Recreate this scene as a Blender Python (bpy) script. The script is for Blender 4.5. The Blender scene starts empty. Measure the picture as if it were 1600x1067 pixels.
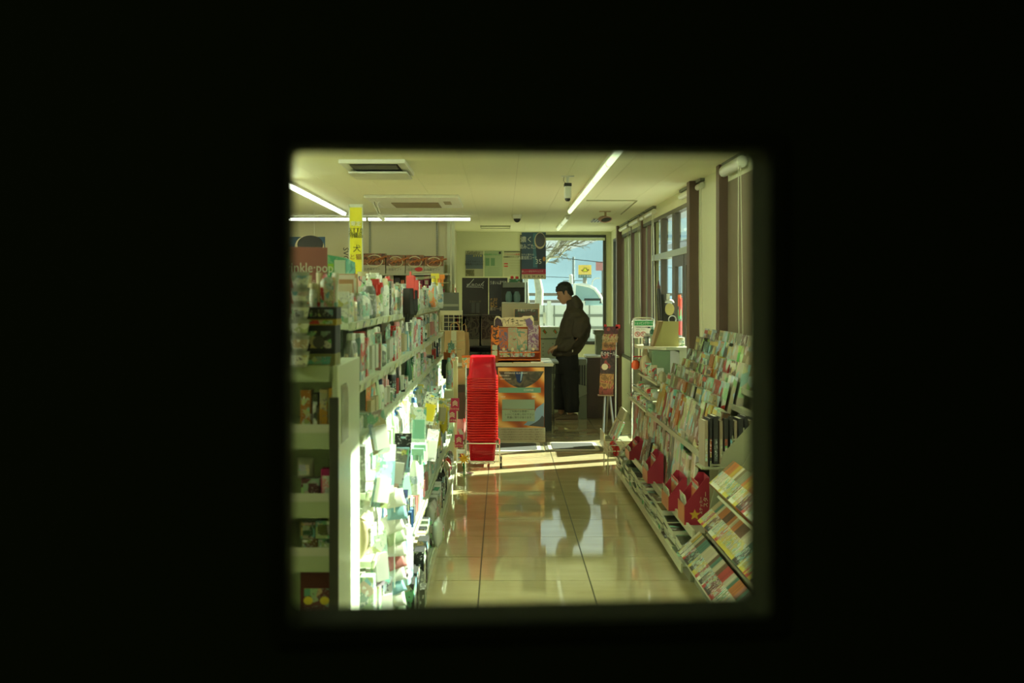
import bpy, bmesh, math, random
from mathutils import Vector, Matrix
random.seed(7)
R = math.radians
SC = bpy.context.scene
COL = SC.collection
F = 1905.0                      # focal length in pixels of the 1600 wide frame
EYE = 1.5625
VX, VY = 785.0, 460.0

def P(px, py, D):
    return Vector(((px - VX) * D / F, D, EYE - (py - VY) * D / F))

# ------------------------------------------------------------------ camera, sky, sun, exposure
cam = bpy.data.cameras.new('camera'); camo = bpy.data.objects.new('camera', cam); COL.objects.link(camo)
camo.location = (0, 0, EYE); camo.rotation_euler = (R(90), 0, 0)
cam.sensor_width = 36; cam.lens = F / 1600 * 36
cam.shift_x = (800 - VX) / 1600; cam.shift_y = -(533.5 - VY) / 1600
cam.clip_start = 0.02; cam.clip_end = 1000
cam.dof.use_dof = True; cam.dof.focus_distance = 12.5; cam.dof.aperture_fstop = 42.86 / 9.0
SC.camera = camo
W = bpy.data.worlds.new('sky'); SC.world = W; W.use_nodes = True
nt = W.node_tree; nt.nodes.clear()
o_ = nt.nodes.new('ShaderNodeOutputWorld'); b_ = nt.nodes.new('ShaderNodeBackground')
tc = nt.nodes.new('ShaderNodeTexCoord'); sx = nt.nodes.new('ShaderNodeSeparateXYZ'); rp = nt.nodes.new('ShaderNodeValToRGB')
ns = nt.nodes.new('ShaderNodeTexNoise'); ns.inputs['Scale'].default_value = 3.0; mxs = nt.nodes.new('ShaderNodeMix'); mxs.data_type = 'RGBA'
rp.color_ramp.elements[0].position = 0.10; rp.color_ramp.elements[0].color = (0.86, 0.93, 0.90, 1)
rp.color_ramp.elements[1].position = 0.5; rp.color_ramp.elements[1].color = (0.42, 0.62, 0.72, 1)
nt.links.new(tc.outputs['Generated'], sx.inputs[0]); nt.links.new(sx.outputs['Z'], rp.inputs[0])
nt.links.new(tc.outputs['Generated'], ns.inputs['Vector'])
nt.links.new(ns.outputs['Fac'], mxs.inputs['Factor']); nt.links.new(rp.outputs[0], mxs.inputs['A']); mxs.inputs['B'].default_value = (0.8, 0.88, 0.82, 1)
nt.links.new(mxs.outputs['Result'], b_.inputs[0]); nt.links.new(b_.outputs[0], o_.inputs[0]); b_.inputs[1].default_value = 1.0
SUN_EL = R(28); SUN_H = Vector((-0.895, -0.445, 0)).normalized()
sl = bpy.data.lights.new('sun', 'SUN'); sl.energy = 26.0; sl.angle = R(0.6); sl.color = (1.0, 0.95, 0.84)
so = bpy.data.objects.new('sun', sl); COL.objects.link(so); so.location = (30, 30, 20)
so.rotation_euler = Vector((SUN_H.x * math.cos(SUN_EL), SUN_H.y * math.cos(SUN_EL), -math.sin(SUN_EL))).to_track_quat('-Z', 'Y').to_euler()
SC.view_settings.view_transform = 'Standard'; SC.view_settings.look = 'None'
SC.view_settings.exposure = 0.12; SC.view_settings.gamma = 1.0; SC.view_settings.use_curve_mapping = False
FILL_EMIT = 50.0
# unseen lamp added in the storeroom to lift the door out of black
al = bpy.data.lights.new('storeroom_fill', 'AREA'); al.energy = 2.0; al.size = 0.4; al.color = (0.8, 1.0, 0.5)
alo = bpy.data.objects.new('storeroom_fill', al); COL.objects.link(alo); alo.location = (-0.6, -0.6, 2.45)

# ------------------------------------------------------------------ materials
MC = {}
def mat(name, color, rough=0.5, metal=0.0, emit=0.0, trans=0.0, spec=0.5, bump=None, alpha=1.0, noise=0.0, nscale=8.0):
    if name in MC: return MC[name]
    m = bpy.data.materials.new(name); m.use_nodes = True; t = m.node_tree; b = t.nodes['Principled BSDF']
    c = (*color, 1)
    b.inputs['Base Color'].default_value = c; b.inputs['Roughness'].default_value = rough
    b.inputs['Metallic'].default_value = metal; b.inputs['Specular IOR Level'].default_value = spec
    if emit: b.inputs['Emission Color'].default_value = c; b.inputs['Emission Strength'].default_value = emit
    if noise or bump:
        co = t.nodes.new('ShaderNodeTexCoord'); n = t.nodes.new('ShaderNodeTexNoise'); n.inputs['Scale'].default_value = nscale; n.inputs['Detail'].default_value = 5
        t.links.new(co.outputs['Object'], n.inputs['Vector'])
        if noise:
            mx = t.nodes.new('ShaderNodeMix'); mx.data_type = 'RGBA'
            mx.inputs['A'].default_value = tuple(x * (1 - noise) for x in color) + (1,); mx.inputs['B'].default_value = tuple(min(1, x * (1 + noise)) for x in color) + (1,)
            t.links.new(n.outputs['Fac'], mx.inputs['Factor']); t.links.new(mx.outputs['Result'], b.inputs['Base Color'])
        if bump:
            bp = t.nodes.new('ShaderNodeBump'); bp.inputs['Strength'].default_value = bump; bp.inputs['Distance'].default_value = 0.002
            t.links.new(n.outputs['Fac'], bp.inputs['Height']); t.links.new(bp.outputs['Normal'], b.inputs['Normal'])
    MC[name] = m; return m

def glass(name, tint, refl=0.08, rough=0.0):
    m = bpy.data.materials.new(name); m.use_nodes = True; t = m.node_tree; t.nodes.clear()
    o = t.nodes.new('ShaderNodeOutputMaterial'); mx = t.nodes.new('ShaderNodeMixShader'); tr = t.nodes.new('ShaderNodeBsdfTransparent'); gl = t.nodes.new('ShaderNodeBsdfGlossy')
    fr = t.nodes.new('ShaderNodeFresnel'); fr.inputs[0].default_value = 1.35
    tr.inputs[0].default_value = (*tint, 1); gl.inputs['Roughness'].default_value = rough
    ge = t.nodes.new('ShaderNodeNewGeometry'); iv = t.nodes.new('ShaderNodeMath'); iv.operation = 'SUBTRACT'; iv.inputs[0].default_value = 1.0; t.links.new(ge.outputs['Backfacing'], iv.inputs[1])
    ml = t.nodes.new('ShaderNodeMath'); ml.operation = 'MULTIPLY'; t.links.new(iv.outputs[0], ml.inputs[0]); t.links.new(fr.outputs[0], ml.inputs[1])   # a sheet of glass reflects from its outer face only
    t.links.new(ml.outputs[0], mx.inputs[0]); t.links.new(tr.outputs[0], mx.inputs[1]); t.links.new(gl.outputs[0], mx.inputs[2]); t.links.new(mx.outputs[0], o.inputs[0])
    MC[name] = m; return m

def objcol(name, rough=0.4, trans=0.0, spec=0.5, metal=0.0):
    """plastic or paper in the object's own colour"""
    m = bpy.data.materials.new(name); m.use_nodes = True; t = m.node_tree; b = t.nodes['Principled BSDF']
    oi = t.nodes.new('ShaderNodeObjectInfo'); t.links.new(oi.outputs['Color'], b.inputs['Base Color'])
    b.inputs['Roughness'].default_value = rough; b.inputs['Specular IOR Level'].default_value = spec; b.inputs['Metallic'].default_value = metal
    if trans:
        b.inputs['Subsurface Weight'].default_value = 0.0
        ts = t.nodes.new('ShaderNodeBsdfTranslucent'); mx = t.nodes.new('ShaderNodeMixShader'); mx.inputs[0].default_value = trans
        t.links.new(oi.outputs['Color'], ts.inputs[0]); t.links.new(b.outputs[0], mx.inputs[1]); t.links.new(ts.outputs[0], mx.inputs[2])
        t.links.new(mx.outputs[0], t.nodes['Material Output'].inputs[0])
    MC[name] = m; return m

def printed(name, scale=22, lines=90, rough=0.35, mixv=0.55, own=None, thr=0.60):
    """printed artwork: blotches of ink in the object's colour, plus fine lines of small type"""
    m = bpy.data.materials.new(name); m.use_nodes = True; t = m.node_tree; b = t.nodes['Principled BSDF']; L = t.links.new
    oi = t.nodes.new('ShaderNodeObjectInfo'); co = t.nodes.new('ShaderNodeTexCoord')
    mul = t.nodes.new('ShaderNodeMath'); mul.operation = 'MULTIPLY'; mul.inputs[1].default_value = 37.0; L(oi.outputs['Random'], mul.inputs[0])
    add = t.nodes.new('ShaderNodeVectorMath'); add.operation = 'ADD'; L(co.outputs['Object'], add.inputs[0]); L(mul.outputs[0], add.inputs[1])
    vo = t.nodes.new('ShaderNodeTexVoronoi'); vo.inputs['Scale'].default_value = scale; L(add.outputs[0], vo.inputs['Vector'])
    hs = t.nodes.new('ShaderNodeHueSaturation'); hs.inputs['Saturation'].default_value = 0.72; hs.inputs['Value'].default_value = 0.58; L(vo.outputs['Color'], hs.inputs['Color'])
    sp = t.nodes.new('ShaderNodeSeparateColor'); L(vo.outputs['Color'], sp.inputs[0])
    gt = t.nodes.new('ShaderNodeMath'); gt.operation = 'GREATER_THAN'; gt.inputs[1].default_value = mixv; L(sp.outputs[1], gt.inputs[0])
    mx = t.nodes.new('ShaderNodeMix'); mx.data_type = 'RGBA'; L(gt.outputs[0], mx.inputs['Factor'])
    if own: mx.inputs['A'].default_value = (*own, 1)
    else: L(oi.outputs['Color'], mx.inputs['A'])
    L(hs.outputs[0], mx.inputs['B'])
    n2 = t.nodes.new('ShaderNodeTexNoise'); n2.inputs['Scale'].default_value = lines; L(add.outputs[0], n2.inputs['Vector'])
    g2 = t.nodes.new('ShaderNodeMath'); g2.operation = 'GREATER_THAN'; g2.inputs[1].default_value = thr; L(n2.outputs['Fac'], g2.inputs[0])
    gr = t.nodes.new('ShaderNodeMix'); gr.data_type = 'RGBA'; L(g2.outputs[0], gr.inputs['Factor']); L(mx.outputs['Result'], gr.inputs['A']); L(oi.outputs['Random'], gr.inputs['B'])
    L(gr.outputs['Result'], b.inputs['Base Color']); b.inputs['Roughness'].default_value = rough
    MC[name] = m; return m


def art(name, cols, scale=9.0, rough=0.4, dist=1.2, sharp=True):
    """printed picture: flat shapes of a few inks"""
    m = bpy.data.materials.new(name); m.use_nodes = True; t = m.node_tree; b = t.nodes['Principled BSDF']; L = t.links.new
    oi = t.nodes.new('ShaderNodeObjectInfo'); co = t.nodes.new('ShaderNodeTexCoord')
    mul = t.nodes.new('ShaderNodeMath'); mul.operation = 'MULTIPLY'; mul.inputs[1].default_value = 19.0; L(oi.outputs['Random'], mul.inputs[0])
    add = t.nodes.new('ShaderNodeVectorMath'); add.operation = 'ADD'; L(co.outputs['Object'], add.inputs[0]); L(mul.outputs[0], add.inputs[1])
    n = t.nodes.new('ShaderNodeTexNoise'); n.inputs['Scale'].default_value = scale; n.inputs['Detail'].default_value = 2.5; n.inputs['Distortion'].default_value = dist; L(add.outputs[0], n.inputs['Vector'])
    r = t.nodes.new('ShaderNodeValToRGB'); r.color_ramp.interpolation = 'CONSTANT' if sharp else 'LINEAR'; e = r.color_ramp.elements
    k = len(cols); e[0].position = 0.30; e[0].color = (*cols[0], 1); e[1].position = 0.30 + 0.4 / (k - 1) * 1; e[1].color = (*cols[1], 1)
    for i in range(2, k): q = e.new(0.30 + 0.40 * i / (k - 1) * .95); q.color = (*cols[i], 1)
    L(n.outputs['Fac'], r.inputs[0]); L(r.outputs[0], b.inputs['Base Color']); b.inputs['Roughness'].default_value = rough
    MC[name] = m; return m
objcol('plastic', 0.3); objcol('matte', 0.7); objcol('milky', 0.25, trans=0.35); objcol('film', 0.12, trans=0.3)
printed('print'); printed('print_fine', 45, 160, 0.4); printed('print_mag', 15, 45, 0.3, 0.60, None, 0.66)
CREAM = mat('cream_wall', (0.60, 0.56, 0.33), 0.7, bump=0.1, nscale=60)
PALE = mat('pale_wall', (0.62, 0.64, 0.42), 0.6)
BROWN = mat('brown_post', (0.12, 0.07, 0.045), 0.45, noise=0.2, nscale=5)
MINT = mat('mint_enamel', (0.60, 0.68, 0.50), 0.3)
MINTD = mat('shelf_lip', (0.55, 0.62, 0.42), 0.35)
STEEL = mat('steel', (0.55, 0.55, 0.48), 0.3, 0.8)
CHROME = mat('chrome', (0.7, 0.68, 0.58), 0.2, 0.95)
DARK = mat('dark_plastic', (0.02, 0.022, 0.018), 0.4)
BLACKM = mat('black_rubber', (0.01, 0.01, 0.01), 0.7)
WHITE = mat('white_plastic', (0.72, 0.74, 0.62), 0.35)
ALUM = mat('dark_aluminium', (0.06, 0.065, 0.05), 0.4, 0.5)
GREYP = mat('grey_plastic', (0.16, 0.18, 0.14), 0.45)
KHAKI = mat('khaki_board', (0.42, 0.37, 0.12), 0.6)
CARD = mat('cardboard', (0.42, 0.29, 0.13), 0.8, noise=0.12, nscale=10)
INK = mat('black_ink', (0.012, 0.012, 0.012), 0.6)
WINK = mat('white_ink', (0.8, 0.82, 0.72), 0.6)
RINK = mat('red_ink', (0.55, 0.03, 0.03), 0.6)
YINK = mat('yellow_ink', (0.75, 0.62, 0.05), 0.6)
GINK = mat('green_ink', (0.03, 0.30, 0.08), 0.6)
GLASS = glass('clear_glass', (0.92, 0.97, 0.93))

# ------------------------------------------------------------------ geometry helpers
class MB:
    def __init__(s): s.v = []; s.f = []
    def box(s, x0, x1, y0, y1, z0, z1, M=None):
        n = len(s.v); c = [(x0, y0, z0), (x1, y0, z0), (x1, y1, z0), (x0, y1, z0), (x0, y0, z1), (x1, y0, z1), (x1, y1, z1), (x0, y1, z1)]
        s.v += [tuple(M @ Vector(p)) if M else p for p in c]
        s.f += [(n, n + 3, n + 2, n + 1), (n + 4, n + 5, n + 6, n + 7), (n, n + 1, n + 5, n + 4), (n + 1, n + 2, n + 6, n + 5), (n + 2, n + 3, n + 7, n + 6), (n + 3, n, n + 4, n + 7)]
        return s
    def rings(s, rs, cap=True, close=False):
        n0 = len(s.v); k = len(rs[0])
        for r in rs: s.v += [tuple(p) for p in r]
        m = len(rs)
        for i in range(m - 1 + (1 if close else 0)):
            a = n0 + i * k; b = n0 + ((i + 1) % m) * k
            for j in range(k):
                j2 = (j + 1) % k; s.f.append((a + j, a + j2, b + j2, b + j))
        if cap and not close:
            s.f.append(tuple(n0 + j for j in reversed(range(k)))); s.f.append(tuple(n0 + (m - 1) * k + j for j in range(k)))
        return s
    def lathe(s, prof, n=12, sx=1, sy=1, c=(0, 0, 0)):
        return s.rings([[(c[0] + r * sx * math.cos(2 * math.pi * j / n), c[1] + r * sy * math.sin(2 * math.pi * j / n), c[2] + z) for j in range(n)] for r, z in prof])
    def tube(s, pts, r, n=6, close=False):
        pts = [Vector(p) for p in pts]; rs = []
        m = len(pts); up = None
        for i, p in enumerate(pts):
            a = pts[(i - 1) % m] if (i > 0 or close) else p; b = pts[(i + 1) % m] if (i < m - 1 or close) else p
            d = (b - a); d = d.normalized() if d.length > 1e-9 else Vector((0, 0, 1))
            if up is None: up = Vector((0, 0, 1)) if abs(d.z) < 0.9 else Vector((1, 0, 0))
            u = d.cross(up); u = u.normalized() if u.length > 1e-6 else d.orthogonal().normalized()
            w = u.cross(d).normalized(); up = w
            rr = r[i] if isinstance(r, (list, tuple)) else r
            rs.append([p + (u * math.cos(2 * math.pi * j / n) + w * math.sin(2 * math.pi * j / n)) * rr for j in range(n)])
        return s.rings(rs, close=close)
    def prism(s, poly, d0, d1, axis='y'):
        """polygon in the plane across AXIS, extruded d0..d1"""
        def q(a, b, d): return (a, d, b) if axis == 'y' else ((d, a, b) if axis == 'x' else (a, b, d))
        return s.rings([[q(a, b, d0) for a, b in poly], [q(a, b, d1) for a, b in poly]])
    def loft(s, secs, n=16):
        """secs: (centre, u axis * radius, v axis * radius)"""
        return s.rings([[Vector(c) + Vector(u) * math.cos(2 * math.pi * j / n) + Vector(v) * math.sin(2 * math.pi * j / n) for j in range(n)] for c, u, v in secs])
    def mesh(s, name):
        me = bpy.data.meshes.new(name); me.from_pydata(s.v, [], s.f); me.update()
        bm = bmesh.new(); bm.from_mesh(me); bmesh.ops.recalc_face_normals(bm, faces=bm.faces); bm.to_mesh(me); bm.free()
        return me

def smooth(me, ang=40):
    for p in me.polygons: p.use_smooth = True
    try: me.set_sharp_from_angle(angle=R(ang))
    except Exception: pass
    return me

def obj(name, mb, m, parent=None, loc=None, sm=False, color=None, kind=None, bevel=0):
    me = mb.mesh(name) if isinstance(mb, MB) else mb
    if sm: smooth(me)
    if m and not me.materials: me.materials.append(m)
    o = bpy.data.objects.new(name, me); COL.objects.link(o)
    if parent: o.parent = parent
    if loc: o.location = loc
    if color: o.color = (*color, 1)
    if kind: o['kind'] = kind
    if bevel:
        b = o.modifiers.new('bevel', 'BEVEL'); b.width = bevel; b.segments = 2; b.limit_method = 'ANGLE'
    return o

LABELS = set()
def tag(o, label, cat, group=None):
    assert 4 <= len(label.replace('-', ' ').split()) <= 18, label
    o['label'] = label; o['category'] = cat
    if group: o['group'] = group
    LABELS.add(label); return o
def thing(name, label, cat, loc=(0, 0, 0), rz=0, group=None):
    o = bpy.data.objects.new(name, None); COL.objects.link(o); o.location = loc; o.rotation_euler = (0, 0, rz); o.empty_display_size = 0.05
    return tag(o, label, cat, group)
def struct(name, mb, m, parent=None, **k):
    return obj(name, mb, m, parent, kind=None if parent else 'structure', **k)

FONTMESH = {}
def text(body, parent, loc, size, m, rot=(R(90), 0, 0), align='CENTER', sx=1.0, vertical=False, name='lettering', shear=0):
    """flat lettering as a mesh, lying just proud of the surface it is printed on"""
    key = (body, round(size, 4), align, sx, vertical, shear)
    if key not in FONTMESH:
        cu = bpy.data.curves.new('lettering', 'FONT'); cu.body = '\n'.join(body) if vertical else body
        cu.size = size; cu.align_x = align; cu.align_y = 'CENTER'; cu.extrude = 0.0004; cu.resolution_u = 2; cu.space_line = 0.95; cu.shear = shear
        t = bpy.data.objects.new('tmp', cu); COL.objects.link(t)
        dg = bpy.context.evaluated_depsgraph_get(); me = bpy.data.meshes.new_from_object(t.evaluated_get(dg))
        bpy.data.objects.remove(t); 
        for v in me.vertices: v.co.x *= sx
        FONTMESH[key] = me
    me = FONTMESH[key].copy(); me.materials.clear(); me.materials.append(m)
    o = bpy.data.objects.new(name, me); COL.objects.link(o); o.parent = parent; o.location = loc; o.rotation_euler = rot
    return o

# ================================================================== STRUCTURE
CZ = EYE + 0.957            # ceiling height
WX = 1.66                   # side wall with the windows
BY = 18.6                   # end wall with the window
# floor: dark bed with polished tiles on it
def floor_material():
    m = bpy.data.materials.new('polished_tile'); m.use_nodes = True; t = m.node_tree; b = t.nodes['Principled BSDF']; L = t.links.new
    co = t.nodes.new('ShaderNodeNewGeometry'); n = t.nodes.new('ShaderNodeTexNoise'); n.inputs['Scale'].default_value = 1.6; n.inputs['Detail'].default_value = 8; n.inputs['Roughness'].default_value = 0.6
    mp = t.nodes.new('ShaderNodeMapping'); mp.inputs['Scale'].default_value = (1, 2.6, 1); L(co.outputs['Position'], mp.inputs[0]); L(mp.outputs[0], n.inputs['Vector'])
    r = t.nodes.new('ShaderNodeValToRGB'); r.color_ramp.elements[0].position = 0.3; r.color_ramp.elements[1].position = 0.75
    r.color_ramp.elements[0].color = (0.44, 0.37, 0.18, 1); r.color_ramp.elements[1].color = (0.60, 0.52, 0.30, 1)
    L(n.outputs['Fac'], r.inputs[0]); L(r.outputs[0], b.inputs['Base Color']); b.inputs['Roughness'].default_value = 0.04; b.inputs['IOR'].default_value = 1.5
    b.inputs['Specular IOR Level'].default_value = 0.62
    return m
TILE = floor_material()
floor = struct('floor', MB().box(-4.6, WX + 0.1, 0.84, BY + 0.1, -0.12, -0.003), mat('floor_joint', (0.10, 0.09, 0.05), 0.8))
tile_me = MB().box(-0.2965, 0.2965, -0.2965, 0.2965, -0.003, 0.0).mesh('tile'); tile_me.materials.append(TILE)
for i in range(-2, 3):
    for j in range(-1, 21):
        t = bpy.data.objects.new('tile', tile_me); COL.objects.link(t); t.parent = floor
        t.location = (-0.123 + 0.6 * i + 0.3, 6.66 + 0.6 * j - 0.3, 0)
b2 = obj('tile', MB().box(-1.32, WX, 0.9, 5.45, -0.003, 0), TILE, floor)
b3 = obj('tile', MB().box(-4.5, -1.33, 0.9, 15.8, -0.003, 0), TILE, floor)

ceiling = struct('ceiling', MB().box(-4.6, WX + 0.1, 0.84, BY + 0.1, CZ + 0.004, CZ + 0.12), mat('ceiling_gap', (0.36, 0.37, 0.22), 0.8))
CEIL = mat('ceiling_board', (0.74, 0.75, 0.50), 0.75, bump=0.25, nscale=120)
bme = MB().box(-0.202, 0.202, -0.4985, 0.4985, 0, 0.004).mesh('plank'); bme.materials.append(CEIL)
for i in range(-9, 4):
    for j in range(0, 11):
        cx = 0.113 + 0.406 * i + 0.203; cy = 7.7 + j + 0.5
        if cx < -0.9 and cy > 15.6: continue
        t = bpy.data.objects.new('ceiling_board', bme); COL.objects.link(t); t.parent = ceiling; t.location = (cx, cy, CZ)
obj('ceiling_board', MB().box(-4.5, WX, 0.9, 7.69, CZ, CZ + 0.004), CEIL, ceiling)

# walls
struct('wall_end', MB().box(-0.8, 0.27, BY, BY + 0.1, 0, CZ).box(0.27, 1.58, BY, BY + 0.1, 0, 0.8).box(0.27, 1.58, BY, BY + 0.1, 2.47, CZ).box(1.58, WX + 0.1, BY, BY + 0.1, 0, CZ), PALE)
struct('wall_counter', MB().box(-4.6, -0.7, 15.85, 15.95, 0, CZ).box(-0.8, -0.7, 15.95, BY, 0, CZ), CREAM)
struct('wall_far_side', MB().box(-4.7, -4.6, 0.84, 16, 0, CZ), CREAM)
wr = MB().box(WX, WX + 0.1, 0.84, 5.05, 0, CZ).box(WX, WX + 0.1, 5.05, 9.0, 0, 1.45).box(WX, WX + 0.1, 5.05, 18.7, 2.39, CZ)
wr.box(WX, WX + 0.1, 9.0, 10.42, 0, 2.39).box(WX, WX + 0.1, 13.5, 18.7, 0, 0.7).box(WX, WX + 0.1, 18.3, 18.7, 0.7, 2.39)
struct('wall_window_side', wr, PALE)
struct('wall_panel', MB().box(WX - .002, WX + .06, 8.1, 9.0, 0.75, 2.39), mat('panel_olive', (.17, .135, .07), .55))
struct('baseboard_end', MB().box(-0.69, 1.6, BY - 0.012, BY, 0, 0.08), BROWN)
# brown window posts
for n, (x0, x1, y0, y1) in enumerate([(1.59, 1.72, 16.95, 17.08), (1.655, 1.71, 15.65, 15.75), (1.64, 1.70, 14.40, 14.5), (1.665, 1.72, 13.95, 14.05), (1.575, 1.69, 10.27, 10.42), (1.592, 1.735, 8.97, 9.09)]):
    p = struct('trim_%d' % (n + 1), MB().box(x0, x1, y0, y1, 0, CZ - 0.001), BROWN, bevel=0.004)
    if n == 4:
        obj('switch_plate', MB().box(1.665, 1.679, 10.262, 10.27, 1.33, 1.41), STEEL, p)
# window 1: end wall
w = struct('window_1', MB().box(0.27, 1.58, BY - 0.02, BY + 0.06, 2.43, 2.47).box(0.27, 0.31, BY - 0.02, BY + 0.06, 0.8, 2.43).box(1.535, 1.58, BY - 0.02, BY + 0.06, 0.8, 2.43).box(0.27, 1.58, BY - 0.02, BY + 0.06, 0.8, 0.85), ALUM)
obj('glass_pane', MB().box(0.31, 1.535, BY + 0.02, BY + 0.026, 0.85, 2.43), GLASS, w)
obj('window_reveal', MB().box(0.285, 1.56, BY - 0.035, BY - 0.021, 2.385, 2.425), MINTD, w)
# window 2: unseen near bay, wall below raised to block low sun
w = struct('window_2', MB().box(WX, WX + 0.06, 5.05, 9.0, 2.35, 2.39).box(WX, WX + 0.06, 5.05, 9.0, 1.45, 1.49).box(WX, WX + 0.06, 5.05, 5.1, 1.49, 2.35).box(WX, WX + 0.06, 8.95, 9.0, 1.49, 2.35).box(WX + .01, WX + 0.05, 7.0, 7.05, 1.49, 2.35), ALUM)
for a, b in ((5.1, 7.0), (7.05, 8.08)): obj('glass_pane', MB().box(WX + 0.03, WX + 0.036, a, b, 1.49, 2.35), GLASS, w)
# window 3: closed blinds bays
w = struct('window_3', MB().box(WX, WX + 0.06, 13.5, 18.3, 2.35, 2.39).box(WX, WX + 0.06, 13.5, 18.3, 0.7, 0.74).box(WX, WX + 0.06, 13.5, 13.56, 0.74, 2.35).box(WX, WX + 0.06, 18.24, 18.3, 0.74, 2.35), ALUM)
obj('glass_pane', MB().box(WX + 0.03, WX + 0.036, 13.56, 18.24, 0.74, 2.35), GLASS, w)
# entrance: transom windows over sliding doors
G = mat('bronze_frame', (0.10, 0.085, 0.06), 0.4, 0.4)
GL = mat('pale_rail', (0.40, 0.46, 0.36), 0.35, 0.3)
d = struct('door_2', MB().box(WX, WX + 0.07, 10.42, 13.5, 2.35, 2.39).box(WX, WX + 0.07, 10.42, 10.47, 0, 2.35).box(WX, WX + 0.07, 13.42, 13.5, 0, 2.35).box(WX, WX + 0.07, 11.82, 11.93, 0, 2.35).box(WX, WX + 0.07, 12.72, 12.82, 0, 2.35), G)
obj('transom_rail', MB().box(WX - 0.02, WX + 0.08, 10.42, 13.42, 1.93, 1.99), GL, d)
for a, b in ((10.47, 11.82), (11.93, 12.72), (12.82, 13.42)): obj('transom_pane', MB().box(WX + 0.03, WX + 0.036, a, b, 1.99, 2.35), GLASS, d)
for a, b in ((10.47, 11.13), (11.17, 11.82)):
    q = obj('door_leaf', MB().box(WX, WX + 0.04, a, b, 1.83, 1.93).box(WX, WX + 0.04, a, b, 0.02, 0.14).box(WX, WX + 0.04, a, a + 0.08, 0.14, 1.83).box(WX, WX + 0.04, b - 0.08, b, 0.14, 1.83), G, d)
    obj('glass_pane', MB().box(WX + 0.018, WX + 0.024, a + 0.08, b - 0.08, 0.14, 1.83), GLASS, q)
    st = obj('orange_sticker', MB().box(WX + 0.010, WX + 0.013, a + 0.32, a + 0.44, 1.45, 1.56), mat('orange_print', (0.85, 0.16, 0.04), 0.5), q)
    obj('red_sticker', MB().prism([(a + 0.24, 1.52), (a + 0.36, 1.54), (a + 0.33, 1.36), (a + 0.27, 1.36)], WX + 0.006, WX + 0.009, 'x'), mat('red_print', (0.8, 0.05, 0.05), 0.5), q)
    obj('green_sticker', MB().box(WX + 0.010, WX + 0.013, a + 0.30, a + 0.44, 1.33, 1.42), mat('green_print', (0.12, 0.5, 0.2), 0.5), q)
    obj('red_sticker', MB().box(WX + 0.006, WX + 0.009, a + 0.27, a + 0.36, 1.18, 1.31), MC['red_print'], q)
for a, b in ((11.93, 12.72), (12.82, 13.42)): obj('glass_pane', MB().box(WX + 0.03, WX + 0.036, a, b, 0.05, 1.93), GLASS, d)
obj('threshold', MB().box(WX, WX + 0.1, 10.42, 13.5, 0, 0.02), STEEL, d)
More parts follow.
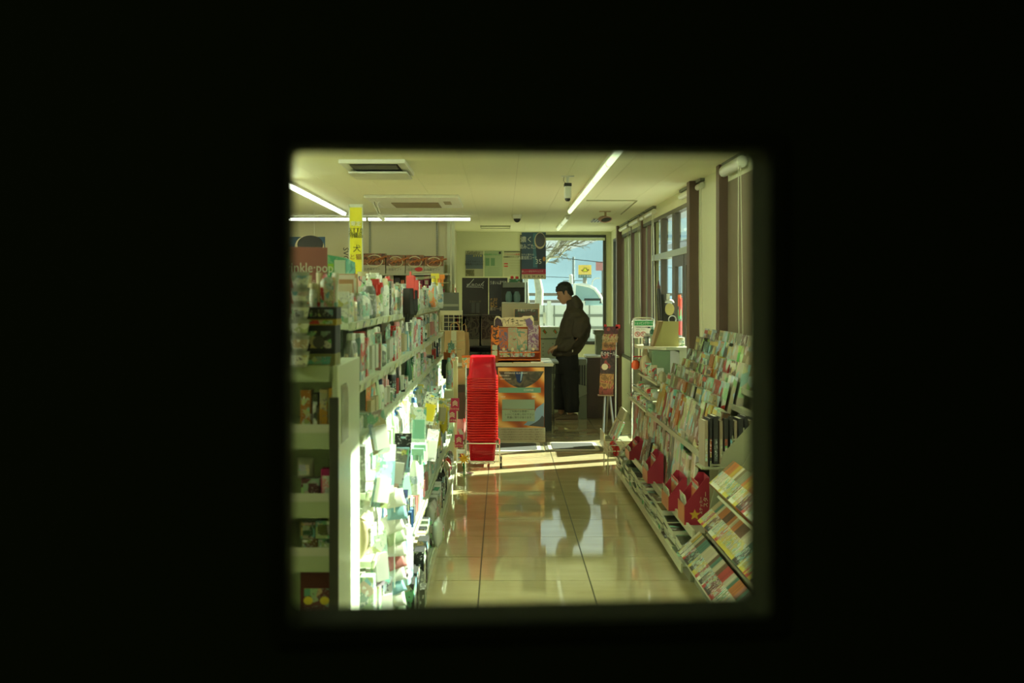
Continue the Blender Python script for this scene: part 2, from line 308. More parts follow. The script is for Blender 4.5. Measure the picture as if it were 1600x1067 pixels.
# storeroom side: dark panel walls, the door with its small window
DARKW = mat('storeroom_wall', (0.30, 0.33, 0.18), 0.8)
struct('wall_storeroom', MB().box(-4.6, -0.62, 0.80, 0.9, 0, CZ).box(0.62, WX + 0.1, 0.80, 0.9, 0, CZ).box(-0.62, 0.62, 0.80, 0.9, 2.16, CZ), DARKW)
struct('wall_storeroom_back', MB().box(-1.6, 1.6, -1.3, -1.2, 0, CZ).box(-1.7, -1.6, -1.3, 0.8, 0, CZ).box(1.6, 1.7, -1.3, 0.8, 0, CZ), DARKW)
struct('floor_storeroom', MB().box(-1.7, 1.7, -1.3, 0.9, -0.12, 0), DARKW)
struct('ceiling_storeroom', MB().box(-1.7, 1.7, -1.3, 0.84, CZ, CZ + 0.1), DARKW)
def door_panel():
    # the opening's far-face corners, from the photo's lines, give the hinge line and the swing
    yaw = R(4.5); Mx = Matrix.Translation((0, 0.845, 0)) @ Matrix.Rotation(yaw, 4, 'Z')
    def onface(px, py):   # point where the sight line meets the door's store-side face
        d = Vector(((px - VX) / F, 1, -(py - VY) / F)); inv = Mx.inverted()
        o0 = inv @ Vector((0, 0, EYE)); o1 = inv @ (Vector((0, 0, EYE)) + d); dd = o1 - o0
        s = -o0.y / dd.y; return o0 + dd * s
    c = [onface(460, 240), onface(1172, 243), onface(1172, 938), onface(460, 948)]
    x0 = (c[0].x + c[3].x) / 2; x1 = (c[1].x + c[2].x) / 2; z1 = (c[0].z + c[1].z) / 2; z0 = (c[2].z + c[3].z) / 2
    r = 0.005; n = 5; inner = []
    for cx, cz, a0 in ((x1 - r, z1 - r, 0), (x0 + r, z1 - r, 90), (x0 + r, z0 + r, 180), (x1 - r, z0 + r, 270)):
        for k in range(n): a = R(a0 + 90 * k / (n - 1)); inner.append((cx + r * math.cos(a), cz + r * math.sin(a)))
    outer = []
    for (cx, cz) in ((0.56, 2.14), (-0.6, 2.14), (-0.6, 0.01), (0.56, 0.01)):
        outer += [(cx, cz)] * n
    mb = MB(); N = len(inner); t = 0.042
    rr = []
    for pts, y in ((inner, 0), (outer, 0), (outer, -t), (inner, -t)): rr.append([(x, y, z) for x, z in pts])
    mb.rings(rr, close=True)
    d = struct('door_1', mb, mat('door_dark_paint', (0.035, 0.04, 0.018), 0.95, spec=0.05)); d.matrix_world = Mx
    def ring(g0, g1, ya, yb):
        m2 = MB(); cx = (x0 + x1) / 2; cz = (z0 + z1) / 2
        def off(g): return [(cx + (x - cx) * (1 + g / ((x1 - x0) / 2)), cz + (z - cz) * (1 + g / ((z1 - z0) / 2))) for x, z in inner]
        m2.rings([[(x, y, z) for x, z in off(g)] for g, y in ((g0, ya), (g1, ya), (g1, yb), (g0, yb))], close=True); return m2
    obj('window_bead', ring(0.0005, 0.012, -0.0005, 0.006), mat('bead_paint', (0.025, 0.027, 0.012), 0.95, spec=0.05), d)
    obj('window_bead', ring(0.0005, 0.012, -t - 0.006, -t + 0.0005), MC['bead_paint'], d)
    gp = MB(); gp.v = [(x0 + .001, -.010, z0 + .001), (x1 - .001, -.010, z0 + .001), (x1 - .001, -.010, z1 - .001), (x0 + .001, -.010, z1 - .001)]; gp.f = [(0, 1, 2, 3)]; obj('glass_pane', gp, GLASS, d)
    hd = obj('handle', MB().tube([(0.5, -t, 1.0), (0.5, -t - 0.05, 1.0), (0.5, -t - 0.05, 1.25), (0.5, -t, 1.25)], 0.008, 8), STEEL, d)
door_panel()

# ================================================================== OUTSIDE
struct('ground_outside', MB().box(-60, 60, BY + 0.1, 120, -0.2, -0.1).box(WX + 0.1, 60, -20, BY + 0.1, -0.2, -0.1), mat('asphalt', (0.30, 0.30, 0.27), 0.9, noise=0.15))
def ridge():
    mb = MB(); pts = []
    prof = [(-160, 9), (-90, 12), (-60, 11), (-35, 13), (-12, 12), (0, 11.8), (12, 12.9), (24, 15.6), (34, 18.0), (44, 20.8), (56, 24.0), (80, 28), (120, 22), (190, 16), (300, 10)]
    n = len(prof); base = len(mb.v)
    for x, z in prof:
        for k, (dy, fz) in enumerate(((0, 0.0), (40, 0.28), (85, 0.58), (150, 1.0), (220, 0.6))):
            j = 0
            mb.v.append((x * (1 + dy / 1500), 420 + dy + j * 3, -0.2 + z * fz * 1.36 + j * .5))
    for i in range(n - 1):
        for k in range(4):
            a = base + i * 5 + k; mb.f.append((a, a + 1, a + 6, a + 5))
    return mb
struct('mountain_ridge', ridge(), mat('hazy_mountain', (0.17, 0.25, 0.30), 1.0, spec=0.0, noise=0.04, nscale=0.02), sm=True)  # distance haze is mixed into this blue base colour

BARK = mat('pale_bark', (0.50, 0.50, 0.36), 0.8, noise=0.35, nscale=14)
def tree(D=26.0):
    root = thing('bare_tree', 'bare leafless tree with pale bark outside the end window', 'tree', (P(841, 500, D).x, D, -0.1))
    ox = root.location.x
    def L(px, py, dy=0): q = P(px, py, D); return Vector((q.x - ox, dy, q.z + 0.1))
    tk = MB().tube([(0.02, 0, 0), L(842, 560), L(841, 500), L(843, 455), L(838, 425), L(834, 395)], [0.13, 0.11, 0.095, 0.09, 0.075, 0.06], 10)
    tr = obj('trunk', tk, BARK, root, sm=True)
    obj('trunk', MB().tube([L(824, 490), L(822, 465), L(821, 440), L(826, 410)], [0.07, 0.06, 0.055, 0.04], 8), BARK, root, sm=True)
    rnd = random.Random(4)
    mains = [[(838, 428), (852, 408), (862, 396), (872, 380), (880, 368), (888, 352)], [(846, 418), (860, 402), (874, 401), (886, 386), (893, 375)], [(836, 408), (846, 390), (853, 372), (860, 352)], [(862, 396), (880, 384), (898, 374), (912, 368)]]
    for bi, pth in enumerate(mains):
        pts = [L(px, py, 0.1 * bi) for px, py in pth]
        b = obj('branch', MB().tube(pts, [0.055 * (1 - 0.15 * k) * (1 if bi == 0 else 0.5) for k in range(len(pts))], 7), BARK, root, sm=True)
    tw = MB()
    def grow(p, d, l, r, dep):
        q = p + d * l; tw.tube([p, p + d * l * 0.5 + Vector((rnd.uniform(-1, 1), rnd.uniform(-1, 1), rnd.uniform(-1, 1))) * l * 0.06, q], [r, r * 0.8, r * 0.55], 4)
        if dep:
            for _ in range(3):
                nd = (d + Vector((rnd.uniform(-.7, .9), rnd.uniform(-.5, .5), rnd.uniform(-.5, .7)))).normalized(); grow(p + d * l * rnd.uniform(.35, 1), nd, l * rnd.uniform(.5, .75), r * 0.6, dep - 1)
    for pth in mains:
        for k in range(1, len(pth)):
            for _ in range(2):
                grow(L(*pth[k]), Vector((rnd.uniform(.1, 1), rnd.uniform(-.4, .4), rnd.uniform(-.1, .8))).normalized(), rnd.uniform(0.2, 0.4), 0.012, 3)
    obj('twigs', tw, mat('twig', (0.22, 0.20, 0.13), 0.9), root, kind='stuff')
tree()

def box_thing(name, label, cat, x0, y0, x1, y1, D, depth, m, bevel=0.003, group=None, rz=0, zb=None):
    """an upright thing whose front, at distance D, spans the given picture box; returns (empty, width, height)"""
    a = P(x0, y1, D); b = P(x1, y0, D); w = b.x - a.x; z0 = a.z if zb is None else zb; h = b.z - z0
    r = thing(name, label, cat, ((a.x + b.x) / 2, D, z0), rz, group)
    return r, w, h

# white truck parked outside
def truck():
    D = 22.5; TW = mat('truck_white', (0.70, 0.74, 0.66), 0.4); TG = mat('truck_glass', (0.30, 0.46, 0.48), 0.15)
    x0 = P(840, 0, D).x; x1 = P(975, 0, D).x; zt = P(0, 476, D).z
    r = thing('truck', 'white flatbed truck parked outside the end window', 'truck', ((x0 + x1) / 2, D, -0.1))
    ox = (x0 + x1) / 2
    def X(px): return P(px, 0, D).x - ox
    def Z(py): return P(0, py, D).z + 0.1
    # drop-side panels of the bed
    for a, b in ((790, 857), (859, 910), (912, 985)):
        q = obj('side_panel', MB().box(X(a), X(b), 0, 0.05, Z(545), Z(477)), TW, r, bevel=0.006)
        for k in range(3): obj('groove', MB().box(X(a) + 0.06, X(b) - 0.06, -0.012, 0.0, Z(533 - 19 * k), Z(529 - 19 * k)), mat('truck_groove', (.22, .25, .2), .6), q)
        obj('latch', MB().box(X(b) - 0.10, X(b) - 0.05, -0.03, 0, Z(505), Z(488)), STEEL, q)
    for px in (799, 850, 866, 903, 921): obj('panel_seam', MB().box(X(px) - 0.012, X(px) + 0.012, -0.01, 0.0, Z(545), Z(477)), MC['truck_groove'], r)
    for px in (858, 911): obj('stake', MB().box(X(px) - 0.035, X(px) + 0.035, -0.02, 0.07, Z(560), Z(470)), TW, r)
    obj('bed', MB().box(X(790), X(985), 0.05, 1.7, Z(552), Z(545)), GREYP, r)
    cab = [(897, 476), (897, 444), (915, 444), (927, 448), (936, 456), (944, 474), (962, 478), (975, 500), (975, 545), (897, 545)]
    c = obj('cab', MB().prism([(X(a), Z(b)) for a, b in cab], 0.25, 1.6), TG, r)
    arc = [(897, 474), (899, 444), (912, 444.5), (923, 447), (931, 451), (938, 460), (946, 475)]
    obj('roof_rail', MB().tube([(X(a), 0.24, Z(b)) for a, b in arc], 0.035, 6), mat('truck_bright', (0.85, 0.88, 0.82), 0.3), c)
    obj('roof_panel', MB().prism([(X(a), Z(b)) for a, b in [(899, 443), (913, 443.5), (924, 446), (932, 450), (940, 460), (938, 461), (930, 452.5), (922, 448.5), (912, 446), (899, 446)]], 0.26, 1.62), TW, c)
    obj('guard_bar', MB().tube([(X(914), 0.1, Z(474)), (X(914), 0.1, Z(468)), (X(939), 0.1, Z(468)), (X(939), 0.1, Z(474))], 0.025, 6), DARK, r)
    for px in (800, 955): 
        wl = obj('wheel', MB().rings([[(X(px) + rr * math.cos(2 * math.pi * j / 20), y, 0.33 + rr * math.sin(2 * math.pi * j / 20)) for j in range(20)] for rr, y in ((0.2, 0.1), (0.33, 0.1), (0.33, 0.32), (0.2, 0.32))]), BLACKM, r)
        obj('hub', MB().rings([[(X(px) + rr * math.cos(2 * math.pi * j / 12), y, 0.33 + rr * math.sin(2 * math.pi * j / 12)) for j in range(12)] for rr, y in ((0.18, 0.09), (0.18, 0.2))]), STEEL, wl)
truck()
# guard rail beyond the truck
r = thing('guard_rail', 'brown two-bar guard rail running behind the parked truck', 'guard rail', (1.0, 34, -0.1))
for py in (460, 471):
    z = P(0, py, 34).z + 0.1; obj('bar', MB().box(-6, 6, 0, 0.06, z - 0.04, z + 0.04), mat('rail_brown', (0.22, 0.20, 0.15), 0.6), r)
for k in range(7): obj('post', MB().box(-6 + 2 * k - 0.05, -6 + 2 * k + 0.05, 0.06, 0.16, 0, 1.6), MC['rail_brown'], r)
# yellow roadside sign
D = 62; c = P(914, 424, D)
r = thing('roadside_sign', 'yellow roadside sign with a hat drawing on a tall pole', 'sign', (c.x, D, -0.1))
s = D / F
obj('pole', MB().lathe([(0.10, 0), (0.10, c.z + 0.1 - 0.3)], 10, c=(0, 0.12, 0)), mat('sign_pole', (0.25, 0.24, 0.18), 0.6), r)
zb = P(0, 434, D).z + 0.1; zt = P(0, 414, D).z + 0.1
obj('sign_board', MB().box(-10 * s, 10 * s, 0, 0.2, zb + 5 * s, zt), mat('sign_yellow', (0.86, 0.62, 0.12), 0.5), r)
obj('name_board', MB().box(-10 * s, 10 * s, 0, 0.2, zb, zb + 5 * s), mat('sign_green', (0.10, 0.20, 0.17), 0.5), r)
text('タイヤ 市場', r, (0, -0.01, zb + 2.4 * s), 3.6 * s, WINK)
hat = MB().prism([(x * s, zb + (y + 12) * s) for x, y in [(-6, 0), (-3, -2.2), (3, -2.2), (6.5, 1), (4, 0.2), (2.6, 0), (2, 3.4), (0.5, 2.6), (-1, 3.6), (-2.2, 0), (-4, -0.2)]], -0.03, 0)
obj('hat_emblem', hat, mat('hat_yellow', (0.85, 0.80, 0.03), 0.5), r)
obj('hat_outline', MB().tube([(x * s, -0.04, zb + (y + 12) * s) for x, y in [(-6, 0), (-3, -2.2), (3, -2.2), (6.5, 1), (4, 0.2), (2.6, 0), (2, 3.4), (0.5, 2.6), (-1, 3.6), (-2.2, 0), (-4, -0.2)]], 0.012, 4, close=True), INK, r)
text('らーめん', r, (0, -0.01, zb + 7.3 * s), 2.6 * s, WINK)
# reddish shop sign further off, power line, utility pole, street lamp
D = 70; c = P(938, 413, D); r = thing('shop_sign', 'faded red square sign far off above the truck cab', 'sign', (c.x, D, -0.1))
obj('sign_panel', MB().box(-0.25, 0.6, 0, 0.15, P(0, 420, D).z, P(0, 406, D).z), mat('faded_red', (0.50, 0.22, 0.22), 0.6), r)
obj('pole', MB().box(0.1, 0.22, 0.15, 0.3, 0, P(0, 408, D).z), GREYP, r)
D = 60; a = P(868, 402, D); b = P(950, 411, D)
r = thing('utility_pole', 'slim utility pole standing far beyond the truck cab', 'pole', (P(896, 0, D).x, D, -0.1))
obj('shaft', MB().lathe([(0.09, 0), (0.06, P(0, 398, D).z)], 8), mat('pole_grey', (0.25, 0.30, 0.30), 0.8), r)
obj('cross_arm', MB().box(-0.5, 0.5, -0.05, 0.05, P(0, 436, D).z, P(0, 434.5, D).z), MC['pole_grey'], r)
w = obj('power_line', MB().tube([(-14, 59.9, a.z + 1.6), (P(868, 402, D).x, 59.9, a.z), (b.x, 59.9, b.z), (12, 59.9, b.z - 0.5)], 0.018, 4), DARK); tag(w, 'thin dark overhead power line crossing the sky', 'cable', 'overhead lines')
w = obj('power_line', MB().tube([(-14, 59.9, 5.0), (P(843, 432, D).x, 59.9, P(0, 432, D).z), (P(897, 434, D).x, 59.9, P(0, 434, D).z)], 0.014, 4), DARK); tag(w, 'lower faint overhead line ending at the utility pole', 'cable', 'overhead lines')
D = 48; r = thing('white_post', 'bright white post standing beyond the bare tree', 'pole', (P(892, 0, D).x, D, -0.1)); obj('shaft', MB().lathe([(0.07, 0), (0.07, P(0, 430, D).z + .1)], 8), WINK, r); obj('cap', MB().lathe([(0.09, P(0, 430, D).z + .1), (0.03, P(0, 429, D).z + .12)], 8), WINK, r)
D = 55; ox = P(925, 0, D).x
r = thing('street_lamp', 'white curved street lamp beyond the truck cab', 'street lamp', (ox, D, -0.1))
obj('pole', MB().tube([(0, 0, 0)] + [(P(x, y, D).x - ox, 0, P(x, y, D).z + .1) for x, y in ((925, 445), (926, 439), (929, 435.5), (933, 434.5))], 0.03, 6), WINK, r)
obj('lamp_head', MB().box(P(933, 0, D).x - ox, P(937, 0, D).x - ox, -0.08, 0.08, P(0, 435.5, D).z + .1, P(0, 433.8, D).z + .1), WINK, r)
# building across the parking lot seen through the entrance
r = thing('shop_building', 'low pale building across the parking lot beyond the entrance doors', 'building', (9.5, 46, -0.1))
obj('wall', MB().box(-2.2, 6, 0, 6, 0, 3.6), mat('far_wall', (0.50, 0.52, 0.45), 0.8), r)
obj('roof', MB().box(-2.4, 6.2, -0.3, 6.2, 3.6, 3.8), mat('far_roof', (0.2, 0.2, 0.19), 0.7), r)
for k in range(3):
    q = obj('window', MB().box(-1.7 + 2.4 * k, 0 + 2.4 * k, -0.04, 0, 0.9, 2.4), ALUM, r); obj('pane', MB().box(-1.6 + 2.4 * k, -0.1 + 2.4 * k, -0.06, -0.04, 1.0, 2.3), mat('far_glass', (0.18, 0.25, 0.26), 0.2), q)
obj('red_fascia', MB().box(-2.2, 6, -0.08, 0, 2.9, 3.3), MC['red_print'], r)

# ================================================================== CEILING FITTINGS
LAMPFILL = mat('fill_tube', (0.92, 1.0, 0.76), 0.5, emit=FILL_EMIT)  # strong glow of the added tubes that fill the shop from out of view
LAMPM = mat('lit_tube_bright', (0.95, 1.0, 0.84), 0.5, emit=8.0)
LAMPD = mat('lit_tube_soft', (0.80, 0.92, 0.62), 0.5, emit=1.3)
LAMPOFF = mat('tube_dim', (0.70, 0.78, 0.55), 0.4, emit=0.7)
def lamp(x, y0, y1, m, label, grp, along='y', w=0.06):
    r = thing('ceiling_light', label, 'light', ((x, (y0 + y1) / 2, CZ) if along == 'y' else ((y0 + y1) / 2, x, CZ)), 0 if along == 'y' else R(90), grp)
    h = (y1 - y0) / 2
    obj('housing', MB().box(-w * .5, w * .5, -h, h, -0.022, 0.0), WHITE, r)
    prof = [(-w * .36, -0.0225), (-w * .34, -0.04), (-w * .15, -0.052), (w * .15, -0.052), (w * .34, -0.04), (w * .36, -0.0225)]
    obj('diffuser', MB().prism(prof, -h + 0.012, h - 0.012), m, r)
    for sgn in (-1, 1): obj('end_cap', MB().prism([(a * 1.05, b) for a, b in prof], sgn * h - (0.012 if sgn > 0 else 0), sgn * h + (0 if sgn > 0 else 0.012)), WHITE, r)
ORD = ['first', 'second', 'third', 'fourth', 'fifth', 'sixth', 'seventh', 'eighth', 'ninth', 'tenth', 'eleventh', 'twelfth']
for k in range(5): lamp(0.755, 7.40 + 1.26 * k, 8.65 + 1.26 * k, LAMPD, 'slim white tube light, %s from the storeroom in the run above the aisle' % ORD[k], 'tube lights above the aisle')
for k in range(2): lamp(0.79, 14.75 + 1.3 * k, 16.0 + 1.3 * k, LAMPOFF, ['dim tube light at the ceiling near the end window, just past the gap', 'dim tube light at the ceiling, touching the end window header'][k], 'dim tube lights near the end window')
for k in range(2): lamp(0.755, 4.78 + 1.29 * k, 6.03 + 1.29 * k, LAMPFILL, 'added unseen fill tube over the storeroom end of the aisle, %s one from the door' % ORD[k], 'added fill tubes at the storeroom end')  # added out of view to brighten the shop
for k in range(6): lamp(-1.815, 2.40 + 1.27 * k, 3.66 + 1.27 * k, LAMPFILL, 'added unseen fill tube over the storeroom end of the gondola, %s one from the door' % ORD[k], 'added fill tubes at the storeroom end')  # more added fill, out of view over the gondola's near end
for k in range(6): lamp(-3.6, 3.0 + 1.9 * k, 4.25 + 1.9 * k, LAMPFILL, 'added fill tube over the hidden aisle beyond the gondola, %s one from the door' % ORD[k], 'added fill tubes over the hidden aisle')  # added fill row above the unseen aisle
for k in range(3): lamp(-1.815, 10.2 + 1.27 * k, 11.46 + 1.27 * k, LAMPM, 'bright tube light over the gondola, %s in its slanting run' % ORD[k], 'bright tube lights over the gondola')
for k in range(2): lamp(14.95, -2.93 + 1.275 * k, -1.66 + 1.275 * k, LAMPM, ['bright tube light crossing above the counter, behind the yellow banner', 'bright tube light crossing above the counter, under the ceiling air unit'][k], 'bright tube lights above the counter', along='x')
# ceiling air unit with its flap open
def air_unit(x0, x1, y0, y1, label, open_):
    cx = (x0 + x1) / 2; w = (x1 - x0) / 2; d = (y1 - y0) / 2
    r = thing('air_conditioner', label, 'air conditioner', (cx, (y0 + y1) / 2, CZ))
    fm = MB().box(-w, w, -d, -d + 0.05, -0.03, 0).box(-w, w, d - 0.05, d, -0.03, 0).box(-w, -w + 0.06, -d + .05, d - .05, -0.03, 0).box(w - 0.06, w, -d + .05, d - .05, -0.03, 0)
    obj('frame', fm, WHITE, r, bevel=0.004)
    if open_:
        obj('dark_opening', MB().box(-w + 0.06, w - 0.06, -d + 0.05, d - 0.05, -0.012, -0.002), DARK, r); obj('lowered_panel', MB().box(-w * .93, w * .93, -d * .12, d * .98, -0.06, -0.045), WHITE, r, bevel=.004)
        obj('grille_panel', MB().box(-w * .7, w * .7, -d + 0.08, d - 0.1, -0.035, -0.03), DARK, r)
    else:
        obj('cover_panel', MB().box(-w + 0.06, w - 0.06, -d + 0.05, d - 0.05, -0.028, -0.004), WHITE, r, bevel=0.003)
        g = obj('air_grille', MB().box(-w * .55, w * .5, -d * .1, d * .85, -0.036, -0.028), mat('grille_brown', (0.24, 0.20, 0.12), 0.6), r)
        for k in range(8): obj('slat', MB().box(-w * .55, w * .5, -d * .08 + k * d * .115, -d * .06 + k * d * .115, -0.040, -0.036), mat('slat_brown', (0.32, 0.27, 0.16), 0.6), g)
        obj('sensor_window', MB().box(w * .62, w * .78, -d * .3, d * .3, -0.0295, -0.028), mat('sensor', (0.3, 0.27, 0.15), 0.5), r)
air_unit(-1.16, -0.69, 8.62, 9.55, 'white ceiling cassette with a dark slot and hanging flap', True)
air_unit(-1.33, -0.42, 11.7, 13.1, 'wide white ceiling air unit with a long brown grille', False)
q = P(583, 311, 12.2)
r = thing('hanging_sensor', 'small white sensor dangling on loose wires beside the wide air unit', 'sensor', (q.x, 12.2, CZ))
obj('wire', MB().tube([(0, 0, 0), (0.0, 0, -.05), (0.03, 0, -.11), (0.05, 0, -.15), (0.07, 0, -.14), (0.04, 0, -.05), (0.09, 0, 0)], 0.004, 5), WHITE, r)
obj('wire', MB().tube([(0.01, 0, 0), (0.02, 0, -.06), (0.045, 0, -.10), (0.05, 0, -.17)], 0.003, 5), GREYP, r)
obj('sensor_box', MB().box(-0.018, 0.018, -0.012, 0.012, -0.05, 0.03, Matrix.Translation((0.075, 0, -.185)) @ Matrix.Rotation(R(-50), 4, 'Y')), WHITE, r, bevel=0.003)
# cameras
c = P(808, 340, 14.6); r = thing('dome_camera', 'small white dome camera with a dark lens on the ceiling', 'camera', (c.x, 14.6, CZ))
obj('mount', MB().lathe([(0.055, -0.0), (0.055, -0.02), (0.045, -0.05)], 16), WHITE, r, sm=True)
obj('dome', MB().lathe([(0.043, -0.05), (0.038, -0.072), (0.022, -0.09), (0.004, -0.096)], 16), DARK, r, sm=True)
D = 9.85; c = P(887, 297, D); r = thing('box_camera', 'white box camera pointing down the aisle from a ceiling bracket', 'camera', (c.x, D, CZ))
obj('bracket', MB().box(-0.05, 0.05, -0.03, 0.03, -0.008, 0).lathe([(0.012, -0.06), (0.012, 0)], 8), WHITE, r)
M = Matrix.Translation((0, 0, -0.12)) @ Matrix.Rotation(R(-28), 4, 'X')
obj('camera_body', MB().box(-0.027, 0.027, -0.05, 0.05, -0.062, 0.055, Matrix.Translation((0, 0, -0.12))), WHITE, r, bevel=0.008)
obj('top_band', MB().box(-0.030, 0.030, -0.053, 0.053, -0.088, -0.060), DARK, r, bevel=0.006)
obj('lens', MB().lathe([(0.012, -0.205), (0.022, -0.195), (0.022, -0.178)], 14), DARK, r, sm=True)
obj('cable', MB().tube([(-0.03, 0, -0.002), (-0.034, 0, -0.04), (-0.01, 0, -0.065)], 0.002, 5), GREYP, r)
D = 14.0; c = P(946, 343, D); r = thing('bullet_camera', 'pinkish bullet camera with an oval dark lens hanging over the entrance side', 'camera', (c.x, D, CZ))
obj('bracket', MB().box(-0.07, 0.06, -0.03, 0.03, -0.01, 0).lathe([(0.012, -0.08), (0.012, 0)], 8), mat('bracket_tan', (0.5, 0.38, 0.2), 0.5), r)
obj('camera_body', MB().loft([((-.005 * k, -0.1 + 0.05 * k, -0.105 + 0.006 * k), (0.068 - .002 * k, 0, 0.008), (0, 0, 0.034)) for k in range(5)]), mat('dusty_pink', (0.45, 0.26, 0.20), 0.5), r, sm=True)
obj('lens_face', MB().loft([((0, -0.104, -0.105), (0.055, 0, 0.006), (0, 0, 0.02)), ((0, -0.100, -0.105), (0.058, 0, 0.008), (0, 0, 0.024))]), DARK, r, sm=True)
r = thing('ceiling_vent', 'small louvred vent on the ceiling beside the bullet camera', 'vent', (P(934, 350, 15.6).x, 15.6, CZ))
obj('frame', MB().box(-0.08, 0.08, -0.3, 0.3, -0.012, 0), WHITE, r)
for k in range(4): obj('slat', MB().box(-0.07 + 0.04 * k, -0.052 + 0.04 * k, -0.27, 0.27, -0.02, -0.012), DARK, r)
r = thing('ceiling_plate', 'long thin framed plate on the ceiling before the end wall', 'plate', (P(774, 355, 17.0).x, 17.2, CZ))
obj('plate', MB().box(-0.2, 0.2, -0.25, 0.25, -0.008, 0), PALE, r)
obj('frame', MB().box(-0.21, 0.21, -0.26, -0.25, -0.016, 0).box(-0.21, 0.21, 0.25, 0.26, -0.016, 0).box(-0.21, -0.2, -0.25, 0.25, -0.016, 0).box(0.2, 0.21, -0.25, 0.25, -0.016, 0), mat('plate_edge', (0.3, 0.33, 0.2), 0.6), r)
y = 1905 * .957 / (460 - 312.5)
t = obj('conduit', MB().tube([(0.85, y, CZ - 0.006), (1.33, y, CZ - 0.006), (1.37, y + 0.05, CZ - 0.006), (WX - .25, 14.5, CZ - .006)], 0.006, 6), MC['ceiling_gap']); tag(t, 'thin surface conduit running along the ceiling to the blinds', 'conduit')

# roller blinds on the closed bays, cassettes with cords
BL = objcol('blind_cloth', 0.8, trans=0.12)
def blind(y0, y1, zb, label, x=WX - 0.022, cords=True, cass=None, cloth=True, cs=0.026):
    r = thing('roller_blind', label, 'blind', (x, (y0 + y1) / 2, CZ - 0.06), 0, 'roller blinds on the window side')
    h = (y1 - y0) / 2
    prof = [(cs * math.cos(R(a)), cs * math.sin(R(a)) * 1.15) for a in range(0, 360, 30)]
    obj('cassette', MB().prism([(a, b) for a, b in prof], -h, h), WHITE, r, sm=True)
    obj('rail', MB().box(-0.015, 0.03, -h, h, 0.036, 0.0595), GREYP, r)
    if cloth:
        obj('cloth', MB().box(0.052, 0.054, -h + 0.02, h - 0.02, zb - (CZ - 0.06), -.07), BL, r, color=(0.36, 0.38, 0.22))
        obj('bottom_bar', MB().box(0.045, 0.062, -h + 0.02, h - 0.02, zb - (CZ - 0.06) - 0.0, zb - (CZ - 0.06) + .02), WHITE, r)
    if cords:
        cy = -h - 0.01
        obj('cord', MB().tube([(-0.025, cy, 0), (-0.028, cy, -0.6), (-0.022, cy - 0.005, -1.28)], 0.0028, 5), mat('cord', (0.6, 0.6, 0.4), 0.6), r)
        obj('cord', MB().tube([(-0.012, cy, 0), (-0.005, cy - .01, -0.6), (0.003, cy - 0.01, -1.28)], 0.0028, 5), MC['cord'], r)
        obj('cord_wheel', MB().box(-0.032, -0.004, cy - 0.01, cy + 0.01, -0.03, -0.0), WHITE, r)
blind(15.78, 16.93, 0.72, 'pale drawn roller blind in the bay next to the end wall')
blind(14.52, 15.62, 0.72, 'pale drawn roller blind between the two thin middle posts')
blind(14.06, 14.39, 0.72, 'narrow pale roller blind beside the thin brown posts', cords=False)
blind(13.15, 13.9, 0.72, 'pale roller blind hanging next to the entrance frame')
blind(10.45, 11.2, 1.2, 'white blind cassette above the entrance doors, rolled up', cloth=False, cords=False)
blind(10.0, 10.24, 1.2, 'short white blind cassette on the cream wall panel', cloth=False, cords=True, cs=.022)
blind(8.22, 8.90, 1.2, 'rolled-up white blind with two long cords above the magazine rack', x=WX - .045, cloth=False, cs=0.036)


# ================================================================== COUNTER AREA
CF = 12.94
r = thing('sales_counter', 'low sales counter with a brown body and pale top', 'counter', (0.12, CF + 0.02, 0))
obj('body', MB().box(-1.9, 0.31, 0.03, 0.95, 0.0, 0.77), mat('counter_brown', (0.09, 0.05, 0.035), 0.4), r)
obj('countertop', MB().box(-1.95, 0.42, -0.03, 1.0, 0.80, 0.835), mat('counter_top', (0.55, 0.55, 0.40), 0.3), r, bevel=0.004)
obj('brown_trim', MB().box(-1.9, 0.33, 0.0, 0.03, 0.765, 0.80), MC['counter_brown'], r)
obj('side_post', MB().box(0.355, 0.445, 0.98, 1.1, 0, 0.80), mat('post_black', (0.03, 0.035, 0.028), 0.5), r)
obj('top_extension', MB().box(0.30, 0.50, 0.5, 1.12, 0.80, 0.82), GREYP, r)
# printed front panel of the counter
X0 = P(778, 0, CF).x; X1 = P(850.5, 0, CF).x
def ZC(y): return P(0, y, CF).z
r = thing('counter_poster', 'large orange and blue poster on the counter front, behind the basket stack', 'poster', ((X0 + X1) / 2, CF, ZC(668)))
w = (X1 - X0) / 2
def swirl():
    m = bpy.data.materials.new('autumn_print'); m.use_nodes = True; t = m.node_tree; b = t.nodes['Principled BSDF']; L = t.links.new
    co = t.nodes.new('ShaderNodeTexCoord'); wv = t.nodes.new('ShaderNodeTexWave'); wv.inputs['Scale'].default_value = 1.3; wv.inputs['Distortion'].default_value = 5; wv.inputs['Detail'].default_value = 2; wv.inputs['Detail Scale'].default_value = 1.5
    mp = t.nodes.new('ShaderNodeMapping'); mp.inputs['Rotation'].default_value = (0, R(50), 0); L(co.outputs['Object'], mp.inputs[0]); L(mp.outputs[0], wv.inputs['Vector'])
    r_ = t.nodes.new('ShaderNodeValToRGB'); e = r_.color_ramp.elements; e[0].position = 0; e[0].color = (0.32, 0.07, 0.02, 1); e[1].position = 1; e[1].color = (0.85, 0.52, 0.16, 1)
    e2 = e.new(0.45); e2.color = (0.60, 0.19, 0.035, 1); L(wv.outputs['Fac'], r_.inputs[0]); L(r_.outputs[0], b.inputs['Base Color']); b.inputs['Roughness'].default_value = 0.25
    return m
H = ZC(574) - ZC(668)
obj('poster_sheet', MB().box(-w, w, 0, 0.012, 0, H), swirl(), r)
def zl(y): return ZC(y) - ZC(668)
def xl(x): return P(x, 0, CF).x - (X0 + X1) / 2
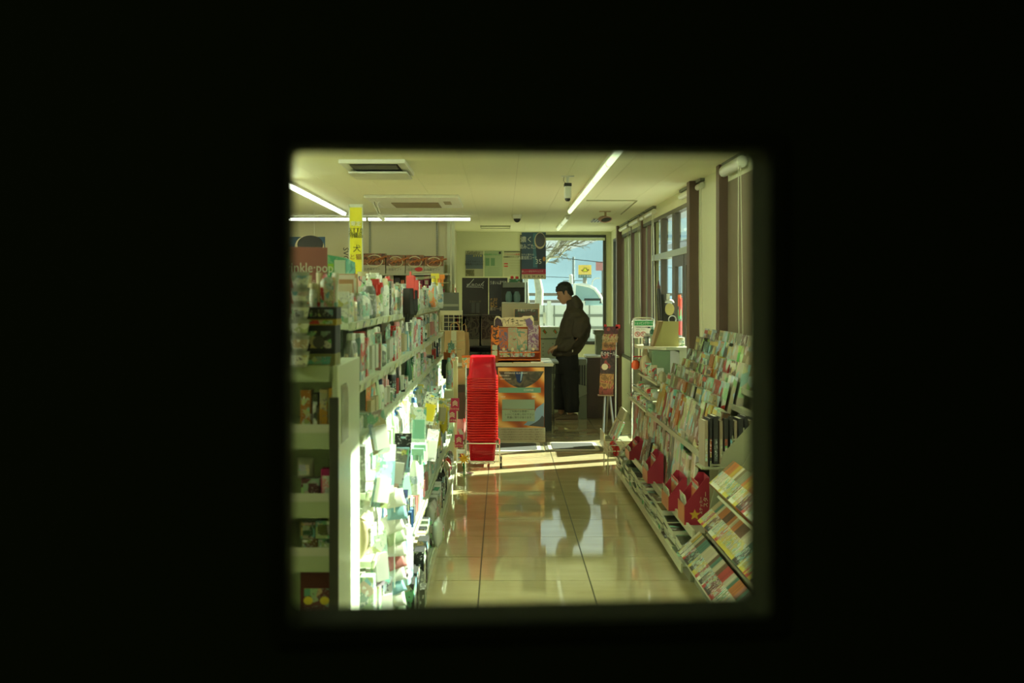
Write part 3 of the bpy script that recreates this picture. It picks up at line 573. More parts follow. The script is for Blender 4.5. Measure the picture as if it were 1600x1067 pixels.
arc = [(xl(779), zl(580)), (xl(850), zl(580))] + [(xl(850 - 71 * k / 12), zl(582 + 24 * math.sin(math.pi * k / 12) ** 0.8)) for k in range(1, 12)]
obj('dark_vignette_print', MB().prism(arc, -0.002, 0), art('galaxy_print', [(.03, .035, .03), (.06, .065, .05), (.12, .12, .08), (.05, .05, .04)], 6, .3, 2, False), r)
obj('cup_print', MB().prism([(xl(804), zl(581)), (xl(818), zl(581)), (xl(815), zl(596)), (xl(812), zl(599)), (xl(808), zl(596))], -0.004, -0.002), mat('blue_cup', (0.02, 0.05, 0.16), 0.2), r)
obj('cup_shine', MB().prism([(xl(814), zl(581)), (xl(817), zl(581)), (xl(814.5), zl(594)), (xl(813), zl(596))], -0.005, -0.004), mat('pale_blue_ink', (0.3, 0.5, 0.62), 0.2), r)
obj('green_band', MB().box(xl(779), xl(845), -0.003, 0, zl(613.5), zl(605.5)), mat('jade_ink', (0.13, 0.34, 0.24), 0.3), r)
obj('blue_corner', MB().prism([(xl(818), zl(664)), (xl(850), zl(667)), (xl(850), zl(629)), (xl(838), zl(638)), (xl(832), zl(652))], -0.003, 0), mat('sky_ink', (0.22, 0.38, 0.52), 0.3), r)
obj('hill_print', MB().prism([(xl(826), zl(665)), (xl(850), zl(667)), (xl(850), zl(652)), (xl(847), zl(649)), (xl(843), zl(655)), (xl(836), zl(660))], -0.005, -0.003), mat('slate_ink', (0.06, 0.08, 0.09), 0.4), r)
text('MYSTERIOUS  BLUE  NIGHT', r, (xl(806), -0.0055, zl(583)), 0.02, WINK); text('銀河の深煎り', r, (xl(788), -0.0055, zl(587)), 0.018, WINK)
text('GALAXY BLEND', r, (xl(790), -0.0055, zl(592)), 0.016, WINK); text('COFFEE', r, (xl(826), -0.0055, zl(609.5)), 0.03, WINK); text('580', r, (xl(834), -0.0055, zl(620)), 0.03, WINK); text('NEW', r, (xl(786), -0.0055, zl(620)), 0.022, WINK)
n_ = thing('notice_card', 'pale green notice card with black type fixed on the orange poster', 'notice', (P(810, 0, CF).x, CF - 0.012, ZC(658)))
hh = ZC(624) - ZC(658); ww = 25.5 * CF / F
obj('lower_panel', MB().box(-ww, ww, 0, 0.006, 0, hh * .53), mat('notice_green', (0.30, 0.42, 0.27), 0.4), n_)
obj('upper_panel', MB().box(-ww, ww, 0, 0.006, hh * .55, hh), mat('notice_green_dark', (0.24, 0.36, 0.25), 0.3), n_)
for k, s_ in enumerate(('ご利用のお客様へ', 'レジにてお申し付け下さい', '数量に限りがあります')): text(s_, n_, (0.01, -0.001, hh * (.45 - .14 * k)), 0.026, INK)
r = thing('text_panel', 'cream floor panel with lines of small print under the orange poster', 'panel', ((X0 + X1) / 2 + .01, CF - 0.015, 0))
obj('panel_sheet', MB().box(-w - .005, w, 0, 0.02, 0, ZC(668)), mat('cream_panel', (0.48, 0.47, 0.30), 0.5), r)
for k in range(5): text('この商品は数量限定のため売り切れの際はご容赦下さい。', r, (0.0 + .01 * (k % 2), -0.001, ZC(668) - 0.02 - 0.026 * k), 0.019, mat('grey_ink', (0.14, 0.13, 0.08), 0.6))

# entrance mats on the floor in front of the counter
def floor_mat(x0, x1, y0, y1, label):
    r = thing('entrance_mat', label, 'mat', ((x0 + x1) / 2, (y0 + y1) / 2, 0), 0, 'entrance mats')
    w = (x1 - x0) / 2; d = (y1 - y0) / 2
    def rr(w, d, rad, z): return [(cx + rad * math.cos(R(a0 + 22.5 * k)), cy + rad * math.sin(R(a0 + 22.5 * k)), z) for cx, cy, a0 in ((w - rad, d - rad, 0), (-w + rad, d - rad, 90), (-w + rad, -d + rad, 180), (w - rad, -d + rad, 270)) for k in range(5)]
    obj('rubber_edge', MB().rings([rr(w, d, .06, 0), rr(w, d, .06, 0.004), rr(w - .03, d - .03, .05, 0.008)]), mat('mat_edge', (0.15, 0.15, 0.1), 0.7), r)
    obj('light_border', MB().rings([rr(w - .03, d - .03, .05, 0.0075), rr(w - .03, d - .03, .05, 0.010)]), mat('mat_light', (0.52, 0.50, 0.36), 0.85), r)
    obj('dark_centre', MB().rings([rr(w - .07, d * .70, .05, 0.0095), rr(w - .07, d * .70, .05, 0.013)]), mat('mat_dark', (0.05, 0.052, 0.04), 0.9, noise=.2, nscale=60), r)
floor_mat(0.435, 1.005, 12.12, 12.86, 'grey entrance mat with pale border beside the counter')
floor_mat(1.035, 1.60, 12.3, 13.0, 'grey entrance mat with pale border half under the rack end')
floor_mat(-0.2, 0.42, 12.05, 12.85, 'pale bordered mat behind the basket trolley')

# ------------------------------------------------ orange promotional display on the counter
D = 12.95; cx = P(808, 0, D).x; zb = 0.835
def zz(y): return P(0, y, D).z - zb
def xx(x): return P(x, 0, D).x - cx
r = thing('promotional_display', 'orange cardboard promotional display with bold black title on the counter', 'display', (cx, D, zb))
OR = mat('orange_card', (0.62, 0.15, 0.025), 0.45); CR = mat('cream_card', (0.72, 0.62, 0.38), 0.5)
obj('back_board', MB().box(xx(767), xx(844), 0.10, 0.112, 0, zz(509)), OR, r)
hd = [(772, 511), (772, 500), (775, 494), (780, 494), (783, 497), (786, 497), (790, 496), (815, 496), (818, 494), (823, 494), (828, 494), (831, 493), (834, 497), (835, 511)]
obj('title_board', MB().prism([(xx(a), zz(b)) for a, b in hd], 0.085, 0.099), CR, r)
text('ハイキュー!!', r, (xx(803), 0.078, zz(502.5)), 0.078, INK, sx=0.60)
text('キャンペーン開催中', r, (xx(804), 0.083, zz(508.3)), 0.02, MC['grey_ink'])
obj('orange_patch', MB().prism([(xx(773), zz(500)), (xx(777), zz(496)), (xx(783), zz(500)), (xx(786), zz(510)), (xx(773), zz(510))], 0.082, 0.085), mat('dark_violet', (0.05, 0.03, 0.05), 0.5), r)
obj('violet_patch', MB().prism([(xx(821), zz(500)), (xx(828), zz(497)), (xx(833), zz(503)), (xx(832), zz(511)), (xx(823), zz(510))], 0.082, 0.085), mat('violet_ink', (0.20, 0.13, 0.28), 0.5), r)
pal = [(0.72, 0.20, 0.02), (0.12, 0.12, 0.22), (0.28, 0.42, 0.26), (0.48, 0.36, 0.22), (0.20, 0.10, 0.20)]
for k, (a, b, t0) in enumerate(((768, 780, 509), (780, 794, 513), (794, 808, 512), (808, 824, 514), (825, 842, 508))):
    q = obj('character_panel', MB().box(xx(a), xx(b), 0.062, 0.066, zz(548), zz(t0)), art('poster_art_%d' % k, [pal[k], [(.05, .03, .03), (.45, .12, .04), (.42, .30, .2), (.15, .30, .22), (.40, .36, .36)][k], pal[k], [(.35, .08, .03), (.55, .35, .22), (.30, .08, .05), (.5, .42, .3), (.12, .06, .14)][k]], 14), r)
    obj('round_badge', MB().rings([[(xx((a + b) / 2) + 0.016 * math.cos(2 * math.pi * j / 12), y, zz(546) + 0.016 * math.sin(2 * math.pi * j / 12)) for j in range(12)] for y in (0.058, 0.062)]), CR, q)
obj('price_tag', MB().box(xx(769), xx(777), 0.05, 0.054, zz(547), zz(539.5)), mat('tag_green', (0.4, 0.5, 0.36), 0.5), r)
obj('price_tag', MB().box(xx(769), xx(777), 0.05, 0.054, zz(556), zz(548.5)), mat('tag_pale', (0.5, 0.56, 0.4), 0.5), r)
obj('tray', MB().box(xx(778), xx(844), 0.0, 0.075, 0, zz(563)).box(xx(778), xx(844), 0.0, 0.006, 0, zz(561)).box(xx(778), xx(844), 0.02, 0.07, zz(551.5), zz(550)), OR, r)
obj('side_wall', MB().prism([(0.0, 0), (0.11, 0), (0.11, zz(512)), (0.07, zz(520)), (0.0, zz(552))], xx(844), xx(845), 'x'), OR, r)
for k in range(9):
    g = tag(obj('card_pack', MB().box(-0.019, 0.019, -0.009, 0.009, 0, 0.066), MC['print_fine'], None, (cx + xx(783 + 6.2 * k), D + 0.035, zb + 0.063), color=[(0.35, 0.08, 0.05), (0.5, 0.45, 0.3), (0.1, 0.1, 0.1)][k % 3]),
            ['dark red card pack', 'cream card pack', 'black card pack'][k % 3] + ' in the orange display tray, ' + ['at the basket end', 'second from the basket end', 'third from the basket end', 'fourth from the basket end', 'in the middle', 'past the middle', 'third from the customer', 'second from the customer', 'at the customer end'][k], 'card pack', 'card packs in the orange display')
# papers on the counter edge
for k, (a, b, c_, lb) in enumerate(((779, 800, (0.75, 0.75, 0.6), 'white leaflet lying on the counter edge next to the baskets'), (802, 828, (0.7, 0.6, 0.4), 'cream leaflet lying under the orange display'), (829, 849, (0.78, 0.75, 0.6), 'white leaflet at the counter corner beside the customer'))):
    q = obj('leaflet', MB().box(-0.5 * (b - a) * D / F, 0.5 * (b - a) * D / F, -0.04, -0.005, 0, 0.006 + .004 * k), MC['matte'], None, (P((a + b) / 2, 0, D).x, D - 0.005, 0.835), color=c_); tag(q, lb, 'leaflet')
# beige carton and small framed poster behind the display
D = 13.3
r, w, h = box_thing('beige_panel', 'beige upright board standing behind the orange display', 'board', 784, 474, 843, 560, D, 0.3, None, zb=0.835)
obj('board', MB().box(-w / 2, w / 2, 0, 0.02, 0, h), mat('beige_board', (0.33, 0.31, 0.20), 0.6), r, bevel=.002)
obj('edge_strip', MB().box(w / 2 - .008, w / 2, -0.012, 0, 0, h), mat('edge_tan', (0.45, 0.36, 0.2), 0.6), r)
obj('easel_back', MB().box(-0.05, 0.05, 0.02, 0.14, 0, h * .6), MC['beige_board'], r)
r, w, h = box_thing('framed_leaflet', 'small dark framed leaflet on the beige board above the orange display', 'poster', 803, 482, 842, 502, D - 0.03, 0.3, None)
obj('frame', MB().box(-w / 2, w / 2, 0, 0.012, 0, h), mat('frame_tan', (0.5, 0.38, 0.2), 0.5), r)
obj('print', MB().box(-w / 2 + .008, w / 2 - .008, -0.003, 0, 0.006, h - 0.006), art('leaflet_art', [(.04, .07, .04), (.10, .05, .04), (.05, .09, .06), (.30, .2, .14)], 22), r)
text('お得なクーポン', r, (0, -0.004, h * .85), 0.028, WINK)

# back wall posters
D = BY - 0.01
def poster(px, lb, base, heads, own=None, mm=None, D=D):
    x0, y0, x1, y1 = px; a = P(x0, y1, D); b = P(x1, y0, D); w = (b.x - a.x) / 2; h = b.z - a.z
    r = thing('wall_poster', lb, 'poster', ((a.x + b.x) / 2, D, a.z), 0, 'posters on the end wall')
    obj('sheet', MB().box(-w, w, 0, 0.004, 0, h), mm or mat('paper_%d' % len(MC), base, 0.6), r)
    return r, w, h
r, w, h = poster((727, 392, 755, 432), 'blue and cream poster with black script heading on the end wall', (0.34, 0.34, 0.24), None)
text('Saljaku', r, (-0.02, -0.001, h * .93), 0.075, INK, shear=0.3)
obj('blue_block', MB().box(-w * .95, w * .97, -0.002, 0, h * .3, h * .86), mat('ink_blue', (0.08, 0.11, 0.16), 0.5), r)
text('おすすめ', r, (0.05, -0.003, h * .8), 0.035, YINK); text('とってもおいしい', r, (0, -0.003, h * .58), 0.036, INK); text('新発売のお知らせ', r, (0, -0.003, h * .47), 0.036, INK)
obj('photo_block', MB().box(-w * .95, -w * .0, -0.002, 0, h * .02, h * .26), art('photo_art', [(.10, .10, .05), (.2, .18, .10), (.3, .3, .2)], 18), r)
r, w, h = poster((757, 392, 785, 432), 'pale green poster with a small table of text, middle of the end wall trio', (0.30, 0.38, 0.24), None)
for k in range(2): obj('green_block', MB().box(-w * .9 + k * w * .6, -w * .45 + k * w * .6, -0.002, 0, h * .42, h * .72), mat('soft_green', (0.12, 0.24, 0.13), .5), r)
obj('round_seal', MB().box(w * .6, w * .85, -0.002, 0, h * .88, h * .97), INK, r); text('営業時間のお知らせ', r, (-0.02, -0.001, h * .85), 0.028, GINK)
for k in range(5): text('一一一一一一一', r, (0, -0.001, h * (.33 - .07 * k)), 0.025, MC['grey_ink'])
r, w, h = poster((787, 392, 813, 432), 'cream notice with red and black headings next to the hanging coffee banner', (0.42, 0.44, 0.28), None)
obj('header_bar', MB().box(-w * .95, w * .95, -0.002, 0, h * .95, h * .98), INK, r); text('アルバイト募集', r, (0, -0.001, h * .86), 0.034, RINK); text('未経験OKスタッフ募集', r, (0, -0.001, h * .76), 0.026, INK)
for k in range(2): obj('red_block', MB().box(-w * .95, -w * .5, -0.002, 0, h * (.48 - .1 * k), h * (.52 - .1 * k)), RINK, r)
for k in range(6): text('一一一一一一', r, (0.04, -0.001, h * (.62 - .1 * k)), 0.026, MC['grey_ink'])

# hanging coffee banner
D = 16.2; a = P(815, 436, D); b = P(853, 363, D); w = (b.x - a.x) / 2; h = b.z - a.z
r = thing('hanging_banner', 'blue coffee banner with a black cup picture hanging before the end window', 'banner', ((a.x + b.x) / 2, D, a.z), R(-8))
obj('sheet', MB().box(-w, w, 0, 0.006, 0, h), mat('banner_blue', (0.025, 0.075, 0.13), 0.35), r)
obj('light_blue_block', MB().box(-w * .05, w * .3, -0.002, 0, h * .25, h * .98), mat('banner_teal', (0.05, 0.19, 0.26), 0.35), r)
def disc(px, pz, rx, rz, y0, y1, n=24): return MB().rings([[(px + rx * math.cos(2 * math.pi * j / n), y, pz + rz * math.sin(2 * math.pi * j / n)) for j in range(n)] for y in (y0, y1)])
obj('cup_side', MB().prism([(w * .12, h * .8), (w, h * .8), (w, h * .2), (w * .35, h * .2)], -0.004, -0.002), mat('navy_ink', (0.012, 0.03, 0.06), 0.35), r)
obj('cup_rim', disc(w * .52, h * .82, w * .47, h * .175, -0.006, -0.004), CR, r)
obj('coffee_print', disc(w * .54, h * .835, w * .40, h * .15, -0.008, -0.006), mat('coffee_black', (0.012, 0.010, 0.008), 0.25), r)
obj('red_band', MB().box(-w, w, -0.005, 0, h * .105, h * .215), mat('magenta_ink', (0.55, 0.015, 0.07), 0.4), r)
obj('cream_band', MB().box(-w, w, -0.005, 0, 0, h * .105), CR, r)
text('濃く', r, (-w * .6, -0.003, h * .84), 0.085, WINK); text('飲みごたえ', r, (-w * .42, -0.003, h * .69), 0.072, WINK, sx=.7)
text('コクと香りの', r, (-w * .52, -0.003, h * .52), 0.03, WINK); text('水素焙煎コーヒー', r, (-w * .38, -0.003, h * .45), 0.052, WINK, sx=.7); text('35', r, (w * .4, -0.006, h * .37), 0.09, WINK)
obj('gold_seal', disc(w * .86, h * .43, w * .12, h * .05, -0.006, -0.004), mat('gold_ink', (0.6, 0.28, 0.04), 0.4), r)
text('新しい一杯を今すぐどうぞ', r, (-w * .1, -0.006, h * .16), 0.03, WINK, sx=.8); text('L  R  M  A A', r, (0, -0.006, h * .05), 0.05, INK)
for sx_ in (-.7, .5): obj('hanging_string', MB().tube([(w * sx_, 0, h), (w * sx_, 0, CZ - a.z)], 0.0015, 4), WHITE, r)

# black poster boards and machine before the end wall
D = 15.2
def back_shelf():
    r = thing('back_shelf', 'dark storage shelf against the end wall below the posters', 'shelf', (P(772, 0, 15.6).x, 15.6, 0))
    for z in (0.1, 0.5, 0.92, 1.31): obj('shelf_board', MB().box(-0.5, 0.48, -0.4, 0.1, z - 0.02, z), DARK, r)
    for x in (-0.5, 0.46): obj('upright', MB().box(x, x + 0.02, -0.4, 0.1, 0, 1.31), DARK, r)
    obj('back_panel', MB().box(-0.5, 0.48, 0.1, 0.115, 0, 1.31), mat('shelf_back', (0.05, 0.05, 0.035), 0.6), r)
back_shelf()
r, w, h = box_thing('poster_board', 'tall black poster board with a thin white line drawing', 'poster', 722, 434, 763, 486, D, 0, None, zb=1.312)
obj('board', MB().box(-w / 2, w / 2, 0, 0.012, 0, h), mat('board_black', (0.018, 0.018, 0.015), 0.3), r)
obj('line_drawing', MB().tube([(-w * .32, -0.002, h * .76), (-w * .18, -0.002, h * .86), (-w * .05, -0.002, h * .97)], 0.004, 4).tube([(-w * .34, -0.002, h * .75), (w * .3, -0.002, h * .74), (w * .3, -0.002, h * .70)], 0.003, 4).tube([(w * .24, -0.002, h * .82), (w * .34, -0.002, h * .9)], 0.004, 4), MC['grey_ink'] if False else mat('line_grey', (0.45, 0.46, 0.4), 0.5), r)
text('KUROAN', r, (0, -0.002, h * .80), 0.05, MC['line_grey']); text('至福の一杯', r, (0, -0.002, h * .35), 0.03, mat('dim_gold', (0.12, 0.10, 0.06), .5))
for sx_ in (-.08, .1): obj('bottle_print', MB().box(w * sx_ - .02, w * sx_ + .02, -0.003, 0, 0.02, h * .32), mat('dim_print', (0.05, 0.055, 0.05), .5), r)
r, w, h = box_thing('poster_board', 'second black poster board with yellow food picture and white lettering', 'poster', 764, 434, 793, 486, D - 0.05, 0, None, zb=1.312)
obj('board', MB().box(-w / 2, w / 2, 0, 0.012, 0, h), mat('board_navy', (0.03, 0.03, 0.04), 0.3), r)
text('うまいん選手権', r, (0, -0.002, h * .86), 0.05, WINK, sx=.6); text('黒の一番人気', r, (w * .05, -0.002, h * .15), 0.055, mat('soft_gold', (0.5, 0.42, 0.28), .5), sx=.7)
obj('food_picture', MB().box(-w * .42, -w * .05, -0.003, 0, h * .2, h * .45), art('snack_art', [(.05, .04, .03), (.30, .17, .05), (.12, .06, .03)], 20), r)
# coffee machine
r, w, h = box_thing('coffee_machine', 'dark coffee machine with glass pots at the end window corner', 'coffee machine', 783, 441, 824, 486, D - 0.3, 0, None, zb=1.312)
obj('base', MB().box(-w / 2, w / 2, 0, 0.3, 0, h * .36), mat('machine_black', (0.022, 0.02, 0.016), 0.35), r, bevel=0.004)
obj('back_case', MB().box(-w / 2, w / 2 - .03, 0.12, 0.3, h * .36, h), MC['machine_black'], r, bevel=0.004)
obj('top_case', MB().box(-w / 2 + .02, w / 2 - .03, 0, 0.3, h * .84, h), GREYP, r, bevel=0.004)
obj('warming_plate', MB().box(-w / 2 + .01, w / 2 - .02, 0, 0.12, h * .36, h * .39), STEEL, r)
for k in range(2): obj('glass_pot', MB().lathe([(0.03, h * .39), (0.045, h * .45), (0.045, h * .6), (0.025, h * .72)], 12, c=(-w * .2 + w * .3 * k, 0.06, 0)), mat('pot_glass', (0.12, 0.2, 0.2), 0.1), r, sm=True)
obj('side_lever', MB().box(w / 2 - .012, w / 2, 0.0, 0.03, h * .3, h * 1.0), DARK, r)
q, w, h = box_thing('capsule_box', 'small box of red and green capsules on top of the coffee machine', 'box', 795, 432, 813, 441, D - .2, 0, None)
obj('box_body', MB().box(-w / 2, w / 2, 0, 0.1, 0, h * .6), MC['print_fine'], q, color=(0.05, 0.2, 0.08)); obj('capsules', MB().lathe([(0.02, h * .6), (0.02, h), (0.01, h * 1.1)], 10, c=(-.03, 0.05, 0)).lathe([(0.02, h * .6), (0.02, h), (0.01, h * 1.05)], 10, c=(.03, 0.05, 0)), RINK, q)
# dark packs on the back shelf
k = 0
names = [['glossy dark magazine with a red streak', 'dark magazine with blue marks'], ['black magazine with grey cover art', 'plain black magazine']]
for row, (y0, y1) in enumerate(((489, 529), (531, 566))):
    for cidx, (x0, x1) in enumerate(((728, 749), (753, 776))):
        r, w, h = box_thing('magazine', names[row][cidx] + [' on the upper dark shelf', ' on the lower dark shelf'][row] + ' behind the baskets', 'magazine', x0, y0, x1, y1, 15.28, 0, None, group='dark magazines behind the counter', zb=[0.922, 0.502][row])
        if row: h = 0.34
        obj('cover', MB().box(-w / 2, w / 2, 0, 0.02, 0, min(h, .37)), art('dark_cover_%d' % k, [(.02, .022, .018), (.07, .075, .055), (.02, .02, .018), (.12, .12, .09) if k != 0 else (.24, .07, .05)], 12, .2), r)
        obj('clear_stand', MB().box(-w / 2 - .01, -w / 2, -0.03, 0.03, 0, min(h, .37) * .9).box(-w / 2, w / 2, -0.03, -0.025, 0, 0.08), mat('stand_grey', (0.14, 0.13, 0.09), 0.3), r); k += 1

# register screen, wire baskets and bags (behind the gondola end)
D = 13.35
r, w, h = box_thing('register_screen', 'grey register screen on the counter next to the red food packs', 'screen', 685, 457, 717, 488, D, 0, None)
obj('casing', MB().box(-w / 2, w / 2, 0, 0.04, 0, h), mat('casing_grey', (0.10, 0.115, 0.09), 0.4), r, bevel=0.005)
obj('silver_strip', MB().box(-w / 2 + .005, w / 2 - .005, -0.004, 0, h * .30, h * .42), mat('strip_grey', (0.28, 0.3, 0.22), 0.3), r)
obj('stand', MB().box(-0.05, 0.05, 0.01, 0.06, -(P(0, 488, D).z - .835), 0), DARK, r)
D = 13.1
r, w, h = box_thing('wire_rack', 'cream wire rack standing on the counter under the register screen', 'rack', 688, 486, 722, 517, D, 0, None)
fr = MB().tube([(-w / 2, 0, 0), (w / 2, 0, 0), (w / 2, 0, h), (-w / 2, 0, h)], 0.01, 6, close=True)
obj('frame', fr.box(-w / 2, w / 2, -.01, .01, h * .8, h), mat('rack_cream', (0.5, 0.48, 0.3), 0.4), r)
for k in range(4): obj('wire', MB().tube([(-w / 2 + w * (k + .5) / 4, 0, 0), (-w / 2 + w * (k + .5) / 4, 0, h * .85)], 0.003, 5), MC['rack_cream'], r)
for k in range(3): obj('wire', MB().tube([(-w / 2, 0, h * .22 * (k + 1)), (w / 2, 0, h * .22 * (k + 1))], 0.003, 5), MC['rack_cream'], r)
for sx_ in (-1, 1): obj('leg', MB().box(sx_ * w / 2 - .012, sx_ * w / 2 + .012, 0, 0.02, .835 - P(0, 517, D).z, 0), MC['rack_cream'], r)
def paper_bag(x0, x1, y0, y1, D, lb, tagw=True):
    r, w, h = box_thing('paper_bag', lb, 'paper bag', x0, y0, x1, y1, D, 0, None, group='brown paper bags', zb=.8355)
    obj('bag_body', MB().rings([[(-w * .46, 0.0, 0), (w * .46, 0, 0), (w * .46, .08, 0), (-w * .46, .08, 0)], [(-w / 2, 0.01, h * .5), (w / 2, 0.01, h * .5), (w * .53, .07, h * .5), (-w / 2, .07, h * .5)], [(-w * .48, 0.03, h), (w * .45, 0.03, h), (w * .45, .05, h), (-w * .48, .05, h)]]), CARD, r)
    obj('handle', MB().tube([(-w * .2, .03, h), (-w * .18, .03, h + .07), (w * .05, .03, h + .09), (w * .2, .03, h + .06), (w * .22, .03, h)], 0.006, 6), mat('handle_tan', (0.40, 0.24, 0.09), 0.7), r)
    if tagw:
        obj('label_strip', MB().box(-w * .17, w * .08, -0.004, 0.0, h * .04, h * .5).box(-w * .17, w * .08, -0.002, 0.002, h * .53, h * 1.0), mat('tag_paper', (0.45, 0.47, 0.32), 0.6), r); text('P', r, (-w * .05, -0.006, h * .35), 0.03, INK)
    return r
paper_bag(694, 727, 517, 553, 13.0, 'brown paper bag with a white label strip hanging beside the counter end')
paper_bag(717, 733, 519, 553, 13.12, 'narrow brown paper bag behind the labelled one', False)
r, w, h = box_thing('brown_carton', 'brown carton on a dark shelf beside the basket stack', 'box', 694, 576, 727, 602, 12.3, 0, None)
obj('carton_body', MB().box(-w / 2, w / 2, 0, 0.3, 0, h), CARD, r, bevel=.003); obj('tape', MB().box(-.025, .025, -0.001, 0.301, h - .0005, h + .001), mat('tape', (.5, .4, .2), .3), r)
r, w, h = box_thing('low_shelf', 'dark low shelf at the gondola end carrying the brown carton', 'shelf', 686, 602, 735, 613, 12.2, 0, None)
obj('shelf_board', MB().box(-w / 2, w / 2, 0, 0.45, 0, h), DARK, r)
for sx_ in (-w / 2 + .02, w / 2 - .04): obj('leg', MB().box(sx_, sx_ + .02, .02, .04, -P(0, 613, 12.2).z, 0).box(sx_, sx_ + .02, .4, .42, -P(0, 613, 12.2).z, 0), DARK, r)
r, w, h = box_thing('price_sign', 'small dark sign with a white mark beside the paper bags', 'sign', 700, 552, 713, 575, 12.5, 0, None)
obj('sign_card', MB().box(-w / 2, w / 2, 0, 0.008, 0, h), mat('sign_dark', (.06, .06, .04), .5), r); obj('white_mark', MB().box(-w * .25, w * .25, -.002, 0, h * .6, h * .85), WINK, r); obj('stake', MB().box(-.004, .004, 0, .008, -.03, 0), STEEL, r)
r, w, h = box_thing('snack_box', 'bright orange snack box just behind the basket stack', 'box', 722, 556, 735, 575, 12.4, 0, None)
obj('box_body', MB().box(-w / 2, w / 2, 0, 0.1, 0, h), MC['print_fine'], r, color=(0.8, 0.3, 0.04)); obj('lid', MB().box(-w / 2 - .002, w / 2 + .002, -.002, 0.102, h * .85, h + .003), OR, r)

# shelf with food cartons on the counter wall
WYY = 15.85
r = thing('wall_shelf', 'cream wall shelf behind the counter holding picture boxes', 'shelf', (P(640, 0, WYY).x, WYY, 0))
ox = r.location.x
for px in (578, 683):
    q = obj('wall_standard', MB().box(P(px, 0, WYY).x - ox - .014, P(px, 0, WYY).x - ox + .014, -0.016, 0, 0.9, CZ - .02), mat('standard_grey', (.28, .28, .18), .4, .5), r)
    for k in range(34): obj('slot', MB().box(P(px, 0, WYY).x - ox - .005, P(px, 0, WYY).x - ox + .005, -0.0175, -0.016, 1.7 + .024 * k, 1.712 + .024 * k), INK, q)
for (ya, nm) in ((427, 0), (462, 1)):
    z = P(0, ya, 15.5).z
    obj('shelf_board', MB().box(P(545, 0, 15.5).x - ox, P(702, 0, 15.5).x - ox, -0.38, 0, z - 0.025, z), mat('wall_shelf_cream', (.42, .42, .28), .4), r)
z1 = P(0, 427, 15.5).z; z2 = P(0, 462, 15.5).z
fm = art('food_art', [(.05, .02, .01), (.16, .05, .02), (.30, .11, .03), (.10, .09, .03), (.36, .22, .08)], 22)
for k, (a, b, yt) in enumerate(((568, 602, 396), (603.5, 633, 398.5), (634, 662, 398.5), (663, 693, 400))):
    D = 15.47; xa = P(a, 0, D).x; xb = P(b, 0, D).x; h = P(0, yt, D).z - z1
    q = thing('food_carton', ['sausage gift carton at the banner end of the wall shelf', 'sausage gift carton second from the yellow banner', 'sausage gift carton with a red oval mark on its front', 'grilled meat gift carton at the column end of the wall shelf'][k], 'box', ((xa + xb) / 2, D, z1), 0, 'food picture cartons on the wall shelf')
    w = (xb - xa) / 2
    obj('carton_body', MB().box(-w, w, 0, 0.18, 0, h), mat('carton_cream', (.45, .42, .28), .6), q)
    f_ = obj('food_picture', MB().box(-w, w, -0.003, 0, h * .42, h), fm, q)
    obj('plate_print', MB().tube([(w * .75 * math.cos(t_ * .35), -0.004, h * .62 + h * .30 * math.sin(t_ * .35)) for t_ in range(10, 26)], 0.006, 4), CR, f_)
    for j in range(4): obj('sausage_print', MB().tube([(-w * .5 + .05 * j, -0.006, h * (.52 + .05 * j)), (-w * .2 + .05 * j, -0.008, h * (.66 + .05 * j)), (w * .1 + .05 * j, -0.006, h * (.68 + .05 * j))], 0.011, 6), mat('sausage', (.40, .13, .03), .3), f_)
    text('お歳暮ギフト', q, (-w * .2, -0.001, h * .2), 0.035, MC['grey_ink'])
    if k == 2: obj('red_oval', disc(w * .45, h * .22, .05, .028, -.004, 0), RINK, q)
k = 0
for a, b, cc, nm in ((690, 684, (.25, .3, .28), 'pale blue file'), (683, 672, (.05, .04, .05), 'black binder'), (671, 662, (.22, .02, .05), 'dark red binder'), (661, 650, (.20, .02, .05), 'wine red binder'), (649, 640, (.08, .05, .05), 'brown black binder'), (639, 633, (.3, .25, .15), 'cream folder'), (632, 626, (.4, .12, .06), 'salmon folder'), (625, 616, (.04, .04, .04), 'matte black binder'), (615, 600, (.35, .34, .22), 'pale carton'), (598, 585, (.12, .1, .08), 'dark carton'), (583, 568, (.3, .28, .18), 'beige carton')):
    D = 15.5; w = abs(P(a, 0, D).x - P(b, 0, D).x) / 2 - .002
    q = thing('binder', nm + ' standing on the lower wall shelf behind the counter', 'binder', (P((a + b) / 2, 0, D).x, D, z2), 0, 'binders on the lower wall shelf'); h = .20 + .03 * ((k * 7) % 3)
    obj('cover', MB().box(-w, w, 0, 0.22, 0, h), MC['matte'], q, color=cc); obj('spine_label', MB().box(-w * .6, w * .6, -.002, 0, h * .55, h * .75), MC['matte'], q, color=(.4, .38, .25)); k += 1
for k, (a, b) in enumerate(((648, 662), (663, 677), (678, 695))):
    D = 15.2; q = thing('red_gift_box', 'dark red gift box, %s on the lower shelf edge' % ['nearest the aisle products', 'middle one', 'beside the register'][k] if k else 'dark red gift box at the folder end of the lower shelf edge', 'box', (P((a + b) / 2, 0, 15.45).x, 15.47 - .09, z2), 0, 'dark red gift boxes'); q['label'] = ['dark red gift box under the pale carton end of the lower shelf', 'middle dark red gift box on the lower shelf edge', 'dark red gift box on the lower shelf beside the register'][k]
    w = (b - a) / 2 * 15.3 / F
    obj('box_body', MB().box(-w, w, 0, 0.08, 0.0, 0.085), mat('gift_red', (.26, .015, .03), .35), q); obj('emblem', MB().box(-w * .3, w * .3, -.002, 0, .05, .06), CR, q)
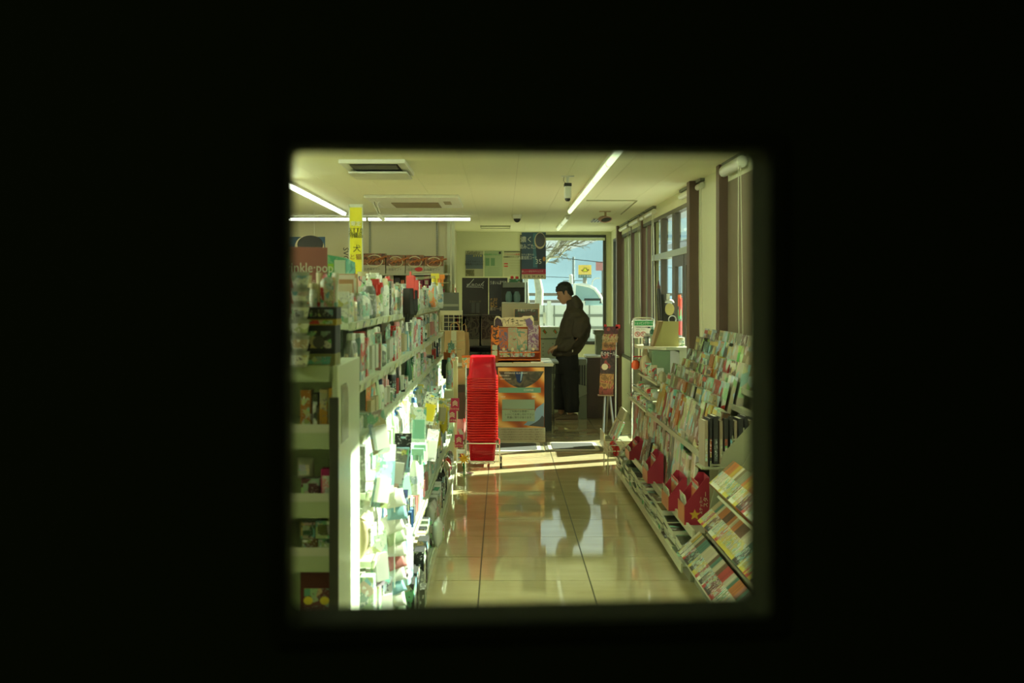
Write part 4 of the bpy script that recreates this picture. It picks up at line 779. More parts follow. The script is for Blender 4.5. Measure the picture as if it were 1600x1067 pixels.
# second coffee banner seen at the frame's edge, hanging by the counter wall
D = 13.8; a = P(440, 445, D); b = P(508, 370, D); w = (b.x - a.x) / 2; h = b.z - a.z
r = thing('hanging_banner', 'blue coffee banner with black cup hanging behind the pink sign', 'banner', ((a.x + b.x) / 2, D, a.z))
obj('sheet', MB().box(-w, w, 0, 0.006, 0, h), MC['banner_blue'], r)
obj('cup_rim', disc(w * .28, h * .78, w * .68, h * .26, -0.006, -0.002), CR, r); obj('coffee_print', disc(w * .32, h * .84, w * .60, h * .19, -0.008, -0.006), MC['coffee_black'], r)
obj('yellow_flash', MB().box(w * .5, w * .9, -.006, 0, h * .3, h * .42), YINK, r); obj('cream_band', MB().box(-w, w, -.006, 0, 0, h * .13), CR, r)
for sx_ in (-.6, .5): obj('hanging_string', MB().tube([(w * sx_, 0, h), (w * sx_, 0, CZ - a.z)], 0.0018, 4), WHITE, r)
D = 15.8; q = thing('wall_lettering', 'black vertical lettering on the counter wall beside the yellow banner', 'sign', (P(540, 0, D).x, D, P(0, 400, D).z)); text('SVGS', q, (0, -.002, 0), 0.1, INK, rot=(R(90), R(90), 0)); obj('backing', MB().box(-.05, .05, 0, .004, -.2, .2), CREAM, q)
# column strips at the counter wall corner
for k, px in enumerate((701, 708)):
    q = struct('trim_%d' % (10 + k), MB().box(P(px, 0, 15.8).x - .02, P(px, 0, 15.8).x + .02, 15.79, 15.85, 0, CZ - .001), PALE)
r, w, h = box_thing('folded_board', 'bundle of cardboard sheets leaning at the counter wall corner', 'cardboard', 705, 432, 722, 490, 15.45, 0, None)
for k in range(4): obj('sheet', MB().box(-w / 2 + .035 * k, -w / 2 + .035 * k + .01, 0, .05, -.6, h * (.9 - .1 * k), Matrix.Rotation(R(-2 - k), 4, 'Y')), [MC['tag_paper'], CARD, RINK, PALE][k], r)

# window-side furniture: white copier, slotted bin unit, brown cabinet, easel sign
D = 16.2
r, w, h = box_thing('copier', 'white office copier with diamond stickers beside the customer', 'copier', 838, 511, 876, 660, D, 0, None, zb=0)
WHT = mat('copier_white', (.58, .64, .52), .4)
obj('cabinet', MB().box(-w / 2, w / 2, 0, .55, 0, h * .86), WHT, r, bevel=.008)
obj('lid', MB().box(-w / 2, w / 2, -.02, .57, h * .87, h), mat('copier_lid', (.68, .74, .62), .35), r, bevel=.006)
obj('vent_panel', MB().box(-w * .45, w * .45, -.006, 0, h * .45, h * .57), GREYP, r)
for k in range(5):
    for j in range(2): obj('vent_hole', MB().box(-.08 + .13 * j, -.065 + .13 * j, -.004, 0, h * (.62 + .045 * k), h * (.63 + .045 * k)), GREYP, r)
for k in range(2):
    def dia(dx, s_): return [(dx - s_, h * .955), (dx - .2 * s_, h * .955 + s_ * .9), (dx + s_, h * .935), (dx + .2 * s_, h * .935 - s_ * .7)]
    obj('diamond_sticker', MB().prism(dia(-.05 + .14 * k, .032), -.024, -.02), mat('diamond_green', (.1, .4, .12), .4), r); obj('diamond_core', MB().prism(dia(-.05 + .14 * k, .018), -.027, -.024), MC['orange_print'], r)
r, w, h = box_thing('side_table', 'grey-green service table with a black gap under its top beside the copier', 'table', 845, 566, 866, 660, 14.6, 0, None, zb=0)
obj('table_top', MB().box(-w / 2, w / 2, 0, .3, h * .96, h), PALE, r); obj('leg', MB().box(w / 2 - .008, w / 2, 0, .02, 0, h * .96), DARK, r); obj('leg', MB().box(-w / 2, -w / 2 + .008, 0, .02, 0, h * .96), DARK, r); obj('leg', MB().box(w / 2 - .008, w / 2, .28, .3, 0, h * .96), DARK, r); obj('leg', MB().box(-w / 2, -w / 2 + .008, .28, .3, 0, h * .96), DARK, r)
D = 15.4
r, w, h = box_thing('brown_cabinet', 'dark brown cabinet with a white top behind the poster easel', 'cabinet', 917, 556, 966, 652, D, 0, None, zb=0)
obj('body', MB().box(-w / 2, w / 2, 0, .5, 0, h * .97), mat('cabinet_brown', (.075, .04, .03), .35, noise=.15), r, bevel=.004)
obj('top', MB().box(-w / 2 - .01, w / 2 + .01, -.02, .52, h * .97, h), WHITE, r, bevel=.003)
obj('door', MB().box(-w / 2 + .02, 0, -.012, 0, .06, h * .93), MC['cabinet_brown'], r); obj('door', MB().box(.01, w / 2 - .02, -.012, 0, .06, h * .93), MC['cabinet_brown'], r)
r, w, h = box_thing('waste_bin', 'pale slotted waste bin unit between the customer and brown cabinet', 'bin', 903, 561, 917, 652, 15.3, 0, None, zb=0)
obj('body', MB().box(-w / 2, w / 2, 0, .45, 0, h), mat('bin_pale', (.26, .30, .22), .4), r, bevel=.004)
for k in range(3): obj('slot', MB().box(-w * .38 + w * .27 * k, -w * .22 + w * .27 * k, -.006, 0, h * .55, h * .9), DARK, r)
obj('bin_liner', MB().rings([[(-w * .6, -.03, h * .35), (w * .5, -.03, h * .42), (w * .5, -.005, h * .42), (-w * .6, -.005, h * .35)], [(-w * .5, -.02, h * .58), (w * .45, -.02, h * .55), (w * .45, -.005, h * .55), (-w * .5, -.005, h * .58)]]), MC['milky'], r, color=(.5, .55, .42))
r, w, h = box_thing('hand_dryer_box', 'grey-green dispenser box on the brown cabinet behind the easel sign', 'dispenser', 928, 516, 946, 554, 15.5, 0, None)
obj('body', MB().rings([[(-w * .3, 0, 0), (w / 2, 0, 0), (w / 2, .2, 0), (-w * .3, .2, 0)], [(-w * .35, 0, h * .8), (w / 2, 0, h * .8), (w / 2, .2, h * .8), (-w * .35, .2, h * .8)], [(-w / 2, -.01, h * .85), (w / 2, -.01, h * .85), (w / 2, .2, h * .85), (-w / 2, .2, h * .85)], [(-w / 2, -.01, h), (w / 2, -.01, h), (w / 2, .2, h), (-w / 2, .2, h)]]), mat('dispenser_green', (.16, .19, .12), .4), r)
obj('paper_slip', MB().box(-w * .3, w * .4, -.02, .1, h + .001, h + .006), WINK, r)
# easel poster sign
D = 13.6
r = thing('easel_sign', 'slim easel sign with stacked red, tan and black panels near the entrance', 'sign', (P(952, 0, D).x, D, 0)); ox = r.location.x
def ex(x): return P(x, 0, D).x - ox
def ez(y): return P(0, y, D).z
obj('pole', MB().tube([(ex(962), .03, ez(655) * 0), (ex(963), .03, ez(510))], .008, 6), WINK, r)
for k, (x0, y0, x1, y1, c_, nm) in enumerate(((944, 510, 966, 522, (.10, .015, .02), 'maroon_panel'), (942, 522, 965, 535, (.42, .28, .10), 'tan_panel'), (941, 535, 962, 547, (.36, .17, .05), 'orange_brown_panel'), (939, 547, 961, 560, (.04, .015, .02), 'black_panel'), (938, 560, 960, 584, (.06, .03, .025), 'dark_print_panel'), (937, 584, 959, 607, (.45, .22, .06), 'yellow_bear_panel'), (936, 607, 958, 617, (.28, .06, .03), 'red_panel'))):
    q = obj(nm, MB().box(ex(x0), ex(x1), 0, .01, ez(y1), ez(y0)), art('easel_art_%d' % k, [c_, tuple(v * .5 for v in c_), c_, (.30, .05, .04), tuple(min(1, v * 1.8) for v in c_)], 12), r)
text('冬のセール', r, (ex(950), -.002, ez(553)), .055, WINK, sx=.6); text('あったか', r, (ex(953), -.002, ez(528)), .05, MC['soft_gold']); text('ご予約受付中', r, (ex(952), -.002, ez(541)), .035, INK)
obj('red_flag', MB().box(ex(962), ex(969), 0, .006, ez(513), ez(507)), RINK, r); obj('red_flag', MB().box(ex(944), ex(948), 0, .006, ez(511), ez(507)), RINK, r)
obj('cream_ring', disc(ex(945), ez(573), .035, .035, -.003, 0), CR, r)
obj('tray', MB().box(ex(934), ex(958), -.06, .02, ez(618), ez(616.5)), mat('tray_tan', (.3, .2, .1), .5), r)
obj('leg', MB().tube([(ex(945), 0, ez(617)), (ex(941), -.12, 0.0)], .013, 6), STEEL, r); obj('leg', MB().tube([(ex(953), 0, ez(617)), (ex(959), -.08, 0.0)], .013, 6), STEEL, r); obj('leg', MB().tube([(ex(950), 0.01, ez(617)), (ex(950), .28, 0.0)], .013, 6), STEEL, r)

# ================================================================== RED BASKETS ON THEIR TROLLEY
BRED = objcol('basket_red', 0.25, trans=0.40)
def rrect(w, d, r, z, n=4): return [(cx + r * math.cos(R(a0 + 90 * k / n)), cy + r * math.sin(R(a0 + 90 * k / n)), z) for cx, cy, a0 in ((w - r, d - r, 0), (-w + r, d - r, 90), (-w + r, -d + r, 180), (w - r, -d + r, 270)) for k in range(n + 1)]
def basket_meshes():
    b = MB()
    secs = [(0.105, 0.18, 0.02, 0.0), (0.112, 0.187, 0.045, 0.006), (0.120, 0.198, 0.045, 0.10), (0.126, 0.208, 0.045, 0.195), (0.122, 0.204, 0.045, 0.195), (0.116, 0.194, 0.045, 0.10), (0.108, 0.183, 0.03, 0.010), (0.101, 0.176, 0.02, 0.008)]
    b.rings([rrect(*q) for q in secs])
    rim = MB(); rim.rings([rrect(0.126, 0.208, .045, .188), rrect(.1385, .2205, .05, .187), rrect(.1395, .2215, .05, .192), rrect(.137, .219, .05, .196), rrect(.122, .204, .045, .197)], close=True)
    ribs = MB()
    for k in range(7):
        z = .03 + .022 * k; w = .1135 + .0125 * (z / .195); ribs.box(-w + .02, w - .02, -.1885 - .021 * z / .195 - .002, -.186 - .021 * z / .195, z, z + .004)
    for k in range(9): x = -.08 + .02 * k; ribs.box(x - .0015, x + .0015, -.2095, -.19, .03, .17)
    hd = MB().tube([(-.128, -.11, .192), (-.128, -.10, .199), (-.128, .10, .199), (-.128, .11, .192)], .005, 6)
    return smooth(b.mesh('basket_body')), smooth(rim.mesh('basket_rim')), ribs.mesh('ribs'), hd.mesh('handle')
BM = basket_meshes()
for m_ in BM: m_.materials.append(BRED)
BX, BYY = P(754, 0, 11.12).x, 11.17
bproto = None
def basket(z, flip, label, red):
    r = thing('shopping_basket', label, 'basket', (BX, BYY, z), 0, 'nested red shopping baskets')
    if flip: r.rotation_euler = (R(180), 0, 0)
    for nm, me in zip(('body', 'rim', 'grille_ribs', 'handle'), BM):
        o = bpy.data.objects.new(nm, me); COL.objects.link(o); o.parent = r; o.color = (*red, 1) if nm != 'rim' else (1.0, .05, .04, 1)  # rims a lighter red than bodies, imitating lit edges over shaded gaps
    return r
PITCH = 0.0225
nb = 21
OR2 = ORD + ['thirteenth', 'fourteenth', 'fifteenth', 'sixteenth', 'seventeenth', 'eighteenth', 'nineteenth', 'twentieth', 'twenty-first', 'twenty-second', 'twenty-third', 'twenty-fourth', 'twenty-fifth', 'twenty-sixth', 'twenty-seventh', 'twenty-eighth', 'twenty-ninth', 'thirtieth']
def ordn(k):
    if k < len(OR2): return OR2[k]
    tens = ['', '', 'twenty', 'thirty', 'forty', 'fifty', 'sixty', 'seventy', 'eighty', 'ninety']
    k += 1; return (tens[k // 10] + '-' + ORD[k % 10 - 1]) if k % 10 else {3: 'thirtieth', 4: 'fortieth', 5: 'fiftieth', 6: 'sixtieth', 7: 'seventieth'}[k // 10]
for k in range(nb):
    basket(0.062 + PITCH * k, False, 'red shopping basket, %s one up from the trolley' % ordn(k) if k else 'lowest red shopping basket, its whole tapered body showing on the trolley', (0.80, 0.012, 0.03))
zt = 0.062 + PITCH * (nb - 1) + 0.2
for k in range(5):
    basket(zt + 0.197 + PITCH * k, True, 'upturned red shopping basket, %s of those capping the stack' % ordn(k) if k < 4 else 'topmost red basket lying upside down over the whole stack', (1.0, 0.018, 0.05))
r = thing('basket_trolley', 'chrome basket trolley on small casters under the red stack', 'trolley', (BX, BYY, 0))
fw, fd = .155, .22
for sy in (-1, 1):
    obj('side_hoop', MB().tube([(-fw, sy * fd, .06), (-fw, sy * fd, .21), (-fw + .02, sy * fd, .225), (fw - .02, sy * fd, .225), (fw, sy * fd, .21), (fw, sy * fd, .06)], .006, 8), CHROME, r, sm=True)
obj('base_frame', MB().tube([(-fw, -fd, .06), (fw, -fd, .06), (fw, fd, .06), (-fw, fd, .06)], .006, 8, close=True), CHROME, r, sm=True)
obj('front_guide', MB().tube([(-.125, -fd - .01, .225), (-.125, -fd - .01, .08), (-.095, -fd - .01, .045), (.10, -fd - .01, .045), (.13, -fd - .01, .075), (.13, -fd - .01, .225)], .004, 8), CHROME, r, sm=True)
obj('side_guide', MB().tube([(-fw, -fd, .2), (-fw - .025, -fd, .25), (-fw - .03, -fd, .12), (-fw, -fd, .08)], .004, 8), CHROME, r, sm=True)
for k in range(4): obj('base_wire', MB().tube([(-fw + .06 + .065 * k, -fd, .056), (-fw + .06 + .065 * k, fd, .056)], .003, 6), CHROME, r)
for sx_ in (-1, 1):
    for sy in (-1, 1):
        q = obj('caster', MB().rings([[(sx_ * (fw + .012) + a, sy * fd + rr * math.cos(2 * math.pi * j / 14), .025 + rr * math.sin(2 * math.pi * j / 14)) for j in range(14)] for rr, a in ((.018, -.008), (.025, -.008), (.025, .008), (.018, .008))]), BLACKM, r)
        obj('fork', MB().box(sx_ * (fw + .012) - .012, sx_ * (fw + .012) + .012, sy * fd - .006, sy * fd + .006, .025, .062), CHROME, q)

# ================================================================== PRODUCT KINDS
def bx(w, d, h, z=0, b=0.0):
    """box w (along x, depth) d (along y, width) h, with softly cut vertical edges"""
    c = min(w, d) * .08 if b == 0 else b
    poly = [(w / 2 - c, d / 2), (-w / 2 + c, d / 2), (-w / 2, d / 2 - c), (-w / 2, -d / 2 + c), (-w / 2 + c, -d / 2), (w / 2 - c, -d / 2), (w / 2, -d / 2 + c), (w / 2, d / 2 - c)]
    return MB().rings([[(x, y, z) for x, y in poly], [(x, y, z + h) for x, y in poly]])
def pillow(w, d, h, crimp=.015, n=10):
    rs = []
    for k in range(n + 1):
        t = k / n; z = h * t; s_ = math.sin(math.pi * min(1, max(0, t))) ** .45
        rs.append([((w / 2) * (s_ * .95 + .03) * math.cos(a), (d / 2) * (.93 + .07 * (1 - s_)) * (abs(math.sin(a)) ** .6) * (1 if math.sin(a) > 0 else -1), z) for a in [2 * math.pi * j / 12 for j in range(12)]])
    return MB().rings(rs)
K = {}
def kind(name, cat, w, d, h, parts): K[name] = dict(cat=cat, w=w, d=d, h=h, parts=[(pn, smooth(mb.mesh(pn)), mt, role) for pn, mb, mt, role in parts])
# role: a = main colour, b = accent colour, w = label white
def label_band(r, z0, z1, sx=1, sy=1): return MB().lathe([(r * 1.01, z0), (r * 1.015, z0 + .001), (r * 1.015, z1 - .001), (r * 1.01, z1)], 12, sx, sy)
kind('pump bottle', 'bottle', .06, .062, .19, [('bottle_body', MB().lathe([(.022, 0), (.029, .006), (.029, .12), (.022, .135), (.012, .142)], 12), 'milky', 'a'), ('pump_head', MB().lathe([(.013, .142), (.013, .158), (.005, .16), (.005, .178), (.012, .18), (.012, .188)], 10).box(0, .034, -.005, .005, .179, .187), 'plastic', 'b'), ('label_band', label_band(.029, .03, .105), 'print', 'a')])
kind('spray bottle', 'bottle', .07, .075, .23, [('bottle_body', MB().lathe([(.030, 0), (.036, .006), (.036, .10), (.026, .14), (.013, .165)], 12, .8, 1), 'milky', 'a'), ('trigger_head', MB().box(-.018, .04, -.010, .010, .185, .215).box(.016, .030, -.006, .006, .14, .19).lathe([(.014, .163), (.014, .19)], 10), 'plastic', 'b'), ('label_band', label_band(.036, .02, .09, .8, 1), 'print', 'a')])
kind('squeeze bottle', 'bottle', .05, .07, .2, [('bottle_body', MB().lathe([(.028, 0), (.033, .006), (.030, .09), (.033, .15), (.018, .172), (.013, .175)], 12, .65, 1), 'plastic', 'a'), ('screw_cap', MB().lathe([(.014, .174), (.013, .196), (.010, .2)], 10), 'plastic', 'b'), ('label_band', label_band(.0325, .025, .12, .65, 1), 'print', 'b')])
kind('spray can', 'can', .055, .055, .2, [('can_body', MB().lathe([(.025, 0), (.027, .003), (.027, .155), (.020, .166)], 14), 'plastic', 'a'), ('cap', MB().lathe([(.021, .165), (.021, .197), (.017, .2)], 12), 'plastic', 'b'), ('label_band', label_band(.027, .05, .12), 'print_fine', 'a')])
kind('carton', 'box', .05, .07, .15, [('box_body', bx(.05, .07, .15, b=.0015), 'print', 'a'), ('front_panel', MB().box(.025, .0262, -.03, .03, .03, .12), 'print_fine', 'b'), ('top_flap', MB().box(-.024, .024, -.034, .034, .15, .1515), 'matte', 'a')])
kind('flat carton', 'box', .09, .11, .05, [('box_body', bx(.09, .11, .05, b=.0015), 'print', 'a'), ('front_panel', MB().box(.045, .0462, -.05, .05, .01, .042), 'print_fine', 'b')])
kind('refill pouch', 'pouch', .06, .11, .2, [('pouch_body', MB().rings([[(.03 * f * math.cos(a), .052 * g * (1 if math.sin(a) > 0 else -1) * abs(math.sin(a)) ** .5, z) for a in [2 * math.pi * j / 12 for j in range(12)]] for f, g, z in ((.8, .95, 0), (1, 1, .02), (.85, 1, .09), (.4, 1, .15), (.06, .95, .19), (.05, .95, .2))]), 'film', 'a'), ('spout', MB().lathe([(.009, .17), (.009, .2), (.006, .206)], 8, c=(0, .035, 0)), 'plastic', 'b'), ('front_print', MB().rings([[(.0285 * f + .002, y, z) for y, z, f in ((-.035, .03, 1), (.035, .03, 1), (.035, .11, .8), (-.035, .11, .8))], [(.0285 * f + .003, y, z) for y, z, f in ((-.033, .032, 1), (.033, .032, 1), (.033, .108, .8), (-.033, .108, .8))]]), 'print', 'b')])
kind('wrapped pack', 'pack', .07, .12, .13, [('pack_body', pillow(.07, .12, .13), 'film', 'a'), ('print_patch', MB().box(.030, .036, -.035, .035, .035, .095), 'print', 'b')])
kind('jar', 'jar', .06, .06, .08, [('jar_body', MB().lathe([(.026, 0), (.030, .005), (.030, .055), (.026, .06)], 12), 'milky', 'a'), ('lid', MB().lathe([(.029, .06), (.030, .062), (.030, .078), (.027, .08)], 12), 'plastic', 'b'), ('label_band', label_band(.030, .015, .045), 'print_fine', 'a')])
kind('tube', 'tube', .04, .05, .15, [('tube_body', MB().rings([[(x * f, y * g, z) for x, y in [(math.cos(2 * math.pi * j / 12) * .016, math.sin(2 * math.pi * j / 12) * .016) for j in range(12)]] for f, g, z in ((1, 1, .02), (1, 1.05, .06), (.5, 1.3, .12), (.1, 1.5, .15))]), 'plastic', 'a'), ('cap', MB().lathe([(.013, 0), (.015, .002), (.015, .019), (.013, .02)], 10), 'plastic', 'b')])
kind('hanging pack', 'pack', .03, .09, .17, [('backing_card', MB().box(-.001, .001, -.045, .045, 0, .17), 'print', 'a'), ('blister', MB().rings([[(x, y * s_, .02 + (z - .02) * 1) for y, z in ((-.034, .02), (.034, .02), (.034, .11), (-.034, .11))] for x, s_ in ((.001, 1), (.018, .9))]), 'milky', 'b'), ('hang_hole', MB().box(.001, .0018, -.012, .012, .148, .156), 'matte', 'b')])
kind('cup', 'cup', .06, .06, .07, [('cup_body', MB().lathe([(.020, 0), (.022, .001), (.030, .066), (.032, .07)], 14), 'milky', 'a'), ('print_band', MB().lathe([(.0235, .012), (.0240, .013), (.0295, .052), (.0285, .053)], 14), 'print', 'b')])
CO = {'white': (.76, .79, .70), 'pale green': (.48, .62, .42), 'mint': (.30, .55, .42), 'aqua': (.32, .55, .58), 'red': (.55, .04, .03), 'orange': (.72, .22, .04), 'navy': (.03, .05, .12), 'black': (.02, .022, .02), 'cream': (.66, .60, .38), 'pink': (.66, .30, .28), 'magenta': (.55, .03, .18), 'grey': (.22, .24, .20), 'yellow': (.75, .62, .06), 'lime': (.35, .62, .08), 'brown': (.22, .12, .05), 'blue': (.08, .22, .50), 'dark green': (.03, .12, .06), 'silver': (.45, .48, .42)}
COUNT = {}; PEND = []
def product(kn, ca, cb, x, y, z, face=0, sh=1.0, sw=1.0, where='', group='', tilt=0, end='storeroom end', roll=0):
    k = K[kn]; o = bpy.data.objects.new(kn.replace(' ', '_'), None); COL.objects.link(o); o.location = (x, y, z); o.empty_display_size = .02
    o.rotation_euler = (roll, tilt, face); o.scale = (1, sw, sh)
    for pn, me, mt, role in k['parts']:
        p = bpy.data.objects.new(pn, me); COL.objects.link(p); p.parent = o
        if not me.materials: me.materials.append(MC[mt])
        elif me.materials[0] != MC[mt]: pass
        c = CO[ca] if role == 'a' else CO[cb]; j = random.uniform(.88, 1.1); p.color = (min(1, c[0] * j), min(1, c[1] * j), min(1, c[2] * j), 1)
    key = (ca, cb, kn, where); COUNT.setdefault(key, []).append(o); o['category'] = k['cat']; o['group'] = group
    PEND.append((o, key, end)); return o
def flush_labels():
    for key, lst in COUNT.items():
        ca, cb, kn, where = key; n = len(lst); ks = kn.split()[-1]
        for i, o in enumerate(sorted(lst, key=lambda q: (round(q.location.y, 2), q.location.x))):
            c2 = '' if cb == ca else ' with %s %s' % (cb, {'pump bottle': 'pump', 'spray bottle': 'trigger', 'squeeze bottle': 'cap', 'spray can': 'cap', 'carton': 'front', 'flat carton': 'front', 'refill pouch': 'print', 'wrapped pack': 'print', 'jar': 'lid', 'tube': 'cap', 'hanging pack': 'blister', 'cup': 'band'}[kn])
            tail = '' if n == 1 else ', %s from storeroom' % ordn(i)
            o['label'] = '%s %s%s %s%s' % (ca, kn, c2, where, tail)
            if len(o['label'].replace('-', ' ').split()) > 16: o['label'] = o['label'].replace(' from storeroom', ' along').replace('on the end display beside the baskets', 'on the end display').replace("behind the gondola's top front row", "in the gondola's top back row").replace('jutting over the gondola shelf edge', 'jutting off the gondola')

# ================================================================== CENTRAL GONDOLA (aisle side)
SH = [(1.46, -.53), (1.24, -.50), (1.06, -.49), (.86, -.47), (.62, -.45), (.38, -.43), (.12, -.385)]
GY0, GL_, GN = 4.30, 1.0, 6
def gondola_unit(k):
    y0 = GY0 + GL_ * k; r = thing('gondola_unit', 'pale green gondola shelving unit, %s from the storeroom door' % ORD[k], 'shelving', (-.75, y0 + GL_ / 2, 0), 0, 'gondola shelving units')
    h = GL_ / 2 - .002; ox = -.75
    obj('back_panel', gmesh('bp', MB().box(-.22, -.20, -h, h, .1, 1.5)), MINTD, r)
    obj('base', gmesh('bs', MB().box(-.2, .355, -h, h, 0, .10)), MINT, r)
    for sg in (-1, 1): obj('upright', gmesh('up%d' % sg, MB().box(-.2, -.17, sg * (h - .012) - .012, sg * (h - .012) + .012, .1, 1.52)), STEEL, r)
    for i, (z, xf) in enumerate(SH):
        q = obj('shelf_board', gmesh('sb%d' % i, MB().box(-.2, xf - ox - .012, -h, h, z - .022, z)), MINT, r)
        obj('price_rail', gmesh('pr%d' % i, MB().rings([[(xf - ox - .012, y, z - .026), (xf - ox - .004, y, z - .026), (xf - ox + .002, y, z + .003), (xf - ox - .008, y, z + .003)] for y in (-h, h)])), MINTD, q)
        for j in range(4):
            yj = -h + .11 + .24 * j
            obj('price_card', gmesh('pc%d_%d' % (i, j), MB().rings([[(xf - ox - .002, y, z - .024), (xf - ox - .0005, y, z - .024), (xf - ox + .0045, y, z), (xf - ox + .003, y, z)] for y in (yj, yj + .07)])), MC['print_fine'], q, color=[(.8, .8, .65), (.7, .6, .1), (.75, .78, .65)][j % 3])
    return r
GM = {}
def gmesh(key, mb):
    if key not in GM: GM[key] = mb.mesh('part')
    return GM[key]
for k in range(GN): gondola_unit(k)
# high shelf and its beige extension
def high_shelf(y0, y1, x0, z, lb, m):
    r = thing('top_shelf', lb, 'shelf', ((x0 - .95) / 2, (y0 + y1) / 2, z)); w = (x0 + .95) / 2; h = (y1 - y0) / 2
    obj('board', MB().box(-w, w, -h, h, -.03, 0), m, r, bevel=.003); obj('front_lip', MB().box(w, w + .008, -h, h, -.045, .012), m, r)
    for y in (-h + .02, h - .04): obj('bracket', MB().prism([(-w, -.03), (w * .6, -.03), (-w, -.1)], y, y + .012, 'y'), STEEL, r)
    for k in range(6): obj('price_card', MB().box(w + .008, w + .0095, -h + .1 + .25 * k, -h + .18 + .25 * k, -.04, .008), MC['print_fine'], r, color=(.6, .62, .45)) if -h + .18 + .25 * k < h else None
high_shelf(5.35, 7.25, -.67, 1.585, 'pale green top shelf with stacked cups above the gondola', MINTD)
high_shelf(7.35, 10.2, -.60, 1.575, 'beige top shelf with hooks at the far part of the gondola', mat('beige_enamel', (.45, .42, .26), .4))

UP = [('spray can', 1), ('pump bottle', 1.05), ('hanging pack', 1), ('carton', 1), ('tube', 1.1), ('squeeze bottle', 1)]
SETS = [
    # (kinds, colour pairs)
    (['pump bottle', 'spray bottle', 'tube', 'carton', 'squeeze bottle', 'spray can'], [('white', 'red'), ('white', 'mint'), ('cream', 'red'), ('pale green', 'white'), ('white', 'lime'), ('silver', 'dark green'), ('white', 'navy'), ('grey', 'white'), ('white', 'cream')]),
    (['carton', 'tube', 'hanging pack', 'jar', 'carton', 'squeeze bottle'], [('cream', 'pink'), ('white', 'aqua'), ('grey', 'white'), ('red', 'white'), ('dark green', 'white'), ('white', 'red'), ('pale green', 'white'), ('black', 'cream'), ('pink', 'cream')]),
    (['carton', 'flat carton', 'tube', 'hanging pack', 'spray can'], [('orange', 'cream'), ('grey', 'red'), ('black', 'white'), ('dark green', 'white'), ('pink', 'white'), ('pale green', 'white'), ('white', 'navy')]),
    (['spray bottle', 'refill pouch', 'hanging pack', 'wrapped pack', 'pump bottle', 'carton'], [('white', 'yellow'), ('white', 'white'), ('white', 'pale green'), ('pale green', 'white'), ('white', 'blue'), ('white', 'white'), ('grey', 'white'), ('white', 'mint')]),
    (['refill pouch', 'squeeze bottle', 'wrapped pack', 'pump bottle', 'spray bottle'], [('white', 'blue'), ('white', 'mint'), ('pale green', 'mint'), ('white', 'aqua'), ('white', 'white'), ('white', 'white'), ('aqua', 'white'), ('white', 'pale green'), ('cream', 'white')]),
    (['refill pouch', 'wrapped pack', 'hanging pack', 'squeeze bottle', 'carton'], [('white', 'pale green'), ('aqua', 'white'), ('navy', 'white'), ('grey', 'blue'), ('cream', 'grey'), ('pale green', 'grey'), ('white', 'pink'), ('grey', 'white'), ('navy', 'aqua')]),
    (['wrapped pack', 'carton', 'flat carton', 'refill pouch', 'carton'], [('grey', 'white'), ('black', 'white'), ('pale green', 'white'), ('black', 'grey'), ('white', 'pink'), ('dark green', 'white'), ('red', 'black'), ('cream', 'magenta')]),
]
SHN = ['top', 'second', 'third', 'fourth', 'fifth', 'sixth', 'bottom']
rnd = random.Random(11)
for si, (z, xf) in enumerate(SH):
    kinds, cols = SETS[si]
    gap = (SH[si - 1][0] - z - .03) if si else .30
    y = GY0 + .03; prev = None
    while y < GY0 + GL_ * GN - .08:
        far = y > 7.2
        kn = rnd.choice(kinds); ca, cb = rnd.choice(cols); run = rnd.choice((1, 2, 2, 3)) if not far else rnd.choice((1, 2))
        for _ in range(run):
            k = K[kn]; w = k['d']
            sw = 1.0 if not far else 1.45
            sh = min(1.08 * rnd.uniform(.9, 1.12), (gap - .01) / k['h'])
            if si == 0: sh = min(sh, (.115 if y < 5.25 else .20 if y < 6.3 else .17) * rnd.uniform(.8, 1) / k['h'])
            if w * sw + y > GY0 + GL_ * GN - .03: y += .05; break
            off = rnd.uniform(0, .015)
            product(kn, ca, cb, xf - k['w'] / 2 - .018 - off, y + w * sw / 2, z, face=rnd.uniform(-.12, .12), sh=sh, sw=sw, where="on the gondola's %s shelf" % SHN[si], group="goods on the gondola's %s shelf" % SHN[si])
            y += w * sw + rnd.uniform(.006, .02)
# a second row on the top product shelf, standing behind
y = 4.4
while y < 8.5:
    kn = rnd.choice(['spray can', 'carton', 'pump bottle', 'squeeze bottle']); ca, cb = rnd.choice(SETS[0][1]); k = K[kn]
    product(kn, ca, cb, -.66, y, 1.46, sh=.55, where="behind the gondola's top front row", group='back row goods on the top gondola shelf'); y += k['d'] + rnd.uniform(.03, .08)
